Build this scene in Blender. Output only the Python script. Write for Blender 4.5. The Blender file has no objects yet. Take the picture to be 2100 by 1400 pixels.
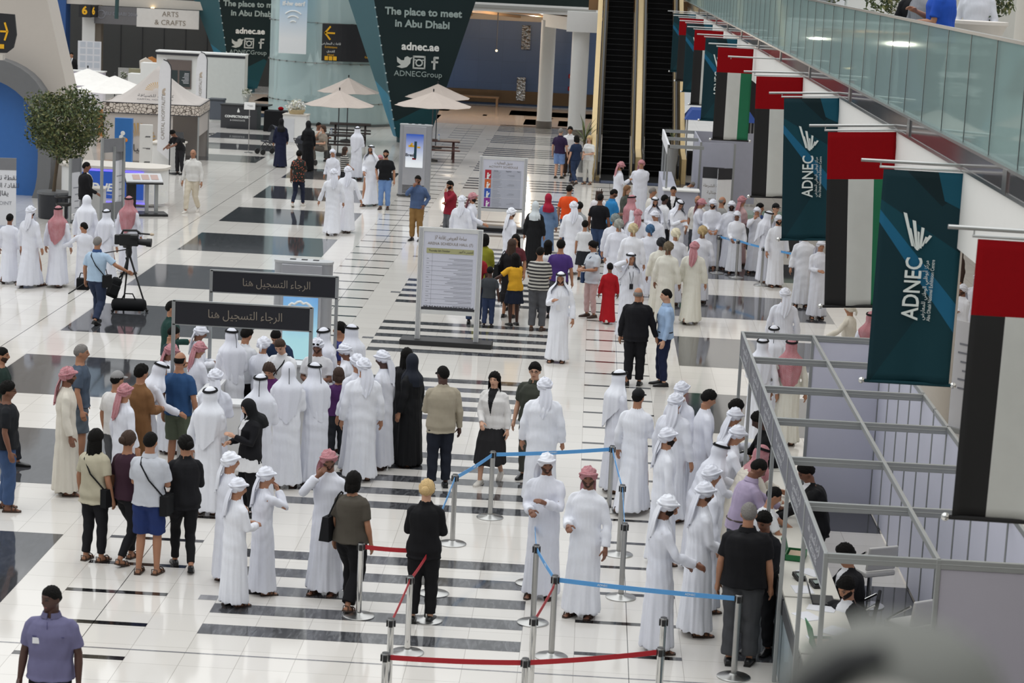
import bpy, bmesh, math, random
import numpy as np
from mathutils import Vector, Matrix
random.seed(7); RNG = np.random.RandomState(11)
PI = math.pi; R_ = math.radians
sc = bpy.context.scene
COL = sc.collection
# ---------------------------------------------------------------- camera
cam_d = bpy.data.cameras.new('camera'); cam = bpy.data.objects.new('camera', cam_d); COL.objects.link(cam)
PITCH, YAW, ROLL, CAMH = 0.1741, -0.0312, 0.0489, 7.62
F_ = Vector((math.sin(YAW)*math.cos(PITCH), math.cos(YAW)*math.cos(PITCH), -math.sin(PITCH)))
R0 = Vector((math.cos(YAW), -math.sin(YAW), 0)); U0 = R0.cross(F_)
Rt = R0*math.cos(ROLL)+U0*math.sin(ROLL); Up = U0*math.cos(ROLL)-R0*math.sin(ROLL)
cam.matrix_world = Matrix(((Rt.x, Up.x, -F_.x, 2.28), (Rt.y, Up.y, -F_.y, 0), (Rt.z, Up.z, -F_.z, CAMH), (0, 0, 0, 1)))
cam_d.sensor_width = 36; cam_d.lens = 4530/2100*36; cam_d.clip_end = 400; cam_d.clip_start = .05
cam_d.dof.use_dof = True; cam_d.dof.focus_distance = 36; cam_d.dof.aperture_fstop = 4.5
sc.camera = cam
# ---------------------------------------------------------------- light
sc.view_settings.view_transform = 'Standard'; sc.view_settings.look = 'None'
sc.view_settings.exposure = -0.52; sc.view_settings.gamma = 1
W = bpy.data.worlds.new('hall_daylight'); sc.world = W; W.use_nodes = True
nt = W.node_tree; nt.nodes.clear()
wo = nt.nodes.new('ShaderNodeOutputWorld'); bg = nt.nodes.new('ShaderNodeBackground')
tc = nt.nodes.new('ShaderNodeTexCoord'); sx = nt.nodes.new('ShaderNodeSeparateXYZ')
nt.links.new(tc.outputs['Generated'], sx.inputs[0])
def wmath(op, a, b):
    n = nt.nodes.new('ShaderNodeMath'); n.operation = op
    for i, v in enumerate((a, b)):
        if isinstance(v, (int, float)): n.inputs[i].default_value = v
        else: nt.links.new(v, n.inputs[i])
    return n.outputs[0]
up = wmath('MULTIPLY', wmath('POWER', wmath('MAXIMUM', sx.outputs['Z'], 0.), 1.4), 1.75); fr = wmath('MULTIPLY', sx.outputs['Y'], .30); lf = wmath('MULTIPLY', sx.outputs['X'], -.16)
st = wmath('MAXIMUM', wmath('ADD', wmath('ADD', up, fr), wmath('ADD', lf, .42)), .14)
bg.inputs['Color'].default_value = (.95, .98, 1, 1); nt.links.new(st, bg.inputs['Strength']); nt.links.new(bg.outputs[0], wo.inputs[0])
def area(name, loc, rot, sx_, sy_, power, col=(1, 1, 1)):
    l = bpy.data.lights.new(name, 'AREA'); l.shape = 'RECTANGLE'; l.size = sx_; l.size_y = sy_; l.energy = power; l.color = col
    o = bpy.data.objects.new(name, l); COL.objects.link(o); o.location = loc; o.rotation_euler = rot; return o
area('skylight', (-8, 50, 34), (0, R_(-12), 0), 90, 150, 28000, (1, .985, .96))
# ---------------------------------------------------------------- helpers
def lin(h):
    if isinstance(h, str):
        h = h.lstrip('#'); c = [int(h[i:i+2], 16)/255 for i in (0, 2, 4)]
    else: c = h
    return tuple((x/12.92 if x <= .04045 else ((x+.055)/1.055)**2.4) for x in c)
MATS = {}
def mat(name, col, rough=.6, metal=0., noise=.06, nscale=6., bump=0., spec=.5, emit=0., alpha=1., trans=0.):
    if name in MATS: return MATS[name]
    m = bpy.data.materials.new(name); m.use_nodes = True; n = m.node_tree; b = n.nodes['Principled BSDF']
    c = lin(col)
    b.inputs['Roughness'].default_value = rough; b.inputs['Metallic'].default_value = metal
    b.inputs['Specular IOR Level'].default_value = spec
    b.inputs['Base Color'].default_value = (*c, 1)
    if noise or bump:
        t = n.nodes.new('ShaderNodeTexCoord'); z = n.nodes.new('ShaderNodeTexNoise'); z.inputs['Scale'].default_value = nscale; z.inputs['Detail'].default_value = 4
        n.links.new(t.outputs['Object'], z.inputs['Vector'])
        if noise:
            mx = n.nodes.new('ShaderNodeMix'); mx.data_type = 'RGBA'
            mx.inputs['A'].default_value = (*[x*(1-noise) for x in c], 1); mx.inputs['B'].default_value = (*[min(1, x*(1+noise)) for x in c], 1)
            n.links.new(z.outputs['Fac'], mx.inputs['Factor']); n.links.new(mx.outputs['Result'], b.inputs['Base Color'])
        if bump:
            bp = n.nodes.new('ShaderNodeBump'); bp.inputs['Strength'].default_value = bump; bp.inputs['Distance'].default_value = .02
            n.links.new(z.outputs['Fac'], bp.inputs['Height']); n.links.new(bp.outputs[0], b.inputs['Normal'])
    if emit:
        b.inputs['Emission Color'].default_value = (*c, 1); b.inputs['Emission Strength'].default_value = emit
    if trans: b.inputs['Transmission Weight'].default_value = trans
    if alpha < 1: b.inputs['Alpha'].default_value = alpha
    MATS[name] = m; return m
class NT:
    def __init__(s, name, rough=.6, metal=0, spec=.5):
        s.m = bpy.data.materials.new(name); s.m.use_nodes = True; s.t = s.m.node_tree; s.b = s.t.nodes['Principled BSDF']; MATS[name] = s.m
        s.b.inputs['Roughness'].default_value = rough; s.b.inputs['Metallic'].default_value = metal; s.b.inputs['Specular IOR Level'].default_value = spec
    def n(s, typ, **k):
        x = s.t.nodes.new('ShaderNode'+typ)
        for a, v in k.items():
            if hasattr(x, a) and a not in x.inputs: setattr(x, a, v)
            else: x.inputs[a.replace('_', ' ')].default_value = v
        return x
    def l(s, a, b): s.t.links.new(a, b)
    def co(s, w='Object'): return s.n('TexCoord').outputs[w]
    def math(s, op, a, b=0.):
        x = s.n('Math'); x.operation = op
        for i, v in enumerate((a, b)):
            if isinstance(v, (int, float)): x.inputs[i].default_value = v
            else: s.l(v, x.inputs[i])
        return x.outputs[0]
    def xyz(s, v):
        x = s.n('SeparateXYZ'); s.l(v, x.inputs[0]); return x.outputs
    def mix(s, f, a, b):
        x = s.n('Mix'); x.data_type = 'RGBA'
        for k, v in (('Factor', f), ('A', a), ('B', b)):
            if isinstance(v, (int, float)): x.inputs[k].default_value = v
            elif isinstance(v, tuple): x.inputs[k].default_value = (*v[:3], 1)
            else: s.l(v, x.inputs[k])
        return x.outputs['Result']
    def out(s, c): s.l(c, s.b.inputs['Base Color']); return s.m
def setmat(o, mats):
    for m in (mats if isinstance(mats, (list, tuple)) else [mats]): o.data.materials.append(m)
def tag(o, label=None, cat=None, group=None, kind=None):
    if label: o['label'] = label
    if cat: o['category'] = cat
    if group: o['group'] = group
    if kind: o['kind'] = kind
    return o
def empty(name, loc=(0, 0, 0), rz=0, label=None, cat=None, group=None):
    o = bpy.data.objects.new(name, None); COL.objects.link(o); o.location = loc; o.rotation_euler = (0, 0, rz); o.empty_display_size = .1
    return tag(o, label, cat, group)
def link(name, me, parent=None, loc=None, rot=None):
    o = bpy.data.objects.new(name, me); COL.objects.link(o); o.parent = parent
    if loc is not None: o.location = loc
    if rot is not None: o.rotation_euler = rot
    return o
def mkmesh(name, V, F, mi=None, smooth=False, uv=None):
    me = bpy.data.meshes.new(name); me.from_pydata([tuple(map(float, v)) for v in V], [], F)
    if mi is not None: me.polygons.foreach_set('material_index', mi)
    if smooth: me.polygons.foreach_set('use_smooth', [True]*len(me.polygons))
    if uv is not None:
        l = me.uv_layers.new(name='UVMap'); d = np.array(uv, float)[[lp.vertex_index for lp in me.loops]]; l.data.foreach_set('uv', d.ravel())
    me.update(); return me
def frame(d):
    d = Vector(d).normalized(); a = Vector((0, 0, 1)) if abs(d.z) < .95 else Vector((0, 1, 0))
    u = a.cross(d).normalized(); return u, d.cross(u)
class MB:
    def __init__(s): s.V = []; s.F = []; s.M = []; s.m = 0
    def add(s, V, F, m=None):
        o = len(s.V); s.V += [tuple(v) for v in V]; s.F += [tuple(i+o for i in f) for f in F]; s.M += [s.m if m is None else m]*len(F); return s
    def box(s, cx, cy, cz, sx, sy, sz, m=None, rot=None, taper=None):
        V = [Vector((x*sx/2, y*sy/2, z*sz/2)) for z in (-1, 1) for y in (-1, 1) for x in (-1, 1)]
        if taper:
            for i in range(4, 8): V[i].x *= taper[0]; V[i].y *= taper[1]
        if rot: V = [rot @ v for v in V]
        V = [v+Vector((cx, cy, cz)) for v in V]
        return s.add(V, [(0, 2, 3, 1), (4, 5, 7, 6), (0, 1, 5, 4), (2, 6, 7, 3), (0, 4, 6, 2), (1, 3, 7, 5)], m)
    def bx(s, x0, x1, y0, y1, z0, z1, m=None): return s.box((x0+x1)/2, (y0+y1)/2, (z0+z1)/2, x1-x0, y1-y0, z1-z0, m)
    def tube(s, pts, rad, n=10, m=None, caps=True, closed=False):
        pts = [Vector(p) for p in pts]; k = len(pts); rad = rad if isinstance(rad, (list, tuple)) else [rad]*k
        V = []; F = []; u = None
        for i, p in enumerate(pts):
            d = (pts[(i+1) % k]-pts[i-1]) if closed else (pts[min(i+1, k-1)]-pts[max(i-1, 0)])
            d.normalize()
            if u is None: u, w = frame(d)
            else:
                u = (u-d*u.dot(d)).normalized(); w = d.cross(u)
            for j in range(n):
                a = 2*PI*j/n; V.append(p+(u*math.cos(a)+w*math.sin(a))*rad[i])
        for i in range(k if closed else k-1):
            i2 = (i+1) % k
            for j in range(n): F.append((i*n+j, i*n+(j+1) % n, i2*n+(j+1) % n, i2*n+j))
        if caps and not closed: F += [tuple(range(n-1, -1, -1)), tuple((k-1)*n+j for j in range(n))]
        return s.add(V, F, m)
    def cyl(s, p0, p1, r0, r1=None, n=14, m=None): return s.tube([p0, p1], [r0, r0 if r1 is None else r1], n, m)
    def lathe(s, prof, c=(0, 0, 0), n=20, m=None, a0=0, a1=2*PI):
        full = abs(a1-a0-2*PI) < 1e-6; nn = n if full else n+1; V = []; F = []
        for r, z in prof:
            for j in range(nn):
                a = a0+(a1-a0)*j/n; V.append((c[0]+r*math.cos(a), c[1]+r*math.sin(a), c[2]+z))
        for i in range(len(prof)-1):
            for j in range(n):
                j2 = (j+1) % nn; F.append((i*nn+j, i*nn+j2, (i+1)*nn+j2, (i+1)*nn+j))
        if full:
            if prof[0][0] > 1e-4: F.append(tuple(range(nn-1, -1, -1)))
            if prof[-1][0] > 1e-4: F.append(tuple((len(prof)-1)*nn+j for j in range(nn)))
        return s.add(V, F, m)
    def ell(s, c, r, n=14, k=9, m=None, rot=None):
        V = []; F = []
        for i in range(k+1):
            t = PI*i/k
            for j in range(n):
                a = 2*PI*j/n; v = Vector((r[0]*math.sin(t)*math.cos(a), r[1]*math.sin(t)*math.sin(a), r[2]*math.cos(t)))
                V.append((rot @ v if rot else v)+Vector(c))
        for i in range(k):
            for j in range(n): F.append((i*n+j, (i+1)*n+j, (i+1)*n+(j+1) % n, i*n+(j+1) % n))
        return s.add(V, F, m)
    def prism(s, poly, h0, h1, axis='z', m=None):
        n = len(poly)
        def P(a, b, h): return {'z': (a, b, h), 'y': (a, h, b), 'x': (h, a, b)}[axis]
        V = [P(a, b, h0) for a, b in poly]+[P(a, b, h1) for a, b in poly]
        F = [tuple(range(n-1, -1, -1)), tuple(range(n, 2*n))]+[(i, (i+1) % n, n+(i+1) % n, n+i) for i in range(n)]
        return s.add(V, F, m)
    def quad(s, *P, m=None): return s.add(P, [tuple(range(len(P)))], m)
    def mesh(s, name, smooth=False):
        me = mkmesh(name, s.V, s.F, s.M)
        bm = bmesh.new(); bm.from_mesh(me); bmesh.ops.recalc_face_normals(bm, faces=bm.faces); bm.to_mesh(me); bm.free()
        if smooth:
            me.polygons.foreach_set('use_smooth', [True]*len(me.polygons))
            try: me.set_sharp_from_angle(angle=R_(40))
            except Exception: pass
        return me
    def build(s, name, mats, parent=None, smooth=False, loc=None, rot=None, bevel=0):
        o = link(name, s.mesh(name, smooth), parent, loc, rot); setmat(o, mats)
        if bevel:
            b = o.modifiers.new('bevel', 'BEVEL'); b.width = bevel; b.segments = 2; b.limit_method = 'ANGLE'
        return o
def rotz(a): return Matrix.Rotation(a, 3, 'Z')
def rotx(a): return Matrix.Rotation(a, 3, 'X')
def roty(a): return Matrix.Rotation(a, 3, 'Y')
# temporary scene used to evaluate modifiers and text while meshes are made
TS = bpy.data.scenes.new('workshop')
def evaluate(data, mods=()):
    o = bpy.data.objects.new('tmp', data); TS.collection.objects.link(o)
    for typ, kw in mods:
        md = o.modifiers.new(typ, typ)
        for k, v in kw.items(): setattr(md, k, v)
    vl = TS.view_layers[0]; vl.update()
    me = bpy.data.meshes.new_from_object(o.evaluated_get(vl.depsgraph))
    bpy.data.objects.remove(o); return me
TXT = {}
def textmesh(s, size=.1, depth=.003, shear=0., width=1., bold=0.):
    k = (s, size, depth, shear, bold)
    if k not in TXT:
        c = bpy.data.curves.new('txt', 'FONT'); c.body = s; c.size = size; c.extrude = depth/2; c.align_x = 'CENTER'; c.align_y = 'CENTER'; c.shear = shear; c.offset = bold; c.resolution_u = 3
        TXT[k] = evaluate(c); TXT[k].materials.clear()
    return TXT[k]
def lettering(s, size, material, parent, loc, rot=(PI/2, 0, 0), depth=.004, shear=0., name='lettering', width=None, bold=0.):
    me = textmesh(s, size, depth, shear, bold=bold)
    o = link(name, me, parent, loc, rot)
    if width:
        xs = [v.co.x for v in me.vertices]; k = width/max(1e-6, max(xs)-min(xs)); o.scale = (k, 1, 1)
    if not me.materials: me.materials.append(material)
    o.material_slots[0].link = 'OBJECT'; o.material_slots[0].material = material
    return o
# Arabic: contextual forms in visual order (the text object does no shaping of its own)
_AR = {'ا': 'FE8D FE8E', 'أ': 'FE83 FE84', 'ب': 'FE8F FE90 FE91 FE92', 'ت': 'FE95 FE96 FE97 FE98', 'ج': 'FE9D FE9E FE9F FEA0', 'ح': 'FEA1 FEA2 FEA3 FEA4', 'د': 'FEA9 FEAA', 'ر': 'FEAD FEAE', 'س': 'FEB1 FEB2 FEB3 FEB4', 'ش': 'FEB5 FEB6 FEB7 FEB8', 'ص': 'FEB9 FEBA FEBB FEBC', 'ض': 'FEBD FEBE FEBF FEC0', 'ط': 'FEC1 FEC2 FEC3 FEC4', 'ظ': 'FEC5 FEC6 FEC7 FEC8', 'ع': 'FEC9 FECA FECB FECC', 'ف': 'FED1 FED2 FED3 FED4', 'ق': 'FED5 FED6 FED7 FED8', 'ك': 'FED9 FEDA FEDB FEDC', 'ل': 'FEDD FEDE FEDF FEE0', 'م': 'FEE1 FEE2 FEE3 FEE4', 'ن': 'FEE5 FEE6 FEE7 FEE8', 'ه': 'FEE9 FEEA FEEB FEEC', 'و': 'FEED FEEE', 'ي': 'FEF1 FEF2 FEF3 FEF4', 'ة': 'FE93 FE94', 'ى': 'FEEF FEF0', 'ء': 'FE80', 'خ': 'FEA5 FEA6 FEA7 FEA8', 'ز': 'FEAF FEB0', 'ئ': 'FE89 FE8A FE8B FE8C', 'إ': 'FE87 FE88'}
def ar(s):
    out = []
    for i, ch in enumerate(s):
        if ch not in _AR: out.append(ch); continue
        f = _AR[ch].split(); p = s[i-1] if i else ' '; q = s[i+1] if i+1 < len(s) else ' '
        jp = p in _AR and len(_AR[p].split()) == 4; jn = q in _AR and len(_AR[q].split()) > 1 and len(f) == 4
        k = (3 if jn else 1) if jp else (2 if jn else 0)
        if k >= len(f): k = 1 if (jp and len(f) > 1) else 0
        out.append(chr(int(f[k], 16)))
    return ''.join(reversed(out))
# ================================================================ people
WHITE = mat('white_cotton', '#dfe1ea', .85, noise=.03, nscale=30, spec=.2)
WHITE2 = mat('bright_white_cotton', '#e8eaf1', .85, noise=.03, nscale=30, spec=.2)
CREAM = mat('cream_cotton', '#d9d3c6', .85, noise=.03, nscale=30, spec=.2)
IVORY = mat('ivory_cotton', '#dcdacf', .85, noise=.03, nscale=30, spec=.2)
BLACKC = mat('black_cloth', '#101114', .8, noise=.1, nscale=30, spec=.3)
def cloth(h): return mat('cloth_'+h, '#'+h, .85, noise=.06, nscale=25, spec=.25)
SKIN = {'a': mat('skin_light', '#c79a80', .55, noise=.05), 'b': mat('skin_tan', '#a9795d', .55, noise=.05), 'c': mat('skin_brown', '#7d5440', .55, noise=.05), 'd': mat('skin_dark', '#4a3027', .5, noise=.05)}
FEAT = mat('eyes_and_brows', '#1c1513', .5, noise=0); LIPS = mat('lips', '#8a5148', .5, noise=0)
HAIR = {'k': mat('black_hair', '#0e0c0a', .8, noise=.2, nscale=70, spec=.2, bump=.6), 'n': mat('brown_hair', '#3a271b', .8, noise=.25, nscale=70, bump=.6), 'g': mat('grey_hair', '#77736f', .6, noise=.25, nscale=70, bump=.6), 'y': mat('blonde_hair', '#c9ab78', .8, noise=.25, nscale=70, bump=.6), 'o': mat('auburn_hair', '#7a5636', .8, noise=.25, nscale=70, bump=.6)}
LEATHER = mat('brown_leather', '#3b2a20', .5); SHOEB = mat('black_shoe_leather', '#121213', .35); SHOEW = mat('pale_shoe', '#cfcac2', .5)
def check_mat(name, c1, c2, sc_=1.):
    n = NT(name, .85, spec=.2); uv = n.co('UV'); x, y, _ = n.xyz(uv)
    a = n.math('LESS_THAN', n.math('FRACT', n.math('MULTIPLY', x, 78*sc_)), .52); b = n.math('LESS_THAN', n.math('FRACT', n.math('MULTIPLY', y, 78*sc_)), .52)
    k = n.math('MULTIPLY', n.math('ADD', a, b), .5)
    z = n.n('TexNoise', Scale=9.); n.l(uv, z.inputs['Vector'])
    k2 = n.math('MULTIPLY', k, n.math('ADD', n.math('MULTIPLY', z.outputs['Fac'], 1.1), .35))
    return n.out(n.mix(k2, lin(c1), lin(c2)))
REDCHECK = check_mat('red_check_cloth', '#d2adb2', '#93172a')
GREYCHECK = check_mat('grey_patterned_cloth', '#b5b5ac', '#565c58', .9); BEIGECHECK = check_mat('beige_patterned_cloth', '#d8cba8', '#9a8762', .9)
PLAID = check_mat('red_plaid_cloth', '#c9465a', '#7e1c2c', .25); STRIPE_NT = NT('striped_cloth', .85)
_x, _y, _z = STRIPE_NT.xyz(STRIPE_NT.co()); STRIPE = STRIPE_NT.out(STRIPE_NT.mix(STRIPE_NT.math('LESS_THAN', STRIPE_NT.math('FRACT', STRIPE_NT.math('MULTIPLY', _z, 14)), .5), lin('#2b2a2c'), lin('#b9b6ae')))
FLORAL_N = NT('floral_cloth', .85); _v = FLORAL_N.n('TexVoronoi', Scale=16.); FLORAL_N.l(FLORAL_N.co(), _v.inputs['Vector'])
FLORAL = FLORAL_N.out(FLORAL_N.mix(FLORAL_N.math('LESS_THAN', _v.outputs['Distance'], .34), lin('#1c211d'), lin('#a5533f')))

def L3(a, b, t): return [a[i]+(b[i]-a[i])*t for i in range(3)]
class Pose:
    """key = (legs, left arm, right arm, lean, head yaw, head pitch, sex, head scale); 1.75 m frame, facing +y"""
    ARM = {'d': (.275, .05, .86), 'f': (.09, .29, 1.10), 'p': (.08, .30, 1.22), 'c': (.06, .19, 1.45), 'e': (.12, .08, 1.56), 'b': (.05, -.17, .99), 'k': (.225, .09, .96), 'r': (.17, .46, 1.10),
           'o': (.52, .25, 1.08), 'v': (.24, .2, .90), 'u': (.25, -.17, .90), 'x': (-.06, .22, 1.16), 'h': (.10, .27, .98), 'g': (.36, .08, .86), 't': (.20, .35, 1.03)}
    def __init__(s, key):
        legs, la, ra, lean, yaw, pitch, sex, hs = key
        s.key = key; s.legs = legs; s.lean = R_(lean); s.zo = -.42 if legs == 'sit' else 0.; s.f = sex == 'f'; s.hs = hs
        s.sw = .155 if s.f else .178
        s.hip = [Vector((q*.088, 0, .90+s.zo)) for q in (-1, 1)]
        if legs == 'w': s.ank = [Vector((-.085, -.27, .13)), Vector((.085, .27, .08))]
        elif legs == 'w2': s.ank = [Vector((-.085, .2, .08)), Vector((.085, -.2, .11))]
        elif legs == 'sit': s.ank = [Vector((-.12, .40, .08)), Vector((.12, .46, .08))]
        else: s.ank = [Vector((-.105, -.02, .08)), Vector((.105, .03, .08))]
        s.knee = [s.ik(s.hip[i], s.ank[i], *((.416, .408) if legs == 's' else (.447, .428)), Vector((0, 1, .1))) for i in (0, 1)]
        s.sh = [s.bend(Vector((q*s.sw, 0, 1.385))) for q in (-1, 1)]
        s.wr = []; s.el = []
        for i, (a, q) in enumerate(((la, -1), (ra, 1))):
            t = Vector(Pose.ARM[a]); t.x *= q
            if s.f and a in 'dug': t.x *= .92
            if a in 'dkvugh' and lean: p = s.sh[i]+(t-Vector((q*s.sw, 0, 1.385)))
            elif a == 'r' or a == 't': p = t+Vector((0, (s.bend(Vector((0, 0, 1.4)))).y*.9, s.zo*.55-lean*.002))
            else: p = s.bend(t)
            s.el.append(s.ik(s.sh[i], p, .285, .26, Vector((q*.55, -.8, -.5)) if a not in 'ce' else Vector((q*.8, -.1, -.9)))); s.wr.append(s.ikw)
        s.arm = (la, ra)
        np_ = s.bend(Vector((0, .0, 1.50))); s.neck = np_
        R = Matrix.Rotation(-s.lean*.85-R_(pitch), 3, 'X') @ Matrix.Rotation(R_(-yaw), 3, 'Z')
        s.HR = R; s.HC = np_+Matrix.Rotation(-s.lean*.85-R_(pitch*.6), 3, 'X') @ Vector((0, .018, .125*hs))
    def ik(s, a, b, l1, l2, pole):
        d = b-a; L = min(d.length, (l1+l2)*.999); d.normalize(); s.ikw = a+d*L
        x = (l1*l1-l2*l2+L*L)/(2*L); h = math.sqrt(max(0, l1*l1-x*x)); p = (pole-d*pole.dot(d)).normalized()
        return a+d*x+p*h
    def bend(s, p):
        """lean the upper body about the hips"""
        z0 = .96; p = Vector(p)
        if p.z > z0-.08:
            t = min(1, (p.z-(z0-.08))/.22); a = s.lean*t
            q = p-Vector((0, 0, z0)); p = Vector((q.x, q.y*math.cos(a)+q.z*math.sin(a), q.z*math.cos(a)-q.y*math.sin(a)+z0))
        p.z += s.zo; return p
def ring(mb, rings, n=16, ex=2.0):
    """rings: (centre, u, v, ru, rv) lofted to a closed tube"""
    V = []; F = []
    for c, u, v, a, b in rings:
        for j in range(n):
            t = 2*PI*j/n; ct, st_ = math.cos(t), math.sin(t)
            V.append(Vector(c)+Vector(u)*a*math.copysign(abs(ct)**(2/ex), ct)+Vector(v)*b*math.copysign(abs(st_)**(2/ex), st_))
    k = len(rings)
    for i in range(k-1):
        for j in range(n): F.append((i*n+j, i*n+(j+1) % n, (i+1)*n+(j+1) % n, (i+1)*n+j))
    F += [tuple(range(n-1, -1, -1)), tuple((k-1)*n+j for j in range(n))]
    mb.add(V, F)
def headgrid(n=28, k=22, hs=1., grow=0., mask=None):
    """points of a face-bearing head around (0,0,0); chin -.115, crown +.115; faces +y"""
    V = np.zeros(((k+1), n, 3))
    for i in range(k+1):
        t = PI*i/k
        for j in range(n):
            a = 2*PI*j/n; d = np.array([math.sin(t)*math.cos(a), math.sin(t)*math.sin(a), math.cos(t)])
            V[i, j] = headpt(d)
    return V*hs
def headpt(d):
    x, y, z = d[0]*.076, d[1]*.098, d[2]*.117
    if z < 0:
        t = min(1, -z/.117); x *= 1-.30*t**1.5; y *= (1-.10*t) if y > 0 else (1-.42*t)
        if y > 0: y += .012*t*t
    else:
        x *= 1+.05*math.sin(min(1, z/.117)*PI)
    if d[1] > .2:
        g = lambda cx, cz, sx_, sz_: math.exp(-((x-cx)/sx_)**2-((z-cz)/sz_)**2)
        y += .026*g(0, -.025, .013, .020)+.010*g(0, 0, .009, .02)-.009*(g(-.031, .005, .017, .012)+g(.031, .005, .017, .012))+.006*(g(-.03, .03, .025, .010)+g(.03, .03, .025, .01))+.007*g(0, -.064, .024, .010)-.004*g(0, -.085, .02, .006)+.009*g(0, -.103, .022, .014)
    return np.array([x, y, z])
def hand(mb, w, d, side, kind):
    """palm, four unequal bent fingers and a thumb; w wrist, d forearm direction"""
    d = d.normalized(); inner = Vector((-side, 0, 0)); up_ = Vector((0, 0, 1))
    if kind in 'dkvugb': nrm = inner; curl = .55
    elif kind in 'fphxrt': nrm = Vector((-side*.7, .1, -.7)); curl = .8
    else: nrm = Vector((-side*.2, -.9, .1)); curl = .9
    nrm = (nrm-d*nrm.dot(d)).normalized(); across = d.cross(nrm).normalized()
    if across.dot(Vector((0, 1, 0)) if kind in 'dkvugb' else Vector((0, 0, 1))) < 0: across = -across     # thumb side
    mb.tube([w-d*.01, w+d*.03, w+d*.07, w+d*.095], [.024, .029, .031, .028], 10)
    for q in (-1, 1): mb.tube([w+d*.02+across*.012*q, w+d*.055+across*.022*q, w+d*.09+across*.026*q], [.018, .018, .015], 8)
    for f in range(4):
        o = across*(.030-.0195*f); L = (.072, .082, .076, .058)[f]; b = w+d*.088+o; p = [b]; dd = d.copy()
        for sgm in range(3):
            dd = (dd+nrm*curl*(.35+.28*sgm)).normalized(); p.append(p[-1]+dd*L*(.46, .32, .24)[sgm])
        mb.tube(p, [.0098, .0092, .0085, .0065], 7)
    tb = w+d*.03+across*.022; t1 = tb+(d*.5+across*.75+nrm*.35).normalized()*.042; t2 = t1+(d*.85+across*.15+nrm*.45).normalized()*.036; t3 = t2+(d*.8+nrm*.6).normalized()*.024
    mb.tube([tb, t1, t2, t3], [.015, .0125, .011, .008], 8)
TORSO = [(.80, .06, .06), (.84, .150, .105), (.90, .172, .118), (.98, .165, .112), (1.08, .150, .105), (1.20, .168, .115), (1.30, .180, .118), (1.36, .160, .104), (1.405, .125, .086), (1.44, .092, .072), (1.50, .058, .060), (1.56, .054, .058)]
def torso_rings(P, off=0., z0=.8, z1=1.56, ext=None):
    r = []
    for z, a, b in TORSO:
        if z < z0-1e-6 or z > z1+1e-6: continue
        if P.f:
            a = a*(.88 if z > 1.0 else 1.02) if z != 1.08 else a*.86
            if 1.15 < z < 1.33: b = b*1.08
        c = P.bend((0, 0, z)); c2 = P.bend((0, 0, z+.01)); w = (c2-c).normalized(); u = Vector((1, 0, 0)); v = w.cross(u).normalized()
        if P.f and 1.15 < z < 1.33: c = c+v*.012
        r.append((c, u, v, a+off, b+off))
    return r
BODY = {}
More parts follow.
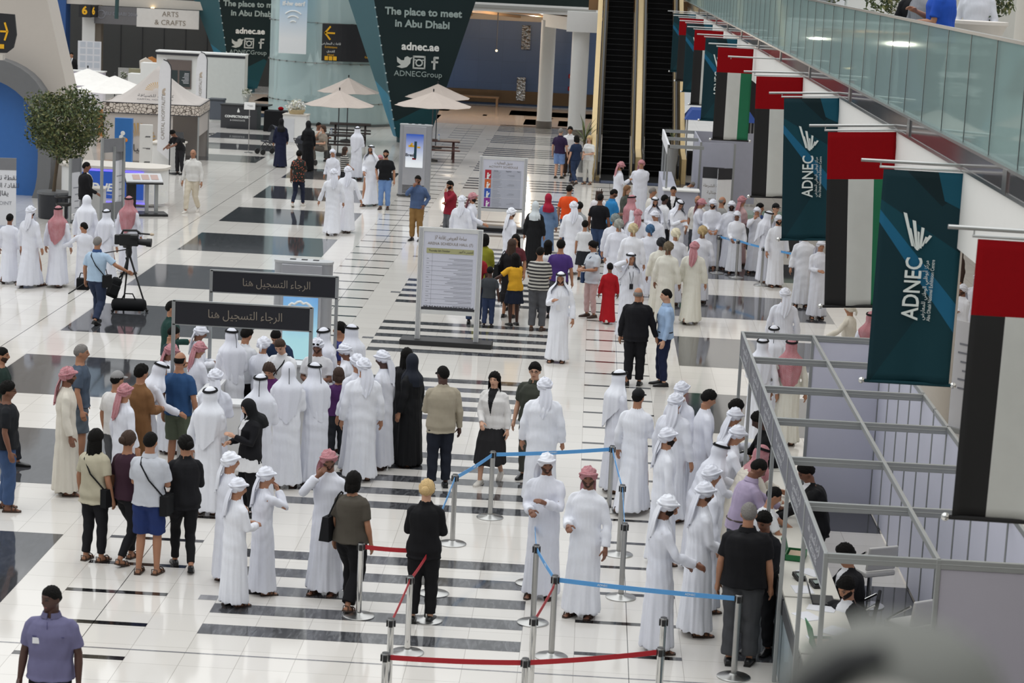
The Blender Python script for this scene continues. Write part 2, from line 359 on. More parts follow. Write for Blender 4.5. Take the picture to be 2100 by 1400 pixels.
def body_mesh(P, vox):
    k = (P.key, vox)
    if k in BODY: return BODY[k]
    mb = MB(); ring(mb, torso_rings(P))
    ring(mb, [(P.bend((0, -.005, 1.44)), (1, 0, 0), (0, 1, 0), .06, .06)]+[(L3(P.bend((0, 0, 1.46)), P.HC, t), (1, 0, 0), P.HR @ Vector((0, 1, 0)), .056, .060) for t in (.3, .6, .9)])
    g = headgrid(hs=P.hs); n, kk = g.shape[1], g.shape[0]
    V = [P.HR @ Vector(p)+P.HC for p in g.reshape(-1, 3)]
    mb.add(V, [(i*n+j, (i+1)*n+j, (i+1)*n+(j+1) % n, i*n+(j+1) % n) for i in range(kk-1) for j in range(n)])
    for q in (-1, 1):
        mb.ell(P.HC+P.HR @ Vector((q*.078*P.hs, -.008, -.005)), (.011, .020, .032), 10, 7, rot=P.HR)
    for i, q in ((0, -1), (1, 1)):
        mb.tube([P.sh[i]-Vector((q*.06, 0, .025)), P.sh[i]+Vector((q*-.012, 0, -.018)), L3(P.sh[i], P.el[i], .4), P.el[i], L3(P.el[i], P.wr[i], .35), P.wr[i]], [.038, .047, .045, .039, .041, .026], 12)
        hand(mb, Vector(P.wr[i]), Vector(P.wr[i])-Vector(P.el[i]), q, P.arm[i])
        a, kn, h = P.ank[i], P.knee[i], P.hip[i]
        mb.tube([h+Vector((0, 0, .03)), L3(h, kn, .25), L3(h, kn, .7), kn, L3(kn, a, .3), L3(kn, a, .75), a, a-Vector((0, 0, .03))], [.088, .086, .066, .054, .055, .040, .034, .036], 12)
        tl = -.35 if (P.legs in ('w', 'w2') and a.z > .1) else 0
        fd = Vector((q*.12, 1, 0)).normalized(); z = a.z-.08
        mb.tube([a+fd*-.055+Vector((0, 0, -.045+.0)), a+fd*.0+Vector((0, 0, -.045)), a+fd*.08+Vector((0, 0, -.052+tl*.08)), a+fd*.14+Vector((0, 0, -.060+tl*.12))], [.030, .034, .032, .018], 10)
        for tq in range(5):
            t0 = a+fd*.13+Vector((-q*(.026-.013*tq), 0, -.062+tl*.12)); mb.tube([t0, t0+fd*(.045-.007*tq)], [.011-.001*tq, .008], 6)
    me = evaluate(mb.mesh('body'), [('REMESH', dict(mode='VOXEL', voxel_size=vox)), ('SMOOTH', dict(factor=.4, iterations=2))])
    nv = len(me.vertices); co = np.empty(nv*3); me.vertices.foreach_get('co', co); co = co.reshape(-1, 3)
    HRi = np.array(P.HR.transposed()); hl = (co-np.array(P.HC)) @ HRi.T/P.hs
    npol = len(me.polygons); ls = np.empty(npol, int); me.polygons.foreach_get('loop_start', ls); lt = np.empty(npol, int); me.polygons.foreach_get('loop_total', lt)
    vi = np.empty(len(me.loops), int); me.loops.foreach_get('vertex_index', vi); fc = hl[vi[ls]]*.5+hl[vi[ls+2]]*.5
    mi = np.zeros(npol, int); fx = np.abs(fc[:, 0]); fz = fc[:, 2]; front = fc[:, 1] > .055
    mi[front & (((fx-.031)/.0135)**2+((fz-.004)/.0075)**2 < 1)] = 1
    mi[front & (np.abs(fx-.032) < .019) & (np.abs(fz-.027+.15*np.abs(fx-.03)) < .0045)] = 1
    mi[front & ((fx/.022)**2+((fz+.066)/.0085)**2 < 1)] = 2
    me.materials.clear()
    for m in (SKIN['b'], FEAT, LIPS): me.materials.append(m)
    me.polygons.foreach_set('material_index', mi); me.polygons.foreach_set('use_smooth', [True]*npol); me.name = 'person'
    BODY[k] = me; return me
CLOTH = {}
def wrinkle(me, fn):
    nv = len(me.vertices); co = np.empty(nv*3); me.vertices.foreach_get('co', co); co = co.reshape(-1, 3)
    no = np.empty(nv*3); me.vertices.foreach_get('normal', no); no = no.reshape(-1, 3)
    co = co+no*fn(co)[:, None]; me.vertices.foreach_set('co', co.ravel()); me.update(); return co
def garment(P, kind, vox, **o):
    """kinds: robe (full length, sleeves), top (to the hip), trousers, shorts, skirt"""
    k = (P.key, kind, vox, tuple(sorted(o.items())))
    if k in CLOTH: return CLOTH[k]
    mb = MB(); g = o.get('girth', 0.); ph = (sum(map(ord, str(P.key))) % 100)*.063
    def sleeve(frac, r0=.068, r1=.052):
        for i, q in ((0, -1), (1, 1)):
            s0, e, w = P.sh[i], P.el[i], P.wr[i]
            pts = [s0-Vector((q*.085, 0, -.012)), s0+Vector((q*-.012, 0, -.008)), L3(s0, e, .12), L3(s0, e, .5)]; rr = [.050, r0-.006+g*.4, r0-.001+g*.4, r0-.004+g*.3]
            if frac <= .5: pts[-1] = L3(s0, e, frac*1.6); rr[-1] = r0+.004
            else:
                pts += [e, L3(e, w, .5), L3(e, w, .97)]; rr += [r0-.008+g*.3, r1+.006, r1]
            mb.tube(pts, rr, 12)
    if kind == 'robe':
        hem = o.get('hem', .07); r = []
        ac = (P.ank[0]+P.ank[1])/2; wk = P.legs in ('w', 'w2'); sit = P.legs == 'sit'
        if not sit:
            for z, a, b in ((hem, .232, .190), (.25, .213, .176), (.45, .199, .164), (.65, .191, .155), (.80, .187, .148)):
                t = (.9-z)/.9; dy = ac.y*t+.01; sp = abs(P.ank[0].y-P.ank[1].y)/2
                r.append(((0, dy, z), (1, 0, 0), (0, 1, 0), a+g*.7, b+g*.7+(sp*.75*t**1.2 if wk else 0)))
        r += torso_rings(P, .020+g, .90 if not sit else .84, 1.42)
        r += [(P.bend((0, 0, 1.455)), (1, 0, 0), (0, 1, 0), .092, .078), (P.bend((0, .004, 1.495)), (1, 0, 0), (0, 1, 0), .066, .068)]
        ring(mb, r, 24)
        if sit:
            for i in (0, 1): mb.tube([P.hip[i]+Vector((0, -.03, 0)), P.knee[i]+Vector((0, .05, .02)), P.ank[i]+Vector((0, 0, .1))], [.12, .105, .11], 12)
        sleeve(1, .060, .054)
    elif kind == 'top':
        z0 = o.get('z0', .86); r = torso_rings(P, .030+g, z0, 1.42)
        c = r[0]; r.insert(0, (c[0]-Vector((0, 0, .03)), c[1], c[2], c[3]+.012, c[4]+.012))
        if o.get('flare'): r.insert(0, (c[0]-Vector((0, 0, o['flare'])), c[1], c[2], c[3]+.03, c[4]+.03))
        r += [(P.bend((0, 0, 1.455)), (1, 0, 0), (0, 1, 0), .088, .074)]+([(P.bend((0, .004, 1.495)), (1, 0, 0), (0, 1, 0), .066, .066)] if o.get('collar', 1) else [])
        ring(mb, r, 20); sleeve(o.get('sl', .5), .062 if not o.get('tight') else .057, .044)
    elif kind in ('trousers', 'shorts'):
        fit = o.get('fit', 0.); ring(mb, torso_rings(P, .014, .80, .90)+[(c, u, v, a+.010, b+.010) for c, u, v, a, b in torso_rings(P, 0, .97, .99)], 18)
        for i in (0, 1):
            h, kn, a = P.hip[i], P.knee[i], P.ank[i]
            if kind == 'trousers': mb.tube([h+Vector((0, 0, .06)), L3(h, kn, .2), L3(h, kn, .65), kn, L3(kn, a, .4), L3(kn, a, .93)], [.106, .110+fit, .092+fit, .076+fit, .073+fit, .060+fit*1.3], 12)
            else: mb.tube([h+Vector((0, 0, .06)), L3(h, kn, .2), L3(h, kn, .65), L3(h, kn, o.get('len', .95))], [.106, .114, .106, .102], 12)
    elif kind == 'skirt':
        r = []; z0 = o.get('hem', .5)
        sp = abs(P.ank[0].y-P.ank[1].y)/2 if P.legs in ('w', 'w2') else 0
        for t in (0, .33, .66): z = z0+(.9-z0)*t; r.append(((0, .03+sp*.2*(1-t), z), (1, 0, 0), (0, 1, 0), .20+.05*(1-t), .165+.05*(1-t)+sp*.55*(.9-z)))
        r += torso_rings(P, .02, .90, 1.0); ring(mb, r, 20)
    me = evaluate(mb.mesh(kind), [('REMESH', dict(mode='VOXEL', voxel_size=vox)), ('SMOOTH', dict(factor=.5, iterations=4 if kind == 'robe' else 3))])
    wl = 1.0
    def fn(c):
        x, y, z = c[:, 0], c[:, 1], c[:, 2]; a = np.arctan2(y-.01, x)
        if kind in ('robe', 'skirt'):
            ramp = np.clip((1.05-z)/.95, 0, 1); low = ramp**1.1; inner = np.hypot(x, y) < .33
            d = low*(.0105*np.sin(7*a+2.2*np.sin(2.1*z+ph)+ph*5)+.0075*np.sin(13*a+1.5*np.sin(3*z)+ph*9)+.004*np.sin(23*a+ph))
            d += (1-ramp)*.0035*np.sin(34*z+9*x+4*np.sin(14*y+ph))+.003*np.sin(19*a+11*z+ph)*(1-ramp)
            return d
        if kind in ('trousers', 'shorts'):
            return (.0038*np.sin(38*z+14*x+5*np.sin(9*y+ph))+.002*np.sin(9*a+3*np.sin(8*z)))*np.clip((.95+P.zo-z)*6,.15,1)
        return .0035*np.sin(24*z+16*x+4*np.sin(12*y+ph))+.0035*np.sin(7*a+9*z+ph)+.002*np.sin(41*z-12*y)+.002
    co = wrinkle(me, fn)
    npol = len(me.polygons); me.polygons.foreach_set('use_smooth', [True]*npol); me.materials.clear(); me.name = kind
    if o.get('front'):        # open jacket: shirt wedge and tie on the chest
        ls = np.empty(npol, int); me.polygons.foreach_get('loop_start', ls); vi = np.empty(len(me.loops), int); me.loops.foreach_get('vertex_index', vi); fc = (co[vi[ls]]+co[vi[ls+2]])/2
        q = fc.copy(); c, s_ = math.cos(P.lean), math.sin(P.lean); yy = q[:, 1]*c-(q[:, 2]-P.zo-.96)*s_; zz = (q[:, 2]-P.zo-.96)*c+q[:, 1]*s_+.96
        w = np.clip((zz-1.08)/.40, 0, 1)*.075; fr = (yy > .02) & (zz > 1.08) & (np.abs(q[:, 0]) < w)
        mi = np.zeros(npol, int); mi[fr] = 1
        if o['front'] == 'tie': mi[fr & (np.abs(q[:, 0]) < .018)] = 2
        me.polygons.foreach_set('material_index', mi)
    CLOTH[k] = me; return me
# ------------------------------------------------ headwear and hair, made in head space
GEAR = {}
def cap_shell(lim, off, n=36, k=26, fn=None, thick=.0):
    """closed shell over the part of the head where lim(direction) > 0"""
    pts = {}; V = []; F = []; uv = []
    for i in range(k+1):
        t = PI*i/k
        for j in range(n):
            a = 2*PI*j/n; d = np.array([math.sin(t)*math.cos(a), math.sin(t)*math.sin(a), math.cos(t)])
            p = headpt(d); m = max(0., lim(d)); e = min(1, m*3.2)
            q = p+d*(off*e+(fn(d)*e if fn else 0)-(.004 if m <= 0 else 0)); V.append(q); uv.append((j/n*.5, t/PI*.4)); pts[i, j] = m
    for i in range(k):
        for j in range(n):
            j2 = (j+1) % n
            if max(pts[i, j], pts[i+1, j], pts[i, j2], pts[i+1, j2]) > 0: F.append((i*n+j, (i+1)*n+j, (i+1)*n+j2, i*n+j2))
    return V, F, uv
def gear(kind):
    if kind in GEAR: return GEAR[kind]
    sm = lambda x: max(0., min(1., x))
    V = []; F = []; uv = []
    def addp(v, f, u):
        o = len(V); V.extend(v); F.extend([tuple(i+o for i in q) for q in f]); uv.extend(u)
    def sheet(fn, nu, nv, us=.5, vs=.6):
        v = []; f = []; u = []
        for i in range(nv+1):
            for j in range(nu+1): v.append(fn(j/nu, i/nv)); u.append((j/nu*us, i/nv*vs))
        for i in range(nv):
            for j in range(nu): a = i*(nu+1)+j; f.append((a, a+1, a+nu+2, a+nu+1))
        addp(v, f, u)
    if kind == 'short': addp(*cap_shell(lambda d: d[2]+.06-.52*max(0, d[1])+.42*max(0, -d[1]), .010, fn=lambda d: .004*math.sin(17*d[0]+9*d[2])*math.sin(15*d[1])))
    elif kind == 'thick': addp(*cap_shell(lambda d: d[2]+.09-.52*max(0, d[1])+.42*max(0, -d[1]), .018, fn=lambda d: .008*math.sin(13*d[0]+9*d[2])*math.sin(15*d[1]+3*d[2])+.01*sm(d[2])))
    elif kind == 'bald': addp(*cap_shell(lambda d: (.34-abs(d[2]-.05)) if (d[1] < .15) else -.1, .006))
    elif kind in ('beard', 'stub'):
        lips = lambda d: ((d[0]/.27)**2+((d[2]+.57)/.085)**2-1)*.4
        base = (lambda d: -.40-d[2]+.42*abs(d[0])) if kind == 'beard' else (lambda d: -.44-d[2]+.38*abs(d[0]))
        addp(*cap_shell(lambda d: min(base(d), lips(d)) if d[1] > -.1 and d[2] > -.985 else -.1, .006 if kind == 'beard' else .003, n=44, k=36))
    elif kind in ('long', 'bob', 'bun'):
        addp(*cap_shell(lambda d: d[2]-.5*max(0, d[1])+.1+.5*max(0, -d[1])+.25*(abs(d[0]) > .75), .02, fn=lambda d: .004*math.sin(15*d[0]+7*d[2])))
        if kind == 'bun':
            mb = MB(); mb.ell((0, -.125, .02), (.05, .04, .05), 14, 9); addp(mb.V, mb.F, [(0, 0)]*len(mb.V))
        else:
            L = .34 if kind == 'long' else .13
            def hf(u, v):
                a = PI*(1.02-.04+u*1.02)+.0; r = .1+.012*math.sin(u*31)*v+.01*math.sin(PI*v)
                return (r*.95*math.cos(a), .0+r*1.08*math.sin(a)-.006*v, .03-L*v-.03*math.sin(u*PI))
            sheet(hf, 26, 8)
            def hb(u, v):
                a = PI*(.98+u*1.02); r = .075
                return (r*.95*math.cos(a), .0+r*1.08*math.sin(a), .03-L*.98*v-.03*math.sin(u*PI))
            sheet(hb, 26, 8)
    elif kind == 'cap':
        addp(*cap_shell(lambda d: d[2]-.18-.12*max(0, d[1]), .02))
        def br(u, v):
            a = PI*(.18+.64*u); r = .098+.075*v*math.sin(PI*u)**.6; return (r*.82*math.cos(a), r*1.02*math.sin(a), .046-.02*v*(1-.2*math.sin(PI*u)))
        sheet(br, 14, 4)
    elif kind in ('wrap', 'turban'):
        big = .021 if kind == 'wrap' else .034
        addp(*cap_shell(lambda d: d[2]-.26*max(0, d[1])+.02+.62*max(0, -d[1])+.30*sm((abs(d[0])-.45)*2.5), big,
                        fn=lambda d: .0075*math.sin(9*d[2]+3.0*math.atan2(d[1], d[0])+2*d[0])+.004*math.sin(22*d[2]-5*math.atan2(d[1], d[0]))-.012*sm(d[2]-.6), n=44, k=34))
        # rolled band over the brow
        mb = MB(); pts = []
        for j in range(28):
            a = 2*PI*j/28; pts.append((.098*math.cos(a), .004+.118*math.sin(a), .052+.010*math.sin(a)-.02*(1-math.sin(a))*.6+.006*math.sin(3*a)))
        mb.tube(pts, .0135 if kind == 'wrap' else .0165, 8, closed=True); addp(mb.V, mb.F, [(.02*i, .3*(i % 8)/8) for i in range(len(mb.V))])
        if kind == 'wrap': pass
        else:
            mb = MB(); mb.tube([(.02, -.13, .0), (.03, -.145, -.06), (.03, -.135, -.12)], [.02, .022, .012], 8); addp(mb.V, mb.F, [(.01*i, .02*i) for i in range(len(mb.V))])
    elif kind == 'tail':
        def tl(u, v, d=0.):
            w = .060+.030*math.sin(PI*min(1, v*.9+.1)); x = (u-.5)*2*w+.018*math.sin(3.4*v)
            return (x, d-.026*v-.030*sm(v*2.2)+.010*math.sin(u*17+2*v)*sm(v*3)+.022*(2*u-1)**2, .015-.34*v-.07*v*(1-abs(2*u-1)))
        sheet(tl, 16, 12); sheet(lambda u, v: tl(u, v, .010), 16, 12)
    elif kind in ('drape', 'drapeback', 'hijab'):
        hj = kind == 'hijab'
        def df(u, v, off=0.):
            sgn = (u-.5)*2; fr_ = abs(sgn); op = .735 if not hj else .79
            def st3(a, b, x): return sm((x-a)/(b-a))**2*(3-2*sm((x-a)/(b-a)))
            ext = 1-(1-op)*st3(.24, .345, v)
            if hj: ext += (1.0-op)*st3(.60, .70, v)
            a = -PI/2+sgn*PI*ext
            if v < .42:
                t = v/.42*PI/2; r = math.sin(t); p = [(.095+off)*r*math.cos(a), (.116+off)*r*math.sin(a), .135*math.cos(t)+off]
            else:
                t = (v-.42)/.58; L = (.70-.44*fr_**1.2) if not hj else .36-.04*fr_
                zz = -L*t; k = st3(.05, .24, -zz) if not hj else st3(.10, .26, -zz); sl = 1.22 if not hj else .62
                fold = 1+(.06*math.sin(u*2*PI*6+1)+.035*math.sin(u*2*PI*13+2))*min(1, t*1.6)
                nar = 1-(.05 if not hj else .10)*math.sin(PI*min(1, -zz/.2))
                p = [(.095+off)*nar*(1+k*sl)*fold*math.cos(a), (.116+off)*nar*(1+k*.55)*fold*math.sin(a)-.020*k, zz]
                if not hj and math.sin(a) < -.1: p[0] *= 1-.22*st3(.3, .6, -zz)
            return tuple(p)
        sheet(df, 48, 30, .9, .9); sheet(lambda u, v: df(u, v, -.007), 48, 30, .9, .9)
    elif kind == 'agal':
        mb = MB()
        for h, r in ((.075, 1.0), (.091, .93)):
            mb.tube([(.094*r*math.cos(a), .113*r*math.sin(a)-.004, h-.018*math.sin(a)*-1*.6) for a in [2*PI*j/26 for j in range(26)]], .0085, 7, closed=True)
        addp(mb.V, mb.F, [(0, 0)]*len(mb.V))
    elif kind == 'cord':
        mb = MB()
        mb.tube([(.015, -.112, .06), (.02, -.150, -.04), (.024, -.162, -.22), (.026, -.165, -.34)], .0045, 6); mb.tube([(.026, -.165, -.34), (.026, -.166, -.36), (.026, -.166, -.42)], [.008, .014, .017], 8)
        addp(mb.V, mb.F, [(0, 0)]*len(mb.V))
    elif kind == 'glasses':
        mb = MB()
        for q in (-1, 1):
            mb.tube([(q*.033+.021*math.cos(a), .104, .004+.016*math.sin(a)) for a in [2*PI*j/12 for j in range(12)]], .0025, 5, closed=True); mb.cyl((q*.054, .103, .008), (q*.08, .0, .012), .0025, n=5)
        mb.cyl((-.012, .106, .006), (.012, .106, .006), .0025, n=5); addp(mb.V, mb.F, [(0, 0)]*len(mb.V))
    elif kind == 'shades':
        mb = MB()
        for q in (-1, 1): mb.ell((q*.033, .106, .004), (.025, .008, .018), 12, 7); mb.cyl((q*.056, .10, .008), (q*.08, .0, .012), .003, n=5)
        addp(mb.V, mb.F, [(0, 0)]*len(mb.V))
    me = mkmesh(kind, V, F, smooth=True, uv=uv); GEAR[kind] = me; return me
SHOE = {}
def shoe_mesh(kind):
    if kind in SHOE: return SHOE[kind]
    mb = MB()
    if kind == 'shoe':
        r = []
        for y, w, h in ((-.085, .030, .06), (-.06, .038, .085), (0, .042, .09), (.06, .044, .065), (.12, .045, .05), (.165, .036, .042), (.19, .016, .03)):
            r.append(((0, y, h/2), (1, 0, 0), (0, 0, 1), w, h/2))
        ring(mb, r, 12, 2.6); mb.m = 0
        mb.prism([(-.036, -.09), (.036, -.09), (.047, .08), (.042, .16), (.012, .195), (-.012, .195), (-.042, .16), (-.047, .08)], 0, .018)
    elif kind == 'sandal':
        mb.prism([(-.038, -.075), (.038, -.075), (.046, .08), (.042, .14), (.02, .175), (-.02, .175), (-.042, .14), (-.046, .08)], 0, .02)
        for y in (.05, .10): mb.tube([(-.046, y, .015), (-.035, y, .055), (0, y+.005, .068), (.035, y, .055), (.046, y, .015)], .0085, 6)
        mb.tube([(-.04, -.05, .015), (-.035, -.06, .07), (0, -.072, .075), (.035, -.06, .07), (.04, -.05, .015)], .006, 6)
    SHOE[kind] = mb.mesh(kind, True); return SHOE[kind]
def slot(o, m, i=0):
    me = o.data
    while len(me.materials) <= i: me.materials.append(m)
    o.material_slots[i].link = 'OBJECT'; o.material_slots[i].material = m
def part(name, me, par, mats, loc=None, rot=None, scale=None):
    o = link(name, me, par, loc, rot)
    if scale: o.scale = (scale,)*3
    for i, m in enumerate(mats): slot(o, m, i)
    return o
BAGS = {}
def bag_mesh(P, kind):
    mb = MB()
    s1, s2 = P.sh[0], P.sh[1]
    if kind == 'cross':      # strap from one shoulder to the opposite hip, small bag
        mb.box(.22, .02, .88, .09, .24, .24, m=0); a = P.bend((-.09, .0, 1.47))
        mb.tube([(.21, .05, .98), P.bend((.08, .165, 1.2)), P.bend((-.07, .135, 1.38)), a, P.bend((-.06, -.135, 1.38)), P.bend((.06, -.165, 1.2)), (.21, -.05, .98)], .010, 6)
    elif kind == 'tote':
        mb.box(-.27, -.02, 1.02, .14, .38, .30, taper=(.6, .85)); mb.tube([(-.26, .12, 1.15), P.bend((-.16, .06, 1.45)), P.bend((-.15, 0, 1.475)), P.bend((-.16, -.06, 1.45)), (-.26, -.14, 1.15)], .011, 6)
    return mb.mesh(kind, False)
def person(x, y, H, az, pose, wear, head, skin, label, **o):
    """pose 'legs,left,right[,lean,yaw,pitch]'; wear: list of (garment, material...); head: list of (gear, material)"""
    pp = pose.split(','); sex = o.get('sex', 'm'); hs = o.get('hs', 1.)
    key = (pp[0], pp[1], pp[2], *(int(pp[i]) if len(pp) > i and pp[i] else 0 for i in (3, 4, 5)), sex, hs)
    P = Pose(key); vox = .0075 if y < 46 else .0105; s = H/1.75
    b = link('person', body_mesh(P, vox), None, (x, y, o.get('z', 0)), (0, 0, R_(-az))); b.scale = (s, s, s)
    tag(b, label, 'person', o.get('group'))
    for i, m in enumerate((SKIN[skin], FEAT, LIPS)): b.material_slots[i].link = 'OBJECT'; b.material_slots[i].material = m
    cv = .014 if y < 46 else .018
    for w in wear.split(';') if wear else ():
        w = w.split(':'); k = w[0]; mt = [MATC(c) for c in w[1].split('/')]
        if k == 'robe': part('robe', garment(P, 'robe', cv, girth=o.get('girth', 0.)), b, mt)
        elif k == 'abaya': part('abaya', garment(P, 'robe', cv, hem=.03, girth=.015), b, mt)
        elif k == 'tee': part('shirt', garment(P, 'top', cv*.8, sl=.5, collar=0, z0=.90, girth=o.get('girth', 0.)), b, mt)
        elif k == 'shirt': part('shirt', garment(P, 'top', cv*.8, sl=1, z0=.90, girth=o.get('girth', 0.)), b, mt)
        elif k == 'loose': part('blouse', garment(P, 'top', cv*.8, sl=float(w[2]) if len(w) > 2 else .5, z0=.84, flare=.05, girth=.01), b, mt)
        elif k == 'tunic': part('tunic', garment(P, 'robe', cv, hem=float(w[2]) if len(w) > 2 else .4), b, mt)
        elif k == 'jacket': part('jacket', garment(P, 'top', cv*(.5 if y < 46 else .8), sl=1, z0=.84, front=w[2] if len(w) > 2 else '', girth=.012+o.get('girth', 0.)), b, mt)
        elif k == 'pants': part('trousers', garment(P, 'trousers', cv*.8, fit=float(w[2]) if len(w) > 2 else .004), b, mt)
        elif k == 'shorts': part('shorts', garment(P, 'shorts', cv*.8), b, mt)
        elif k == 'skirt': part('skirt', garment(P, 'skirt', cv*.8, hem=float(w[2]) if len(w) > 2 else .5), b, mt)
        elif k in ('shoe', 'sandal'):
            for i, q in ((0, -1), (1, 1)):
                a = P.ank[i]; tl = .28 if a.z > .1 and P.legs != 'sit' else 0
                part(k, shoe_mesh(k), b, mt, (a.x+q*.0, a.y+.005, max(0, a.z-.08-tl*.03)), (-tl, 0, -q*.12))
        elif k in ('cross', 'tote'):
            part({'cross': 'shoulder_bag', 'tote': 'handbag'}[k], bag_mesh(P, k), b, mt)
        elif k == 'lanyard':
            mb = MB(); mb.tube([P.bend((-.05, .06, 1.47)), P.bend((-.03, .158, 1.28)), P.bend((0, .165, 1.13)), P.bend((.03, .158, 1.28)), P.bend((.05, .06, 1.47))], .005, 5); c = P.bend((0, .168, 1.08)); mb.box(c.x, c.y, c.z, .075, .008, .11)
            part('badge_lanyard', mb.mesh('badge_lanyard'), b, mt)
        elif k == 'badge':
            mb = MB(); c = P.bend((.09, .152, 1.26)); mb.box(c.x, c.y, c.z, .085, .008, .055); part('name_badge', mb.mesh('name_badge'), b, mt)
        elif k == 'collar':
            mb = MB(); V = []
            for q in range(23):
                a_ = PI/2+.2+(2*PI-.4)*q/22
                for rr, zz in ((.064, 1.492), (.080, 1.502), (.100, 1.452), (.092, 1.445)): V.append(P.bend((rr*math.cos(a_), .004+rr*math.sin(a_)*.92, zz)))
            mb.add(V, [(4*i+jj, 4*i+4+jj, 4*i+4+(jj+1) % 4, 4*i+(jj+1) % 4) for i in range(22) for jj in range(4)]); part('collar', mb.mesh('collar', True), b, mt)
        elif k == 'seam':
            mb = MB(); mb.tube([P.bend((x_, .137+.012*math.cos(x_*9), 1.30)) for x_ in (-.16, -.1, -.04, .02, .08, .14)], .004, 5); mb.tube([P.bend((0, .142+.008*(1.47-z_)*10*.12, z_)) for z_ in (1.44, 1.38, 1.31)], .003, 5); part('seam', mb.mesh('seam'), b, mt)
        elif k == 'belt':
            mb = MB(); mb.tube([(.19*math.cos(a), .135*math.sin(a), .985) for a in [2*PI*j/20 for j in range(20)]], .012, 6, closed=True); part('belt', mb.mesh('belt'), b, mt)
    rot = P.HR.to_euler()
    for hd in head.split(';') if head else ():
        hk, hc = hd.split(':')
        nm = {'short': 'hair', 'thick': 'hair', 'bald': 'hair', 'long': 'hair', 'bob': 'hair', 'bun': 'hair', 'beard': 'beard', 'stub': 'beard', 'wrap': 'head_wrap', 'turban': 'turban', 'drape': 'headscarf', 'hijab': 'headscarf', 'shades': 'sunglasses', 'cord': 'headscarf_cord'}.get(hk, hk)
        c = P.HC
        if hk == 'stub': hc = '46332a'
        if hk == 'beard' and hc == 'hk': hc = '1d1613'
        if hk == 'shades' and o.get('shades_up'): c = P.HC+P.HR @ Vector((0, .018, .075))
        g = part(nm, gear(hk), b, [MATC(hc)], c, rot, hs)
        if hk == 'drape': g.rotation_euler = (Matrix.Rotation(-P.lean*.35-R_(key[5]*.55), 3, 'X') @ Matrix.Rotation(R_(-key[4]), 3, 'Z')).to_euler()
        if hk == 'cord': g.rotation_euler = Matrix.Rotation(-P.lean*.35-R_(key[5]*.55), 3, 'X').to_euler()
        if hk == 'wrap':
            s_ = 1 if (sum(map(ord, label)) % 3) else -1
            part('scarf_tail', gear('tail'), b, [MATC(hc)], P.HC+P.HR @ Vector((.02*s_, -.108*hs, -.02)), (-P.lean*.5-.06, 0, R_(-key[4]*.8)), hs)
    return b
def MATC(c):
    T = {'W': WHITE, 'X': WHITE2, 'C': CREAM, 'I': IVORY, 'K': BLACKC, 'R': REDCHECK, 'G': GREYCHECK, 'B': BEIGECHECK, 'P': PLAID, 'S': STRIPE, 'F': FLORAL, 'L': LEATHER, 'SB': SHOEB, 'SW': SHOEW}
    if c in T: return T[c]
    if c.startswith('h') and c[1:] in HAIR: return HAIR[c[1:]]
    return cloth(c)
# ================================================================ setting
# ---- floor: polished white tiles with dark marble inlays
n = NT('polished_white_tiles', .09, spec=.42)
co = n.co(); br = n.n('TexBrick'); br.offset = 0; br.squash = 1
br.inputs['Scale'].default_value = 1; br.inputs['Mortar Size'].default_value = .0035; br.inputs['Mortar Smooth'].default_value = .1; br.inputs['Brick Width'].default_value = .6; br.inputs['Row Height'].default_value = .6
br.inputs['Color1'].default_value = (*lin('#dad6d0'), 1); br.inputs['Color2'].default_value = (*lin('#d3cfc9'), 1); br.inputs['Mortar'].default_value = (*lin('#aaa59e'), 1)
mp = n.n('Mapping'); mp.inputs['Location'].default_value = (0, .43, 0); n.l(co, mp.inputs[0]); n.l(mp.outputs[0], br.inputs['Vector'])
zz = n.n('TexNoise', Scale=1.6, Detail=5.); n.l(co, zz.inputs['Vector']); TILE = n.out(n.mix(n.math('MULTIPLY', zz.outputs['Fac'], .12), br.outputs['Color'], lin('#b9b3ab')))
def marble(name, c1, c2, rough=.08):
    n = NT(name, rough, spec=.55); mp = n.n('Mapping'); mp.inputs['Rotation'].default_value = (0, 0, .5); mp.inputs['Scale'].default_value = (6, 1.2, 1); n.l(n.co(), mp.inputs[0])
    z = n.n('TexNoise', Scale=2.4, Detail=6., Distortion=1.2); n.l(mp.outputs[0], z.inputs['Vector'])
    r = n.n('ValToRGB'); n.l(z.outputs['Fac'], r.inputs[0]); r.color_ramp.elements[0].position = .42; r.color_ramp.elements[0].color = (*lin(c1), 1); r.color_ramp.elements[1].position = .72; r.color_ramp.elements[1].color = (*lin(c2), 1)
    return n.out(r.outputs[0])
DARKM = marble('grey_veined_marble', '#3c3d40', '#66676a'); SLAB = marble('dark_grey_slab', '#3a3b3e', '#48494d', .06); BLACKT = marble('black_granite', '#161618', '#2c2c2e'); NAVYT = marble('navy_tile', '#2a3348', '#3c465c', .15); GREYSQ = marble('mid_grey_tile', '#77777a', '#8b8b8d'); WARMT = marble('warm_beige_tile', '#c9b3a0', '#d3bfae', .12)
fl = MB(); fl.bx(-34, 15, -3, 119, -.3, 0, 0)
def inlay(x0, x1, y0, y1, m): fl.quad((x0, y0, .0012), (x1, y0, .0012), (x1, y1, .0012), (x0, y1, .0012), m=m)
for k in range(-2, 13):
    y = 23.5+6.0*k
    for i in range(5):
        if y+.8*i > 14: inlay(-1.8, 1.8, y+.8*i, y+.8*i+.37, 1)
    if y < 75: inlay(-7.78, -4.2, y+.3, y+3.75, 2)
    if y < 92: inlay(-2.02, -1.8, y+1.28, y+1.47, 5)
    if y < 70: inlay(4.2, 7.8, y+.15, y+3.5, 2)
for k in range(-6, 62):
    y = 22.43+1.2*k; inlay(-3.6, -2.4, y, y+.125, 3)
    if y < 74: inlay(2.4, 3.6, y+1.1, y+1.215, 3)
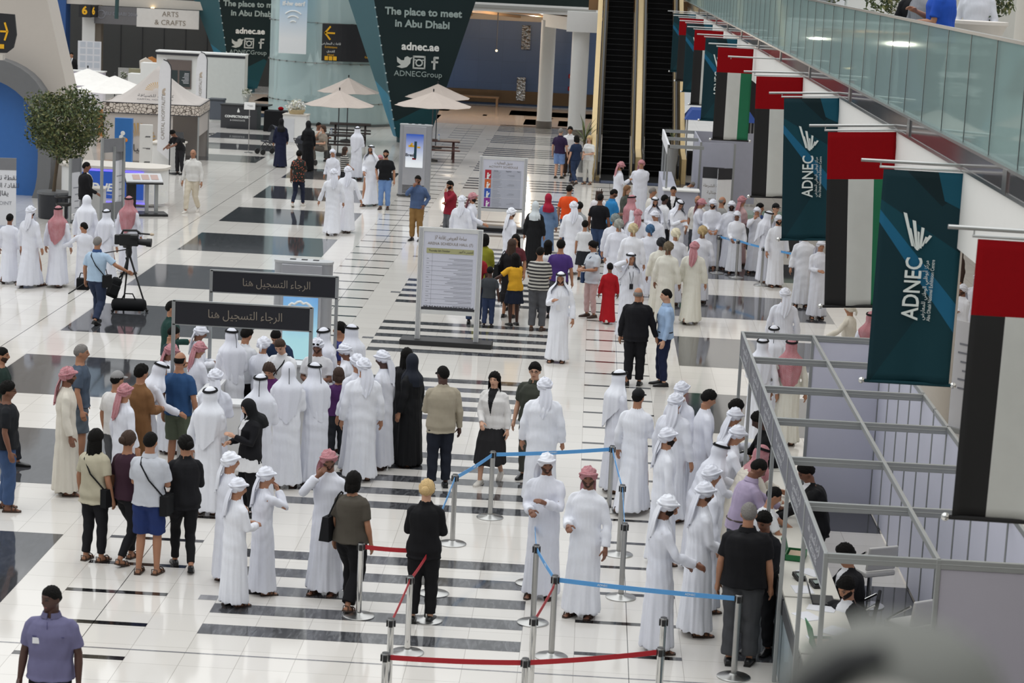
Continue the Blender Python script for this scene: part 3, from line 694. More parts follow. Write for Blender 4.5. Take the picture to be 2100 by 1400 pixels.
inlay(-3.004, -2.996, 14, 98, 3); inlay(2.996, 3.004, 14, 76, 3); inlay(-8.41, -8.395, 14, 98, 3); inlay(-34, 15, 22.79, 22.825, 5)
for k in range(7):
    y = 76.2+4.5*k
    if k < 4: inlay(-12.6, -9.3, y, y+2.4, 2)
inlay(-20, 2.4, 98.4, 111, 6)
for k in range(12):
    x = -13.3+1.56*k
    if not -4.4 < x < -2.2: inlay(x, x+.75, 99.9, 103.2, 4)
    if k % 2: inlay(x-.5, x-.3, 104, 104.8, 4)
inlay(-14, -4.6, 106, 109, 4); inlay(-1.7, 2.4, 105.4, 108.6, 4); inlay(-13, -6, 96.3, 98.6, 4)
inlay(1.6, 6.2, 75.4, 77.2, 4)
tag(fl.build('floor', [TILE, DARKM, SLAB, BLACKT, NAVYT, GREYSQ, WARMT]), kind='structure')
PAINT = mat('white_paint', '#e4e4e2', .6, noise=.02); PAINTW = mat('warm_white_paint', '#cfc9c0', .6, noise=.03); GREYP = mat('grey_paint', '#9b9b97', .6); DGREY = mat('dark_grey_panel', '#4a4a49', .6); CHAR = mat('charcoal_panel', '#2b2b2f', .6); STEEL = mat('brushed_steel', '#b4b4b2', .28, 1, noise=.05, nscale=40); CHROME = mat('chrome', '#d5d5d3', .08, 1, noise=0); ALU = mat('aluminium_profile', '#a4a7a7', .4, .6, noise=.03); BLACKP = mat('black_plastic', '#141416', .45, noise=.05); GOLDP = mat('pale_gold_panel', '#bfa778', .45, .3); WOODT = mat('warm_timber', '#b89068', .5)
def st(name, mb, mats, **k): return tag(mb.build(name, mats, **k), kind='structure')
# ---- far blue wall, its ceiling and beams
n = NT('blue_wall_panels', .35, spec=.4); b_ = n.n('TexBrick'); b_.offset = 0; b_.inputs['Scale'].default_value = 1; b_.inputs['Brick Width'].default_value = 1.2; b_.inputs['Row Height'].default_value = 1.1; b_.inputs['Mortar Size'].default_value = .006
b_.inputs['Color1'].default_value = (*lin('#41567a'), 1); b_.inputs['Color2'].default_value = (*lin('#3d5275'), 1); b_.inputs['Mortar'].default_value = (*lin('#334764'), 1)
mp = n.n('Mapping'); mp.inputs['Rotation'].default_value = (PI/2, 0, 0); n.l(n.co(), mp.inputs[0]); n.l(mp.outputs[0], b_.inputs['Vector']); BLUEW = n.out(b_.outputs['Color'])
m = MB(); m.bx(-11.5, 4.2, 112, 112.4, 0, 5.2, 0); m.bx(-11.5, 14, 112, 112.4, 5.2, 15, 2); m.bx(-11.5, 4.2, 111.85, 112, .12, .75, 1); st('wall_far', m, [BLUEW, mat('bronze_band', '#6b5a48', .25, .8), mat('upper_grey_wall', '#8d9296', .6)])
m = MB(); m.box(-1.9, 103, 4.95, 8.2, 17, .12, 0, rot=rotx(-.045)); m.bx(-6, 2.2, 110.6, 111.9, 4.28, 4.62, 1)
for k in range(4): m.box(-5.4+2.4*k, 102.6, 4.86, .22, 15.5, .14, 2, rot=rotx(-.045) @ rotz(-.18))
st('ceiling', m, [GREYP, mat('warm_cornice', '#b9a793', .6), WOODT])
m = MB(); m.bx(-5.6, 2.45, 94.6, 95.0, 5.12, 5.48, 0); m.bx(1.0, 2.45, 94.0, 95.2, 4.45, 5.3, 0); m.box(.85, 96.4, 4.75, .5, 4.6, .55, 0, rot=rotz(.33)); st('trim_1', m, [PAINT])
for nm, x, y, r, h in (('column_1', .15, 98.4, .33, 4.75), ('column_2', 1.62, 94.6, .37, 4.5)):
    m = MB(); m.lathe([(r+.02, 0), (r+.02, .35), (r, .36), (r, h)], (x, y, 0), 28, 0); m.lathe([(r+.03, 0), (r+.03, .32)], (x, y, 0), 28, 1)
    tag(m.build('column', [PAINT, mat('column_base_tile', '#77706a', .3)], smooth=True), {'column_1': 'pale round column far back in front of the blue wall', 'column_2': 'white round column beside the potted palm and left escalator'}[nm], 'column')
m = MB(); m.bx(-5.6, 2.4, 94.62, 94.66, 5.48, 6.6); tag(m.build('balcony_glass', [mat('dark_smoked_glass', '#26302f', .1, noise=0)]), kind='structure')
def lamp(x, y, z, w, col, r=.07):
    l = bpy.data.lights.new('ceiling_lamp', 'POINT'); l.energy = w; l.shadow_soft_size = r; l.color = col; o = bpy.data.objects.new('ceiling_lamp', l); COL.objects.link(o); o.location = (x, y, z)
for x, y in ((-4.2, 101), (-.6, 103)):
    lamp(x, y, 4.4, 520, (1, .86, .70), .06)
# ---- mezzanine on the right
n = NT('stone_mirror_band', .10, 0, .6); MBAND = n.out(n.mix(.5, lin('#4e4a4c'), lin('#5d595a')))
m = MB(); m.bx(5.92, 14, -2, 92, 5.55, 5.95, 0); m.bx(5.86, 5.95, -2, 92, 5.02, 5.79, 1); m.bx(5.95, 14, -2, 92, 5.0, 5.55, 1)
st('mezzanine_floor', m, [mat('mezzanine_stone', '#bdb9b2', .2), mat('white_fascia', '#e9e8e4', .6, noise=.02)])
m = MB(); m.bx(5.84, 5.9, -2, 92, 5.81, 5.99, 0); m.bx(5.83, 5.91, -2, 92, 5.775, 5.81, 1); m.bx(5.83, 5.91, -2, 92, 5.99, 6.02, 1)
for k in range(16): m.bx(5.825, 5.9, 7+6*k-.1, 7+6*k+.1, 5.79, 6.0, 1)
st('trim_2', m, [MBAND, STEEL])
GM = bpy.data.materials.new('balustrade_glass'); GM.use_nodes = True; t = GM.node_tree; t.nodes.clear(); MATS['balustrade_glass'] = GM
def glassmat(M, tint, refl, fac, body=None, bfac=0.):
    t = M.node_tree; t.nodes.clear(); o = t.nodes.new('ShaderNodeOutputMaterial'); a = t.nodes.new('ShaderNodeBsdfTransparent'); a.inputs[0].default_value = (*lin(tint), 1)
    g = t.nodes.new('ShaderNodeBsdfGlossy'); g.inputs['Color'].default_value = (*lin(refl), 1); g.inputs['Roughness'].default_value = .03
    x = t.nodes.new('ShaderNodeMixShader'); x.inputs[0].default_value = fac; t.links.new(a.outputs[0], x.inputs[1]); t.links.new(g.outputs[0], x.inputs[2]); res = x
    if body:
        d = t.nodes.new('ShaderNodeBsdfDiffuse'); d.inputs[0].default_value = (*lin(body), 1); y = t.nodes.new('ShaderNodeMixShader'); y.inputs[0].default_value = bfac; t.links.new(x.outputs[0], y.inputs[1]); t.links.new(d.outputs[0], y.inputs[2]); res = y
    t.links.new(res.outputs[0], o.inputs[0]); return M
glassmat(GM, '#cfdedc', '#d3e4e2', .45, '#a9bfbd', .42)
t_ = empty('glass_balustrade', (5.9, 0, 6.0), 0, 'long green tinted glass balustrade along the upper floor edge', 'railing')
for k in range(62):
    y = 6+1.42*k
    m = MB(); m.bx(-.012, .012, y+.012, y+1.408, .0, 1.06, 0); m.bx(-.016, .016, y-.012, y+.012, 0, 1.06, 1)
    m.build('glass_panel', [GM, mat('dark_glass_joint', '#26302f', .3, noise=0)], t_)
m = MB(); m.bx(-.02, .02, 6, 94, 1.055, 1.085); m.build('top_rail', [STEEL], t_)
m = MB(); m.bx(13.6, 14, -2, 92, 5.9, 9.5, 0); m.bx(13.6, 14, -2, 100, 0, 5, 1); st('wall_right', m, [mat('upper_wall', '#b9b7b0', .6), mat('lower_wall_pale', '#9c9894', .6)])
m = MB(); m.bx(7.0, 13.6, 86, 86.4, 0, 5, 0); st('wall_back_right', m, [mat('lower_wall_dark', '#2d2e33')])
m = MB(); m.lathe([(.29, 0), (.29, 5.0)], (8.2, 36.4, 0), 32); tag(m.build('column', [PAINTW], smooth=True), 'wide cream column under the mezzanine behind the booth', 'column')
m = MB(); m.lathe([(.35, 0), (.35, 3.4)], (8.75, 33, 5.95), 28); tag(m.build('column', [PAINTW], smooth=True), 'pale column on the upper floor at the right edge', 'column')
m = MB(); m.box(7.3, 42, 6.9, .8, .5, 1.9); tag(m.build('display_plinth', [PAINT], bevel=.03), 'white box plinth on the upper floor behind the glass', 'plinth')
area('added_mezzanine_fill', (9.9, 48, 4.97), (0, 0, 0), 7, 70, 1150, (1, .97, .93))  # added fill light, no real fitting, brightens the space under the mezzanine
# ---- left pod wall with grey rimmed oval and blue inside
def lwall():
    m = MB(); pl = [(-6, -.2), (1.05, -.2), (2.05, .35), (1.6, 2.0), (1.22, 3.6), (.72, 5.65), (.3, 7.6), (-6, 7.6)]
    m.prism(pl, .0, 1.2, 'y', 0)
    o = st('wall_left', m, [mat('beige_pod_wall', '#c9c1b8', .6, noise=.02)], loc=(-14.2, 63.4, 0))
    def oval(cx, cz, a, b, ex, n=48):
        return [(cx+a*math.copysign(abs(math.cos(t))**(2/ex), math.cos(t)), cz+b*math.copysign(abs(math.sin(t))**(2/ex), math.sin(t))) for t in [2*PI*i/n for i in range(n)]]
    A = oval(-16.6, 1.35, 3.45, 2.72, 3.2); B = oval(-16.75, 1.22, 3.22, 2.30, 3.0); m = MB(); N = len(A)
    V = [(x, 63.4, z) for x, z in A]+[(x, 62.75, z) for x, z in A]+[(x, 62.75, z) for x, z in B]+[(x, 63.3, z) for x, z in B]; F = []
    for r in range(3):
        for i in range(N): j = (i+1) % N; F.append((r*N+i, r*N+j, (r+1)*N+j, (r+1)*N+i))
    m.add(V, F, 0); m.add([(x, 63.3, z) for x, z in B], [tuple(range(N))], 1)
    st('window_1', m, [mat('grey_rim', '#747577', .45), mat('blue_inner', '#3a6fb5', .3)])
lwall()
m = MB(); m.bx(-26.4, -24.6, 112, 113, 0, 8, 0); st('trim_3', m, [mat('deep_blue_panel', '#2c548f', .5)])
m = MB(); m.bx(-34, -11.4, 117, 117.4, 0, 6.5, 0); m.bx(-34, -11.4, 117, 117.4, 6.5, 15, 2)
for k in range(14): m.bx(-24+1.15*k, -23.97+1.15*k, 116.97, 117.0, 0, 6.5, 1)
st('wall_back_left', m, [DGREY, CHAR, mat('upper_grey_wall', '#8d9296')])
m = MB(); m.bx(-30, -15, 112.2, 113.2, 3.98, 4.4, 0); st('trim_4', m, [PAINTW])
m = MB(); m.bx(-23.75, -23.1, 112, 112.6, 0, 3.9, 0); m.bx(-23.1, -22.8, 112.05, 112.6, 0, 4, 1); tag(m.build('column', [PAINT, mat('taupe_side', '#6d6459')]), 'white square column under the number sign, far left', 'column')
# ---- glass drum
DG = bpy.data.materials.new('teal_drum_glass'); DG.use_nodes = True; MATS['teal_drum_glass'] = DG; glassmat(DG, '#dcecec', '#dcecec', .3, '#c9dcdd', .55)
t_ = empty('glass_drum', (-9.0, 96.2, 0), 0, 'tall curved teal glass cylinder behind the cafe umbrellas', 'glass tower')
for lv, (z0, z1) in enumerate(((.1, .95), (.97, 2.62), (2.64, 4.3), (4.32, 7.5))):
    m = MB(); m.lathe([(2.82, z0), (2.82, z1)], (0, 0, 0), 56, a0=PI, a1=2*PI-.0); m.build('glass_tier', [DG], t_, smooth=True)
m = MB()
for z in (.96, 2.63, 4.31):
    for i in range(19): a = PI+PI*i/18; m.box(2.84*math.cos(a), 2.84*math.sin(a), z, .10, .10, .05, rot=rotz(a))
    m.tube([(2.83*math.cos(PI+PI*i/40), 2.83*math.sin(PI+PI*i/40), z) for i in range(41)], .014, 5)
m.build('glass_clamps', [STEEL], t_)
m = MB(); m.lathe([(2.35, .0), (2.35, 7.5)], (0, 0, 0), 40, 0, a0=PI, a1=2*PI)
m.build('inner_core', [mat('pale_teal_core', '#c6dbda', .5)], t_, smooth=True)
for i in range(10):
    a = PI+PI*(i+.5)/10; m = MB(); m.cyl((2.55*math.cos(a), 2.55*math.sin(a), .05), (2.55*math.cos(a), 2.55*math.sin(a), 7.4), .055, n=10); m.build('fin_tube', [mat('white_tube', '#e8f0ee', .3)], t_, smooth=True)
m = MB(); m.lathe([(2.9, 0), (2.9, .1)], (0, 0, 0), 48); m.build('base_ring', [mat('drum_base', '#59605f', .4)], t_)
SIGNDK = mat('dark_sign', '#222327', .5); YEL = mat('sign_yellow', '#f0b51c', .5, noise=0); WLET = mat('white_lettering', '#eef0ee', .6, noise=0)
def curved(r, a0, a1, z0, z1, mt, nm, par, k=14):
    m = MB(); V = []; 
    for rr in (r, r+.05):
        for i in range(k+1):
            a = a0+(a1-a0)*i/k; V += [(rr*math.cos(a), rr*math.sin(a), z0), (rr*math.cos(a), rr*math.sin(a), z1)]
    F = []; o = 2*(k+1)
    for i in range(k): F += [(2*i, 2*i+1, 2*i+3, 2*i+2), (o+2*i, o+2*i+2, o+2*i+3, o+2*i+1), (2*i+1, o+2*i+1, o+2*i+3, 2*i+3), (2*i, 2*i+2, o+2*i+2, o+2*i)]
    F += [(0, o, o+1, 1), (2*k, 2*k+1, o+2*k+1, o+2*k)]
    m.add(V, F); return m.build(nm, [mt], par)
s_ = empty('direction_sign', (-9.0, 96.2, 0), 0, 'dark curved direction sign with yellow arrow on the glass drum', 'sign')
curved(2.9, PI*1.475, PI*1.79, 2.75, 4.3, SIGNDK, 'board', s_)
def onarc(x, z, txt, size, mt, r=2.965):
    a = math.asin(max(-1, min(1, x/r))); return lettering(txt, size, mt, s_, (r*math.sin(a), -r*math.cos(a), z), (PI/2, 0, a))
m = MB(); m.box(0, 0, 0, .42, .02, .07); m.box(-.10, 0, .13, .38, .02, .07, rot=roty(-.9)); m.box(-.10, 0, -.13, .38, .02, .07, rot=roty(.9)); m.build('arrow', [YEL], s_, loc=(.10, -2.965, 3.92))
for zz_, a_, b_ in ((3.42, 'قاعات المعارض', 'Exhibitions'), (3.1, 'الفندق', 'Hotel')):
    onarc(.16, zz_+.06, ar(a_), .13, WLET); onarc(.16, zz_-.09, b_, .12, YEL)
m = MB(); [m.box(-.18+.18*i, 0, 0, .15, .02, .17) for i in range(3)]; m.build('pictograms', [YEL], s_, loc=(.16, -2.965, 2.87))
a = .62; m = MB(); m.tube([(-.32, 0, .26), (-.2, 0, .28), (.1, 0, -.14), (.3, 0, -.16), (.28, 0, -.26), (.05, 0, -.26), (-.24, 0, .16), (-.32, 0, .16)], .03, 6, closed=True); m.ell((.0, 0, .26), (.05, .03, .05), 10, 6); m.box(0, 0, .1, .07, .03, .18); m.build('escalator_symbol', [YEL], s_, loc=(2.96*math.sin(a), -2.96*math.cos(a), 3.9), rot=(0, 0, a))
for zz_, q_ in ((3.4, 'Capital Suite'), (3.05, 'Capital Hall')): onarc(1.78, zz_-.09, q_, .12, YEL); onarc(1.78, zz_+.06, ar('القاعة'), .12, WLET)
b_ = empty('hanging_banner', (-10.42, 92.9, 0), 0, 'tall white and blue banner with wireless symbol hanging before the drum', 'banner')
n = NT('wifi_banner_cloth', .6); x, y, z = n.xyz(n.co()); WB = n.out(n.mix(n.math('MINIMUM', n.math('MAXIMUM', n.math('MULTIPLY', n.math('SUBTRACT', z, 3.6), .6), 0.), 1.), lin('#f2f5f7'), lin('#a9cbe6')))
m = MB(); m.bx(-.58, .58, -.03, .03, 3.0, 7.2); m.build('fabric', [WB], b_)
for k in range(3):
    r = .16+.15*k; m = MB(); m.tube([(r*math.cos(t), -.045, r*math.sin(t)) for t in [PI*.25+PI*.5*i/10 for i in range(11)]], .032, 6); m.build('wireless_symbol', [WLET], b_, loc=(0, 0, 4.2+.06*k))
for k, s in enumerate(('واي فاي', 'مجاني', 'free wi-fi')): lettering(ar(s), .26, WLET, b_, (0, -.045, 5.75-.34*k), bold=.01)
# ---- teal inverted cones with lettering
n = NT('teal_facets', .6, spec=.3); x, y, z = n.xyz(n.co())
def half(a, b, c, d): return n.math('GREATER_THAN', n.math('ADD', n.math('ADD', n.math('MULTIPLY', x, a), n.math('MULTIPLY', z, b)), n.math('MULTIPLY', y, d)), c)
f1 = n.math('MULTIPLY', half(.55, -1, -1.25, 0), half(-.7, -1, -2.35, 0)); f2 = half(-.2, -1, -.7, 0); f3 = n.math('MULTIPLY', half(-1, .25, .95, 0), half(1.2, -1.2, -4.2, 0))
c0 = n.mix(n.math('MINIMUM', n.math('MULTIPLY', f1, 1.), 1.), lin('#14282b'), lin('#16474f')); c0 = n.mix(f2, c0, lin('#184c56')); TEALC = n.out(c0)
TEALS = NT('teal_side', .6); _x, _y, _z = TEALS.xyz(TEALS.co()); TEALSIDE = TEALS.out(TEALS.mix(TEALS.math('LESS_THAN', TEALS.math('ADD', _z, TEALS.math('MULTIPLY', _x, .7)), 1.1), lin('#2c5c66'), lin('#2f7f9b')))
def icons(par, y):
    m = MB(); bird = [(-.30, -.22), (-.12, -.14), (-.28, -.02), (-.30, .2), (-.12, .06), (0, .06), (.02, .18), (.13, .24), (.24, .18), (.34, .2), (.27, .1), (.26, -.05), (.12, -.22), (-.08, -.28)]
    m.prism([(px-.62, pz) for px, pz in bird], 0, .01, 'y')
    for q in ((-.02, -.28, .06, .56), (.48, -.28, .06, .56)): pass
    m.bx(-.26, .26, 0, .01, .20, .28); m.bx(-.26, .26, 0, .01, -.28, -.22); m.bx(-.26, -.20, 0, .01, -.28, .28); m.bx(.20, .26, 0, .01, -.28, .28); m.bx(-.26, -.12, 0, .01, .08, .12); m.bx(.12, .26, 0, .01, .08, .12)
    m.tube([(.13*math.cos(t), .005, -.02+.13*math.sin(t)) for t in [2*PI*i/18 for i in range(18)]], .03, 6, closed=True)
    m.bx(.58, .67, 0, .01, -.28, .14); m.bx(.50, .78, 0, .01, .0, .08); m.bx(.60, .80, 0, .01, .18, .27); m.bx(.58, .67, 0, .01, .1, .24)
    return m.build('social_icons', [mat('pale_icons', '#c9cfcc', .6)], par, loc=(0, y, 0))
def cone(X, Y, lab, dx, dz=0., rz=0.):
    c = empty('display_cone', (X, Y, 0), rz, lab, 'display')
    top = [(-1.72+dx, -1.3), (2.35+dx, -1.1), (1.2+dx, 2.4), (-3.2+dx, 2.0)]; bot = [(-.7, .1), (.6, .2), (.5, 1.0), (-.9, .9)]; z1 = 7.8
    sc2 = 1.28
    T = [(bx_+(tx-bx_)*1.32, by+(ty-by)*1.32) for (tx, ty), (bx_, by) in zip(top, bot)]
    m = MB(); V = [(a, b, .2) for a, b in bot]+[(a, b, z1) for a, b in T]
    m.add(V, [(0, 1, 5, 4)], 0); m.add(V, [(3, 0, 4, 7)], 1); m.add(V, [(1, 2, 6, 5), (2, 3, 7, 6), (4, 5, 6, 7), (3, 2, 1, 0)], 0)
    m.build('wrapped_shell', [TEALC, TEALSIDE], c)
    for i in range(22):
        t = i/21; m = MB(); m.ell((bot[0][0]+(T[0][0]-bot[0][0])*t, bot[0][1]+(T[0][1]-bot[0][1])*t-.02, .2+(z1-.2)*t), (.035, .035, .035), 6, 4); m.build('edge_stud', [mat('pale_studs', '#b9c6c6', .4)], c)
    m = MB(); m.lathe([(.62, 0), (.62, .2)], (-.1, .5, 0), 24); m.build('base', [mat('teal_base', '#173f47', .5)], c)
    tl = math.atan2((bot[0][1]-T[0][1]), z1-.2)
    def at(z, off=.035):
        t = (z-.2)/(z1-.2); L = [Vector((bot[i][0]+(T[i][0]-bot[i][0])*t, bot[i][1]+(T[i][1]-bot[i][1])*t, z)) for i in (0, 1)]
        c_ = (L[0]+L[1])/2; c_.y -= off; yaw = math.atan2(L[1].y-L[0].y, L[1].x-L[0].x); return c_, (PI/2+tl, 0, yaw)
    GL = mat('grey_lettering', '#9fb0ae', .6, noise=0)
    for s, z, sz, mt in (('The place to meet', 5.16, .40, GL), ('in Abu Dhabi', 4.70, .40, GL), ('adnec.ae', 3.82, .42, WLET), ('ADNECGroup', 2.75, .31, GL)):
        p, r = at(z+dz); lettering(s, sz, mt, c, p, r, .02, bold=.012 if sz > .35 else 0)
    p, r = at(3.22+dz); o = icons(c, 0); o.location = p; o.rotation_euler = (tl, 0, r[2]); o.scale = (.95, 1, .95)
    # small mark on the side face
    p = Vector((bot[0][0]*.25+bot[3][0]*.0+(T[0][0]+T[3][0])*.30, -.6, 5.05)); 
cone(-4.72, 87.2, 'dark teal inverted cone with white lettering before the blue wall', 0.)
cone(-15.3, 111.6, 'dark teal inverted cone behind the white kiosk, partly hidden by the drum', 0., -.72, .22)
# ---- escalators
def escalator(x, lab):
    e = empty('escalator', (x, 77.4, 0), 0, lab, 'escalator', 'pair of escalators')
    m = MB(); w = .5; pr = [(-.6, 0), (1.2, 0)]; yy, zz_ = 1.2, 0.
    V = []; F = []
    for i in range(31):
        a = len(V); V += [(-w, yy, zz_), (w, yy, zz_), (-w, yy, zz_+.197), (w, yy, zz_+.197), (-w, yy+.34, zz_+.197), (w, yy+.34, zz_+.197)]; F += [(a, a+1, a+3, a+2), (a+2, a+3, a+5, a+4)]; yy += .34; zz_ += .197
    m.add(V, F, 0); m.bx(-w, w, -1.2, 1.2, -.02, .012, 0); m.bx(-w, w, yy, yy+2, zz_-.1, zz_, 0)
    for i in range(31):
        y_, z_ = 1.2+.34*i, .197*(i+1); m.bx(-w, w, y_-.012, y_+.03, z_-.012, z_+.004, 1)
    m.build('steps', [mat('black_tread', '#0a0a0b', .8, spec=.15), mat('tread_edge', '#1b1b1c', .7)], e)
    for q in (-1, 1):
        P_ = [(q*.60, -1.0, .2), (q*.60, -1.15, .65), (q*.60, -.95, .95), (q*.60, .9, .97), (q*.60, 1.6, 1.2), (q*.60, yy-.2, zz_+.9), (q*.60, yy+.8, zz_+.98), (q*.60, yy+2.2, zz_+.98)]
        m = MB(); m.tube(P_, .045, 8); m.build('handrail', [BLACKP], e, smooth=True)
        m = MB(); m.prism([(-1.05, .12), (1.2, .12), (yy, zz_), (yy+2, zz_), (yy+2, zz_+.95), (yy+.8, zz_+.95), (yy-.2, zz_+.87), (1.6, 1.17), (.9, .94), (-1, .92)], q*.60-.012, q*.60+.012, 'x'); m.build('glass_side', [mat('escalator_side_glass', '#4c4a42', .15, noise=0, alpha=.55)], e)
        m = MB(); m.prism([(-1.3, 0), (1.3, 0), (yy+.2, zz_-.12), (yy+2, zz_-.12), (yy+2, zz_+.12), (yy, zz_+.14), (1.2, .17), (-1.3, .14)], q*.60-.07+q*.02, q*.60+.07+q*.02, 'x'); m.build('skirt', [mat('escalator_skirt', '#8d7a55', .35, .5)], e)
    m = MB(); m.bx(-w, w, -1.9, -1.1, 0, .015); m.build('floor_plate', [mat('navy_floor_plate', '#2c3850', .4)], e)
    m = MB(); m.bx(-w, w, yy-.02, yy+.3, zz_, zz_+.02); m.build('comb_plate', [mat('orange_comb', '#b5642c', .5)], e)
    m = MB(); m.bx(-.14, .14, -.1, .1, .0, .0); 
    return e
escalator(3.19, 'left escalator rising to the upper floor beside the white column'); escalator(4.73, 'right escalator rising to the upper floor behind the police booth')
m = MB()
for x0, x1 in ((2.28, 2.46), (3.86, 4.06), (5.46, 5.62)): m.prism([(76.5, 0), (78.6, 0), (89.2, 5.75), (91.4, 5.75), (91.4, 6.5), (89, 6.5), (78.2, 1.0), (76.6, .85)], x0, x1, 'x')
st('trim_5', m, [GOLDP])
m = MB(); m.bx(1.9, 6, 89.6, 93, 5.5, 6.0); st('landing_floor', m, [mat('landing_wood', '#8a6b4a', .4)])
m = MB(); m.bx(2.5, 6.2, 96.5, 96.8, 0, 9); st('wall_escalator', m, [mat('dark_taupe_wall', '#50483c', .6)])
# ---- banners along the mezzanine
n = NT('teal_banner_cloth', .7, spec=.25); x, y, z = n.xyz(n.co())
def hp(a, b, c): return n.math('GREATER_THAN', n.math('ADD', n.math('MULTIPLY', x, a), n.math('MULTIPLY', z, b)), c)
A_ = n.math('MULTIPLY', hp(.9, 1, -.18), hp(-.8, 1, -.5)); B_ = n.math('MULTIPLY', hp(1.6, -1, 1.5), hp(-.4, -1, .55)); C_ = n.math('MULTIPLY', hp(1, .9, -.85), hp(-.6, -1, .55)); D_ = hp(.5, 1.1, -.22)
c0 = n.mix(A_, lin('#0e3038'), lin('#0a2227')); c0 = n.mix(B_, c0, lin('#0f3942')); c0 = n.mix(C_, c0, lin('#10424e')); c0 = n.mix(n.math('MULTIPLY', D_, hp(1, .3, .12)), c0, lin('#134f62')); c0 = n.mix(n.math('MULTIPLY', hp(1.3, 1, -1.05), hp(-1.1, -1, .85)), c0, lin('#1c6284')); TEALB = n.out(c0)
FR, FK, FWt, FG = mat('flag_red', '#8b0d14', .9, nscale=20, spec=.1), mat('flag_black', '#141313', .75), mat('flag_white', '#c9cac5', .75), mat('flag_green', '#136b47', .75)
BLET = mat('banner_lettering', '#dfe6e2', .6, noise=0)
def banner(y, kind, lab, tilt=0., ylen=2.06, dx=0.):
    t = empty('flag_banner' if kind == 'uae' else 'hanging_banner', (5.45+dx, y, 5.765), 0, lab, 'flag' if kind == 'uae' else 'banner', 'flags along the mezzanine' if kind == 'uae' else 'teal banners along the mezzanine')
    t.rotation_euler = (0, tilt, 0)
    w, nx, nz = .80, 16, 26; V = []; F = []; M = []
    for i in range(nz+1):
        for j in range(nx+1):
            u, v = j/nx, i/nz; V.append(((u-.5)*w, .012*math.sin(u*7+v*2+y)*v+.006*math.sin(13*u)*v, -.02-ylen*v))
    us = (0, .335, .667)
    for i in range(nz):
        for j in range(nx):
            a = i*(nx+1)+j; F.append((a, a+1, a+nx+2, a+nx+1)); M.append(0 if i < 7 else 1+min(2, int((j+.5)/nx*3)))
    me = mkmesh('fabric', V, F, M if kind == 'uae' else [0]*len(F), smooth=True)
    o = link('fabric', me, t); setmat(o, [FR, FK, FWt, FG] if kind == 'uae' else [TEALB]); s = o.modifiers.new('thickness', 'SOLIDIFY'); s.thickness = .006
    m = MB(); m.cyl((-.62, 0, .055), (.46, 0, .055), .017, n=10); m.build('rod', [STEEL], t, smooth=True)
    m = MB(); m.cyl((-.44, 0, .0), (.44, 0, .0), .012, n=8)
    for q in (-.43, .43): m.cyl((q, 0, .0), (q, 0, .06), .006, n=6)
    m.build('top_bar', [STEEL], t)
    m = MB(); m.cyl((-.42, 0, -.03-ylen), (.42, 0, -.03-ylen), .018, n=10); m.build('bottom_bar', [FK if kind == 'uae' else TEALB], t)
    for q in (-1, 1): m = MB(); m.ell((q*.445, 0, -.03-ylen), (.032, .032, .032), 14, 9); m.build('ball_end', [CHROME], t, smooth=True)
    if kind != 'uae':
        lettering('ADNEC', .225, BLET, t, (-.03, -.03, -1.155), (PI/2, -PI/2, 0), .003, width=.61, bold=.003)
        lettering('Abu Dhabi National Exhibition Centre', .05, BLET, t, (.145, -.03, -1.165), (PI/2, -PI/2, 0), .003, width=.60)
        lettering(ar('مركز أبوظبي الوطني للمعارض'), .055, BLET, t, (.085, -.03, -1.165), (PI/2, -PI/2, 0), .003, width=.58)
        m = MB(); X_ = lambda c: -.4+.8*(c-48)/330; Z_ = lambda c: -(c+53)/796*2.06
        for x0, z0, x1, z1, w_ in ((146, 110, 186, 236, .034), (184, 137, 205, 250, .034), (172, 166, 197, 244, .016), (205, 178, 211, 246, .020), (221, 162, 217, 242, .030), (238, 196, 224, 234, .020), (254, 190, 234, 222, .028)):
            for dy, o_ in ((-.03, (0, 1, 2, 3)), (-.024, (3, 2, 1, 0))): m.add([(X_(x0)-w_/2, dy, Z_(z0)), (X_(x0)+w_/2, dy, Z_(z0)-.008), (X_(x1)+w_*.35, dy, Z_(z1)), (X_(x1)-w_*.35, dy, Z_(z1)+.006)], [o_])
        m.build('fan_emblem', [BLET], t)
    return t
for y, k, lab, tl, dx in ((15.95, 'uae', 'nearest red, black and white flag at the right edge of the photo', .010, .055), (21.3, 'adnec', 'nearest teal banner with a fan emblem, above the booth', .006, .05), (26.1, 'uae', 'second flag from the camera, beside the large teal banner', -.052, 0), (32.4, 'adnec', 'second teal banner from the camera, above the waiting queue', -.05, 0), (38.2, 'uae', 'third flag from the camera, with red top and green edge hidden', -.024, 0), (50.2, 'uae', 'fourth flag, green stripe fully in view above the booth', 0., -.03), (56.2, 'adnec', 'third teal banner, its emblem half hidden by the fourth flag', 0., -.03), (62.2, 'uae', 'fifth flag counted from the camera', 0., -.05), (68.2, 'adnec', 'fourth teal banner, narrow strip showing before the escalator', 0, -.05), (74.2, 'uae', 'sixth flag, mostly hidden beside the escalator', 0, -.05), (80.2, 'adnec', 'last teal banner, beside the right escalator', 0, -.05)):
    banner(y, k, lab, tl, dx=dx)
m = MB(); m.cyl((-.5, 0, 0), (.46, 0, 0), .017, n=10); m.cyl((-.44, 0, 0), (-.44, 0, -.05), .008, n=6); o = m.build('banner_rod', [STEEL], loc=(5.4, 44.2, 5.80)); tag(o, 'bare steel banner rod between the third and fourth flags', 'rod')
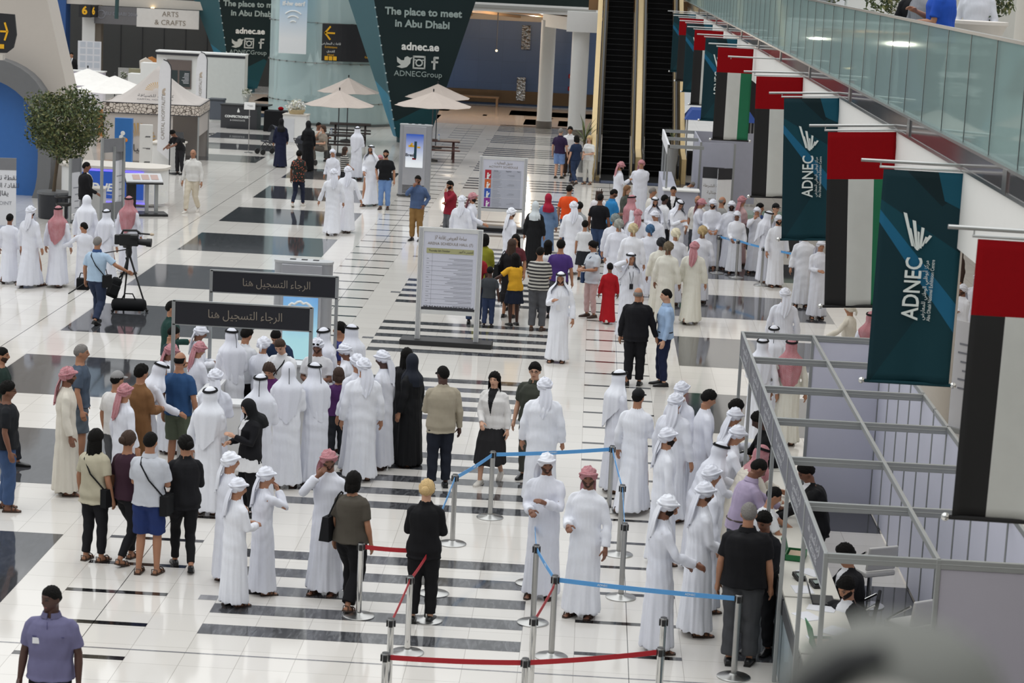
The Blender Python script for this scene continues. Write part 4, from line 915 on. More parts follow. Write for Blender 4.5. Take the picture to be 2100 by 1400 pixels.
# measured floor positions
POSTS = [
    (-0.1, 24.49, 'red barrier post left of the blonde woman', 'red barrier posts'),
    (0.69, 24.47, 'red barrier post directly behind the water bottle', 'red barrier posts'),
    (0.57, 23.25, 'red barrier post standing in front of the water bottle', 'red barrier posts'),
    (0.51, 21.67, 'red barrier post above the left end of the lowest red belt', 'red barrier posts'),
    (0.56, 20.55, 'red barrier post holding the left end of the lowest red belt', 'red barrier posts'),
    (1.92, 20.63, 'red barrier post in the middle of the lowest red belt', 'red barrier posts'),
    (1.96, 22, 'barrier post just behind the middle of the lowest red belt', 'red barrier posts'),
    (3.31, 22.25, 'barrier post just behind the right end of the lowest red belt', 'red barrier posts'),
    (3.25, 21.22, 'red barrier post holding the right end of the lowest red belt', 'red barrier posts'),
    (0.69, 25.56, 'barrier post hidden behind the blonde woman', 'blue barrier posts'),
    (1.18, 29.33, 'blue barrier post beside the woman in white cardigan', 'blue barrier posts'),
    (0.76, 27.86, 'blue barrier post right of the blonde woman', 'blue barrier posts'),
    (2.81, 30.08, 'blue barrier post behind the red checked wrap man', 'blue barrier posts'),
    (2.93, 27.8, 'blue barrier post right of the gesturing man, further one', 'blue barrier posts'),
    (2.94, 25.85, 'blue barrier post right of the gesturing man, nearer one', 'blue barrier posts'),
    (1.91, 24.62, 'tall looking blue barrier post left of the gesturing man', 'blue barrier posts'),
    (2.15, 23.4, 'blue barrier post at the near corner of the blue belts', 'blue barrier posts'),
    (4.14, 23.07, 'blue barrier post beside the black polo shirt man', 'blue barrier posts'),
    (1.83, 26.24, 'blue barrier post half behind the man with the paper', 'blue barrier posts'),
    (5.59, 54.7, 'first barrier post of the far right queue', 'posts of the far right queue'),
    (6.03, 54.09, 'second barrier post of the far right queue', 'posts of the far right queue'),
    (6.57, 52.97, 'third barrier post of the far right queue', 'posts of the far right queue'),
    (7.78, 51.36, 'last barrier post of the far right queue before the flag', 'posts of the far right queue'),
]
BELTS = [
    ((-0.1, 24.49), (0.69, 24.47), 'red', 'red belt behind the blonde woman', False),
    ((0.69, 24.47), (0.57, 23.25), 'red', 'steep red belt in front of the blonde woman', False),
    ((0.57, 23.25), (0.51, 21.67), 'red', 'short red belt above the lowest red belt', False),
    ((0.56, 20.55), (1.92, 20.63), 'red', 'left half of the lowest red belt', False),
    ((1.92, 20.63), (3.25, 21.22), 'red', 'right half of the lowest red belt', False),
    ((2.15, 23.4), (1.96, 22), 'red', 'short red belt beside the near blue corner post', False),
    ((0.76, 27.86), (1.18, 29.33), 'blue', 'blue belt between the blonde woman and white cardigan', True),
    ((1.18, 29.33), (2.81, 30.08), 'blue', 'long blue belt crossing the broad white robe', True),
    ((2.81, 30.08), (2.93, 27.8), 'blue', 'blue belt running towards us behind the gesturing man', True),
    ((2.93, 27.8), (2.94, 25.85), 'blue', 'short blue belt right of the gesturing man', True),
    ((1.91, 24.62), (2.15, 23.4), 'blue', 'short blue belt left of the gesturing man', True),
    ((2.15, 23.4), (4.14, 23.07), 'blue', 'long near blue belt reaching the black polo shirt', True),
    ((0.76, 27.86), (0.69, 25.56), 'blue', 'blue belt dropping behind the blonde woman', True),
    ((1.83, 26.24), (1.91, 24.62), 'blue', 'blue belt in front of the man with the paper', True),
    ((5.59, 55.05), (6.03, 54.44), 'blue', 'first blue belt of the far right queue', True),
    ((6.03, 54.44), (6.57, 53.32), 'blue', 'second blue belt of the far right queue', True),
    ((6.57, 53.32), (7.78, 51.71), 'blue', 'third blue belt of the far right queue', True),
]
WATER = (0.49, 24.7, 0)
TRIPOD = (-7.04, 44.53, 0)
# ================================================================ objects
PAPER = mat('paper', '#dadbe0', .7, noise=.02); INK = mat('ink_grey', '#8d8f98', .7, noise=0); INKD = mat('ink_dark', '#2f3036', .7, noise=0); INKT = mat('ink_taupe', '#8b8175', .7, noise=0)
# ---- stanchions and belts
CAPB = mat('belt_head_black', '#18181a', .4)
POSTM = MB(); POSTM.lathe([(.185, 0), (.185, .012), (.17, .022), (.06, .034), (.04, .05), (.034, .052)], (0, 0, 0), 36); PB = POSTM.mesh('base', True)
m = MB(); m.lathe([(.033, .05), (.033, .90)], (0, 0, 0), 24); PP = m.mesh('pole', True)
m = MB(); m.lathe([(.038, .895), (.038, .975), (.033, .985)], (0, 0, 0), 24, 0); m.lathe([(.034, .985), (.034, .99)], (0, 0, 0), 24, 1)
for q in range(4): a = PI/2*q; m.box(.041*math.cos(a), .041*math.sin(a), .93, .012 if q % 2 == 0 else .04, .04 if q % 2 == 0 else .012, .075, 1)
PH = m.mesh('belt_head', True)
def post(x, y, label, grp):
    sz = .885 if grp[0] == 'r' else .945
    t = empty('queue_post', (x, y, 0), 0, label, 'barrier post', grp)
    for nm, me, mm in (('base', PB, [STEEL]), ('pole', PP, [CHROME if grp[0] == 'r' else STEEL]), ('belt_head', PH, [STEEL, CAPB])): o = part(nm, me, t, mm); o.scale = (1, 1, sz)
    return t
def belt(p, q, col, label, txt=False, sag=.012):
    m = MB(); zb = .935*(.885 if col == 'red' else .945); p = Vector((*p, zb)); q = Vector((*q, zb)); d = (q-p).normalized(); p = p+d*.045; q = q-d*.045; s = Vector((-d.y, d.x, 0))*.002; V = []; n_ = 10
    for i in range(n_+1):
        t = i/n_; c = p.lerp(q, t)-Vector((0, 0, sag*4*t*(1-t))); V += [c+s+Vector((0, 0, .026)), c+s-Vector((0, 0, .026)), c-s-Vector((0, 0, .026)), c-s+Vector((0, 0, .026))]
    m.add(V, [(4*i+j, 4*i+(j+1) % 4, 4*i+4+(j+1) % 4, 4*i+4+j) for i in range(n_) for j in range(4)]+[(0, 1, 2, 3), (4*n_+3, 4*n_+2, 4*n_+1, 4*n_)])
    o = m.build('queue_belt', [mat('belt_'+col, {'red': '#b21f2a', 'blue': '#5aa0dc'}[col], .6)]); tag(o, label, 'barrier belt')
    if txt:
        L = (q-p).length; k = max(1, int(L/.9)); face = (p.x+q.x)/2
        for i in range(k):
            c = p.lerp(q, (i+.5)/k); a = math.atan2(d.y, d.x); a = a if abs(a) < PI/2 else a+PI
            nrm = Vector((math.sin(a), -math.cos(a), 0)); lettering('ADNEC', .034, WLET, o, c+nrm*.004-Vector((0, 0, .01)), (PI/2, 0, a), .001)
for a in POSTS: post(*a)
for a in BELTS: belt(*a)
# ---- shell scheme booth on the right: posts, beams, fascia, panels, counter
BX0, BX1, BX2 = 4.57, 5.57, 6.56; BY = [19.15, 21.03, 23.0, 25.02, 26.95, 28.95, 30.95]; BZ = 2.5
PANEL = mat('lavender_grey_panel', '#d0d1e0', .55, noise=.02); PANELD = mat('grey_end_panel', '#aba8b3', .55, noise=.02)
bt = empty('exhibition_booth', (0, 0, 0), 0, 'aluminium shell scheme registration booth with open grid top, lower right', 'booth')
def abox(nm, x0, x1, y0, y1, z0, z1, mt=ALU):
    m = MB(); m.bx(x0, x1, y0, y1, z0, z1)
    if nm in ('post', 'beam'):
        if x1-x0 > y1-y0 and x1-x0 > z1-z0: m.bx(x0, x1, y0-.003, y1+.003, z0+(z1-z0)*.42, z0+(z1-z0)*.58)
    return m.build(nm, [mt], bt, bevel=.006)
for y in BY:
    for x in ((BX0, BX1) if y in (BY[0], BY[-1]) else (BX0,)): abox('post', x-.022, x+.022, y-.022, y+.022, 0, BZ)
for k in range(13): abox('post', BX2-.02, BX2+.02, BY[0]+(BY[-1]-BY[0])*k/12-.02, BY[0]+(BY[-1]-BY[0])*k/12+.02, 0, BZ)
for y in BY: abox('beam', BX0, BX2, y-.02, y+.02, BZ-.09, BZ)
abox('beam', BX1-.02, BX1+.02, BY[0], BY[-1], BZ-.06, BZ+.002); abox('beam', BX2-.02, BX2+.02, BY[0], BY[-1], BZ-.06, BZ)
for k in range(12):
    y0 = BY[0]+(BY[-1]-BY[0])*k/12; y1 = BY[0]+(BY[-1]-BY[0])*(k+1)/12; abox('wall_panel', BX2-.008, BX2+.008, y0+.02, y1-.02, .03, BZ-.05, PANEL)
abox('end_panel', BX1+.02, BX2-.02, BY[0]-.008, BY[0]+.008, .03, BZ-.09, PANELD); abox('end_panel', BX1+.02, BX2-.02, BY[-1]-.008, BY[-1]+.008, .03, BZ-.09, PANEL)
FASC = mat('charcoal_fascia', '#63646c', .5)
for i in range(6):
    abox('fascia_rail', BX0-.018, BX0+.02, BY[i], BY[i+1], BZ-.015, BZ+.003); abox('fascia_rail', BX0-.018, BX0+.02, BY[i], BY[i+1], BZ-.36, BZ-.345)
    f = abox('fascia', BX0-.012, BX0+.012, BY[i]+.02, BY[i+1]-.02, BZ-.34, BZ-.02, FASC)
    ym = (BY[i]+BY[i+1])/2
    lettering(ar('الرجاء التسجيل هنا'), .15, mat('fascia_lettering', '#b7b8bd', .6, noise=0), f, (BX0-.015, ym, BZ-.12), (PI/2, 0, -PI/2), .002); lettering('REGISTER HERE', .10, mat('fascia_lettering', '#b7b8bd'), f, (BX0-.015, ym, BZ-.26), (PI/2, 0, -PI/2), .002)
n = NT('counter_graphic', .5); v_ = n.n('TexVoronoi', Scale=1.8); n.l(n.co(), v_.inputs['Vector']); r_ = n.n('ValToRGB'); n.l(v_.outputs['Color'], r_.inputs[0]); r_.color_ramp.elements[0].color = (*lin('#56605f'), 1); r_.color_ramp.elements[1].color = (*lin('#8f9ca3'), 1); CGR = n.out(r_.outputs[0])
for i in range(6):
    c = empty('registration_counter', (4.86, (BY[i]+BY[i+1])/2, 0), 0, ['nearest booth counter, half hidden by the blurred object', 'booth counter beside the man in the black shirt', 'booth counter with the man in the lilac shirt leaning on it', 'booth counter behind the queue of white robes', 'booth counter fifth from the camera', 'far end counter of the booth beside three men in headscarves'][i], 'counter', 'booth counters')
    L = BY[i+1]-BY[i]-.05
    m = MB(); m.bx(-.24, -.22, -L/2, L/2, 0, .90, 0); m.build('front_panel', [CGR], c); m = MB(); m.bx(-.255, -.245, -L/2, L/2, .74, .92, 0); m.build('front_strip', [mat('strip_dark', '#3b3d40', .5)], c)
    m = MB(); m.bx(-.24, .36, -L/2, L/2, .92, .96); m.build('worktop', [mat('counter_laminate', '#d3d0c6', .4, noise=.02)], c, bevel=.004)
    for q in (-1, 1): m = MB(); m.bx(-.2, .3, q*(L/2-.03)-.02, q*(L/2-.03)+.02, 0, .92); m.build('side_panel', [PANEL], c)
CT = .961
def sheet(x, y, rz, lab, w=.21, h=.297, mt=PAPER, nm='paper_sheet', cat='paper', z=CT, grp='papers on the booth counter'):
    m = MB(); m.box(0, 0, .002, w, h, .004); o = m.build(nm, [mt], loc=(x, y, z), rot=(0, 0, rz)); return tag(o, lab, cat, grp)
for i, (x, y, rz) in enumerate(((5.0, 20.2, .4), (4.82, 20.5, -.3), (5.02, 20.75, 1.1), (4.85, 21.5, .2), (5.03, 21.85, -.6), (4.8, 22.3, .5), (4.98, 22.62, 1.3), (4.84, 23.3, .1), (5.0, 24.0, .7))): sheet(x, y, rz, 'loose white paper sheet lying on the booth counter near the seated staff')
def laptop(x, y, rz, lab):
    t = empty('laptop', (x, y, CT), rz, lab, 'laptop'); m = MB(); m.box(0, 0, .01, .34, .24, .02); m.build('keyboard', [BLACKP], t, bevel=.004); m = MB(); m.box(0, .155, .115, .34, .012, .23, rot=rotx(-.3)); m.build('screen', [mat('screen_dark', '#20242a', .2)], t, bevel=.004)
laptop(4.92, 20.1, PI/2, 'black laptop open in front of the bearded seated man'); laptop(5.02, 22.9, PI/2, 'black laptop on the counter beside the booth post')
def openbox(x, y, rz, lab):
    t = empty('card_box', (x, y, CT), rz, lab, 'box'); G_ = mat('green_box', '#1d6b3d', .5); m = MB()
    m.bx(-.17, .17, -.11, .11, 0, .01); m.bx(-.17, -.16, -.11, .11, 0, .07); m.bx(.16, .17, -.11, .11, 0, .07); m.bx(-.17, .17, -.11, -.1, 0, .07); m.bx(-.17, .17, .1, .11, 0, .07); m.build('tray', [G_], t)
    m = MB(); m.box(0, .14, .16, .34, .01, .19, rot=rotx(-.25)); m.build('lid', [G_], t); m = MB(); m.bx(-.14, .14, -.08, .08, .01, .05); m.build('cards', [mat('cards', '#b59f88', .7)], t)
openbox(4.86, 21.25, PI/2+.1, 'open green card box on the near booth counter'); openbox(4.88, 24.6, PI/2-.2, 'open green card box beside the white shirted boy')
def reader(x, y, lab):
    t = empty('card_reader', (x, y, CT), .3, lab, 'card reader', 'card readers on the booth counter'); m = MB(); m.box(0, 0, .03, .11, .18, .05, rot=rotx(.2)); m.build('body', [BLACKP], t, bevel=.008); m = MB(); m.box(0, -.03, .062, .08, .07, .006, rot=rotx(.2)); m.build('display', [mat('lcd', '#8d9a94', .3)], t)
for i, (x, y) in enumerate(((4.98, 19.6), (4.84, 23.7), (5.0, 23.45))): reader(x, y, 'small black card reader lying on the booth counter among papers')
def chair(x, y, rz, lab, cm=None):
    cm = cm or mat('chair_white', '#d9d7d2', .4); t = empty('swivel_chair', (x, y, 0), rz, lab, 'chair', 'swivel chairs in the booth'); m = MB(); m.lathe([(.2, 0), (.2, .015), (.03, .03), (.03, .42)], (0, 0, 0), 24); m.build('pedestal', [CHROME], t, smooth=True)
    m = MB(); m.box(0, 0, .46, .44, .42, .07); m.build('seat', [cm], t, bevel=.02); m = MB(); m.box(0, -.21, .66, .42, .04, .3, rot=rotx(.15)); m.build('backrest', [cm], t, bevel=.015)
    m = MB(); m.tube([(-.23, -.2, .75), (-.24, 0, .62), (-.23, .16, .5)], .014, 8); m.build('arm_frame', [CHROME], t, smooth=True); m = MB(); m.tube([(.23, -.2, .75), (.24, 0, .62), (.23, .16, .5)], .014, 8); m.build('arm_frame', [CHROME], t, smooth=True)
chair(6.15, 23.9, .6, 'empty white swivel chair in the middle of the booth'); chair(5.36, 22.55, 1.2, 'black swivel chair under the nearest seated staff member', BLACKC); chair(5.52, 23.85, 1.4, 'black swivel chair under the staff member behind the beam', BLACKC); chair(5.95, 26.1, .5, 'white swivel chair behind the standing staff member')
# ---- registration island in the middle
def signframe(y, lab):
    t = empty('registration_sign', (-2.555, y, 0), 0, lab, 'sign', 'registration signs'); 
    for q in (-1, 1): m = MB(); m.bx(q*.99-.025, q*.99+.025, -.025, .025, 0, 2.5); m.build('post', [ALU], t)
    m = MB(); m.bx(-.965, .965, -.02, .02, 2.16, 2.485); m.build('sign_board', [mat('near_black_board', '#1c1d24', .5, noise=.03)], t); m = MB(); m.bx(-1.0, 1.0, -.025, .025, 2.485, 2.505); m.bx(-1.0, 1.0, -.025, .025, 2.145, 2.16); m.build('rail', [ALU], t)
    lettering(ar('الرجاء التسجيل هنا'), .17, mat('taupe_lettering', '#8d8376', .6, noise=0), t, (.04, -.024, 2.325), (PI/2, 0, 0), .004, width=1.06)
signframe(31.0, 'front dark registration sign on posts above the crowd'); signframe(34.1, 'rear dark registration sign before the display totem')
for nm, (x0, x1, y0, y1), lab in (('front', (-3.5, -1.6, 31.05, 31.45), 'white registration counter under the front sign'), ('rear', (-3.5, -1.6, 34.3, 34.7), 'white registration counter under the rear sign'), ('left', (-3.30, -3.06, 31.5, 34.25), 'white registration counter on the left side of the island')):
    t = empty('reception_counter', ((x0+x1)/2, (y0+y1)/2, 0), 0, lab, 'counter', 'registration island counters'); hx, hy = (x1-x0)/2, (y1-y0)/2
    m = MB(); m.bx(-hx+.03, hx-.03, -hy+.03, hy-.03, 0, .98); m.build('body', [PAINT], t); m = MB(); m.bx(-hx, hx, -hy, hy, .98, 1.02); m.build('worktop', [mat('counter_white', '#dcdcdc', .35)], t, bevel=.005)
    m = MB(); m.box(.3*hx, -hy+.02, .80, .1, .03, .04); m.build('handle_slot', [INKD], t)
# ---- schedule boards
def board(x, y, w, h, rz, lab, fill):
    t = empty('schedule_board', (x, y, 0), rz, lab, 'sign board'); m = MB(); m.bx(-w/2-.28, w/2+.28, -.24, .24, 0, .10); m.build('base', [mat('black_plinth', '#1b1b1d', .5)], t, bevel=.01)
    for q in (-1, 1):
        m = MB(); xx = q*(w/2-.045); m.bx(xx-.05, xx+.05, -.04, .04, .1, h)
        for g_ in (-.025, .0, .025): m.bx(xx+g_-.004, xx+g_+.004, -.045, -.04, .1, h-.01, 1)
        m.build('post', [mat('white_aluminium', '#d4d5d4', .4, .2), INK], t)
    for z in (h-.04, h*.28): m = MB(); m.bx(-w/2+.09, w/2-.09, -.03, .03, z-.04, z+.04); m.build('cross_bar', [mat('white_aluminium', '#d4d5d4')], t)
    p = MB(); p.bx(-w/2+.095, w/2-.095, -.02, .02, h*.30, h-.08); pp = p.build('panel', [mat('poster_lilac_white', '#c9cbd8', .6, noise=.02)], t); fill(t, w, h, pp); return t
def lines(t, x0, x1, zs, mt=INK, hh=.008, nm='text_lines', right=True):
    m = MB()
    for z in zs:
        L = (x1-x0)*random.uniform(.45, .98); a, b = (x1-L, x1) if right else (x0, x0+L); m.bx(a, b, -.024, -.0205, z, z+hh)
    return m.build(nm, [mt], t)
def fill_arena(t, w, h, pp):
    lettering(ar('ساحة العروض (قاعة 7)'), .10, INKT, pp, (0, -.024, h-.19), (PI/2, 0, 0), .002, width=.62); lettering('ARENA SCHEDULE HALL (7)', .075, INKT, pp, (0, -.024, h-.31), (PI/2, 0, 0), .002, width=.88)
    m = MB(); m.bx(-.46, .46, -.026, -.021, h-.50, h-.40); m.build('olive_header', [mat('olive_bar', '#a5a47a', .6)], pp); lettering('Thursday 6th October', .055, INKD, pp, (-.21, -.028, h-.45), (PI/2, 0, 0), .001, width=.42); lettering(ar('الخميس 6 أكتوبر'), .055, INKD, pp, (.31, -.028, h-.45), (PI/2, 0, 0), .001, width=.28)
    zs = [h-.60-.092*i for i in range(12)]; lines(pp, -.30, .45, zs); lines(pp, -.1, .45, [z-.028 for z in zs]); lines(pp, -.45, -.37, [z-.01 for z in zs], right=False, nm='time_column')
    m = MB(); [m.bx(-.46, .46, -.023, -.021, z-.058, z-.055) for z in zs]; m.bx(-.345, -.342, -.023, -.021, zs[-1]-.06, h-.5); m.build('ruled_lines', [INK], pp)
    m = MB(); zb = h*.30; m.bx(-w/2+.096, w/2-.096, -.024, -.0205, zb+.0, zb+.045)
    for i in range(48): x = -.49+.98*i/47; m.bx(x-.008, x+.008, -.024, -.0205, zb+.04, zb+.05+.03*abs(math.sin(i*1.9)))
    m.build('skyline_strip', [INKD], pp)
def fill_act(t, w, h, pp):
    lettering(ar('جدول الفعاليات'), .10, INKT, pp, (0, -.024, h-.17), (PI/2, 0, 0), .002, width=.5); lettering('ACTIVITY SCHEDULE', .08, INKT, pp, (0, -.024, h-.28), (PI/2, 0, 0), .002, width=.8)
    m = MB(); m.bx(-.5, .5, -.022, -.0205, h*.3+.02, h-.36); m.build('grey_table', [mat('table_grey', '#aeb2bf', .6)], pp)
    zt = h-.36; hh = (zt-h*.3-.04)/4
    for k, c in enumerate(('#b02030', '#c8602a', '#2a54b0', '#8a2f90')):
        z1 = zt-hh*k; m = MB(); m.bx(-.5, -.33, -.028, -.023, z1-hh+.015, z1-.01); q = m.build('colour_block', [mat('block_'+c[1:], c, .6)], pp)
        m = MB(); m.ell((-.42, -.03, z1-.11), (.022, .006, .026), 8, 6); m.box(-.42, -.03, z1-.2, .05, .008, .12); m.box(-.385, -.03, z1-.17, .03, .008, .1, rot=roty(.5)); m.build('pictogram', [WLET], q)
        lines(pp, -.28, 0, [z1-.06-.035*i for i in range(7)], right=False, hh=.01); lines(pp, .08, .32, [z1-.14, z1-.17], hh=.01)
        m = MB(); m.bx(-.33, .5, -.025, -.023, z1-hh, z1-hh+.006); m.build('row_rule', [PAPER], pp)
    lettering('Activity', .04, INKD, pp, (-.2, -.026, zt-.03), (PI/2, 0, 0), .001); lettering('Organiser', .04, INKD, pp, (.15, -.026, zt-.03), (PI/2, 0, 0), .001); lettering('Time', .04, INKD, pp, (.42, -.026, zt-.03), (PI/2, 0, 0), .001)
    m = MB(); m.bx(-w/2+.096, w/2-.096, -.024, -.0205, h*.3, h*.3+.02); m.build('skyline_strip', [INKD], pp)
board(-.33, 42.5, 1.24, 2.3, -.03, 'white arena schedule board on a black plinth in the middle of the hall', fill_arena)
board(-.09, 60.9, 1.32, 2.05, .02, 'white activity schedule board with four coloured squares', fill_act)
# ---- display totems
def totem(x, y, rz, lab, art):
    t = empty('display_totem', (x, y, 0), rz, lab, 'digital display'); w, d = .5, .2
    pl = [(w*math.copysign(abs(math.cos(a))**(.75), math.cos(a)), d*math.copysign(abs(math.sin(a))**(.6), math.sin(a))) for a in [2*PI*i/40 for i in range(40)]]
    m = MB(); m.prism(pl, .02, 2.2); m.build('casing', [mat('silver_casing', '#a9abb0', .35, .5)], t, smooth=True)
    m = MB(); m.prism([(a*1.02, b*1.04) for a, b in pl], 2.2, 2.24); m.build('top_cap', [mat('silver_top', '#b9bbbd', .4, .4)], t); m = MB(); [m.box(-.2+.2*i, .05, 2.245, .1, .07, .01) for i in range(3)]; m.build('vents', [BLACKP], t)
    m = MB(); m.bx(-.35, .35, -.235, -.15, .08, 2.19); m.build('front_panel', [mat('silver_front', '#b5b6bb', .3, .5)], t, bevel=.008)
    m = MB(); [m.bx(-.34, .34, -.245, -.23, .12+.045*i, .14+.045*i) for i in range(6)]; m.build('grille', [BLACKP], t); m = MB(); m.prism([(a*1.06, b*1.1) for a, b in pl], 0, .05); m.build('base', [DGREY], t)
    art(t)
def art1(t):
    n = NT('ad_screen', .3); x, y, z = n.xyz(n.co()); k = n.math('MINIMUM', n.math('MAXIMUM', n.math('MULTIPLY', n.math('SUBTRACT', z, 1.05), 1.1), 0.), 1.); c = n.mix(k, lin('#e9eef2'), lin('#1a4fb0')); n.l(c, n.b.inputs['Emission Color']); n.b.inputs['Emission Strength'].default_value = .45
    m = MB(); m.bx(-.27, .27, -.25, -.235, .92, 1.95); s = m.build('screen', [n.out(c)], t)
    m = MB(); m.bx(.02, .10, -.255, -.25, 1.22, 1.75); m.build('tower_picture', [mat('tower_navy', '#123a48', .5)], s); m = MB(); m.box(-.08, -.254, 1.58, .22, .006, .06); m.box(.13, -.254, 1.55, .1, .006, .05); m.box(-.1, -.254, 1.62, .06, .006, .12, rot=roty(.5)); m.build('gold_picture', [YEL], s)
    lettering('Break', .13, INKD, s, (-.12, -.256, 1.30), (PI/2, 0, 0), .002, bold=.004); m = MB(); m.box(0, -.255, 1.19, .12, .006, .05); m.build('red_tag', [FR], s); lines(s, -.2, .2, [1.10, 1.07, 1.04], INK, .01); [o for o in ()]
    s.children[-1].location.y = -.232
    for i in range(9): pass
def art2(t):
    n = NT('here_screen', .3); x, y, z = n.xyz(n.co()); k = n.math('MINIMUM', n.math('MAXIMUM', n.math('MULTIPLY', n.math('SUBTRACT', z, .9), 1.2), 0.), 1.); zz_ = n.n('TexNoise', Scale=3.); n.l(n.co(), zz_.inputs['Vector']); c = n.mix(n.math('MULTIPLY', zz_.outputs['Fac'], .4), n.mix(k, lin('#9fd3dd'), lin('#1f86d8')), lin('#cfe9f2')); n.l(c, n.b.inputs['Emission Color']); n.b.inputs['Emission Strength'].default_value = .45
    m = MB(); m.bx(-.3, .3, -.25, -.235, .55, 1.95); s = m.build('screen', [n.out(c)], t); lettering('WHILE YOU ARE HERE', .07, WLET, s, (0, -.256, 1.72), (PI/2, 0, 0), .002, width=.54, bold=.003); lettering('LOOK AROUND', .09, WLET, s, (0, -.256, 1.84), (PI/2, 0, 0), .002, width=.5)
    m = MB(); m.tube([(-.2+.4*i/8, -.253, 1.48+.07*math.sin(PI*i/8)+.02*math.sin(i*2.2)) for i in range(9)], .025, 6); m.build('cloud_picture', [WLET], s)
totem(-3.14, 68.4, -.05, 'silver display totem with a blue advert before the teal cone', art1); totem(-2.53, 37.5, -.03, 'silver display totem behind the registration signs', art2)
# ---- cafe umbrellas and picnic tables
CANV = mat('beige_canvas', '#b7aba2', .8); CANW = mat('white_canvas', '#e6e3de', .8)
def umbrella(x, y, r, ze, zp, mt, lab, pole=0., grp='beige cafe umbrellas'):
    t = empty('parasol', (x, y, 0), .35, lab, 'umbrella', grp); N = 8; V = [(0, 0, zp)]; F = []
    for ring_, (f, dz) in enumerate(((.22, .24), (.6, .64), (1, 1))):
        for i in range(N*2): a = 2*PI*i/(N*2); rr = r*f*(1 if i % 2 == 0 else .93); V.append((rr*math.cos(a), rr*math.sin(a), zp-(zp-ze)*dz-(0 if i % 2 == 0 else .03*f)))
    M_ = N*2
    F += [(0, 1+i, 1+(i+1) % M_) for i in range(M_)]
    for k in range(2): F += [(1+k*M_+i, 1+(k+1)*M_+i, 1+(k+1)*M_+(i+1) % M_, 1+k*M_+(i+1) % M_) for i in range(M_)]
    o = link('canopy', mkmesh('canopy', V, F), t); setmat(o, mt); s = o.modifiers.new('thickness', 'SOLIDIFY'); s.thickness = .01
    m = MB(); m.cyl((0, 0, 0), (0, 0, zp+.05), .022, n=8); m.build('pole', [mat('pole_grey', '#55585c', .4, .5)], t); m = MB()
    for i in range(N): a = 2*PI*i/N; m.cyl((0, 0, zp-.1), (r*.96*math.cos(a), r*.96*math.sin(a), ze-.0), .008, n=5)
    m.build('ribs', [mat('rib_wood', '#8f8172', .6)], t); m = MB(); m.lathe([(.25, 0), (.25, .06), (.05, .1)], (0, 0, 0), 20); m.build('base', [DGREY], t)
    m = MB(); m.ell((0, 0, zp+.06), (.03, .03, .05), 8, 6); m.build('finial', [BLACKP], t)
umbrella(-6.95, 80.5, 1.32, 1.85, 2.38, CANV, 'front beige umbrella over the left picnic table'); umbrella(-7.3, 86.5, 1.25, 1.95, 2.5, CANV, 'beige umbrella behind the left front umbrella before the drum')
umbrella(-3.5, 80.2, 1.45, 2.02, 2.52, CANV, 'front beige umbrella behind the display totem'); umbrella(-3.72, 85.4, 1.3, 1.98, 2.5, CANV, 'beige umbrella behind the totem side umbrella near the blue wall')
for (x, y, r, lab) in ((-17.0, 84, 1.5, 'leftmost white umbrella behind the pod wall'), (-15.2, 80.5, 1.55, 'middle white umbrella above the tree'), (-13.6, 78.9, 1.0, 'small white umbrella beside the tent peak')): umbrella(x, y, r, 1.95, 2.5, CANW, lab, grp='white cafe umbrellas')
REDW = mat('dark_red_wood', '#472420', .5); DKW = mat('dark_brown_wood', '#2a1d1a', .5)
def picnic(x, y, rz, lab, mt):
    t = empty('picnic_table', (x, y, 0), rz, lab, 'picnic table', 'picnic tables under the umbrellas'); m = MB()
    for i in range(5): m.box(0, -.32+.16*i, .74, 1.6, .145, .04)
    m.build('table_top', [mt], t)
    for q in (-1, 1):
        m = MB(); [m.box(0, q*(.62+.14*i), .45, 1.6, .13, .04) for i in (0, 1)]; m.build('bench', [mt], t)
        m = MB(); m.cyl((q*.58, -.62, 0), (q*.58, -.2, .72), .04, n=6); m.cyl((q*.58, .62, 0), (q*.58, .2, .72), .04, n=6); m.box(q*.58, 0, .41, .05, 1.6, .09); m.build('leg_frame', [mt], t)
picnic(-6.75, 80.6, .12, 'dark picnic table with people seated under the left umbrella', DKW); picnic(-7.1, 85.9, .1, 'dark picnic table further back before the drum', DKW); picnic(-3.3, 80.5, .1, 'dark red picnic table behind the display totem', REDW)
for (x, y, lab) in ((-3.25, 80.3, 'small white bottle on the dark red picnic table'), (-7.2, 80.5, 'clear water bottle on the dark picnic table')):
    t = empty('bottle', (x, y, .762), 0, lab, 'bottle'); m = MB(); m.lathe([(.04, 0), (.045, .12), (.02, .17), (.02, .19)], (0, 0, 0), 12); m.build('body', [mat('bottle_plastic', '#cfd9e2', .2)], t, smooth=True); m = MB(); m.lathe([(.022, .19), (.022, .215)], (0, 0, 0), 12); m.build('cap', [mat('cap_blue', '#3f6fd0', .4)], t)
t = empty('bottle', WATER, 0, 'clear water bottle with blue cap on the floor beside a red barrier post', 'bottle'); m = MB(); m.lathe([(.034, 0), (.036, .02), (.033, .08), (.036, .14), (.015, .19), (.014, .2)], (0, 0, 0), 16); m.build('body', [mat('clear_bottle', '#c9d9e6', .1, alpha=.55, noise=0)], t, smooth=True); m = MB(); m.lathe([(.017, .2), (.017, .225)], (0, 0, 0), 12); m.build('cap', [mat('cap_blue', '#3f6fd0')], t)
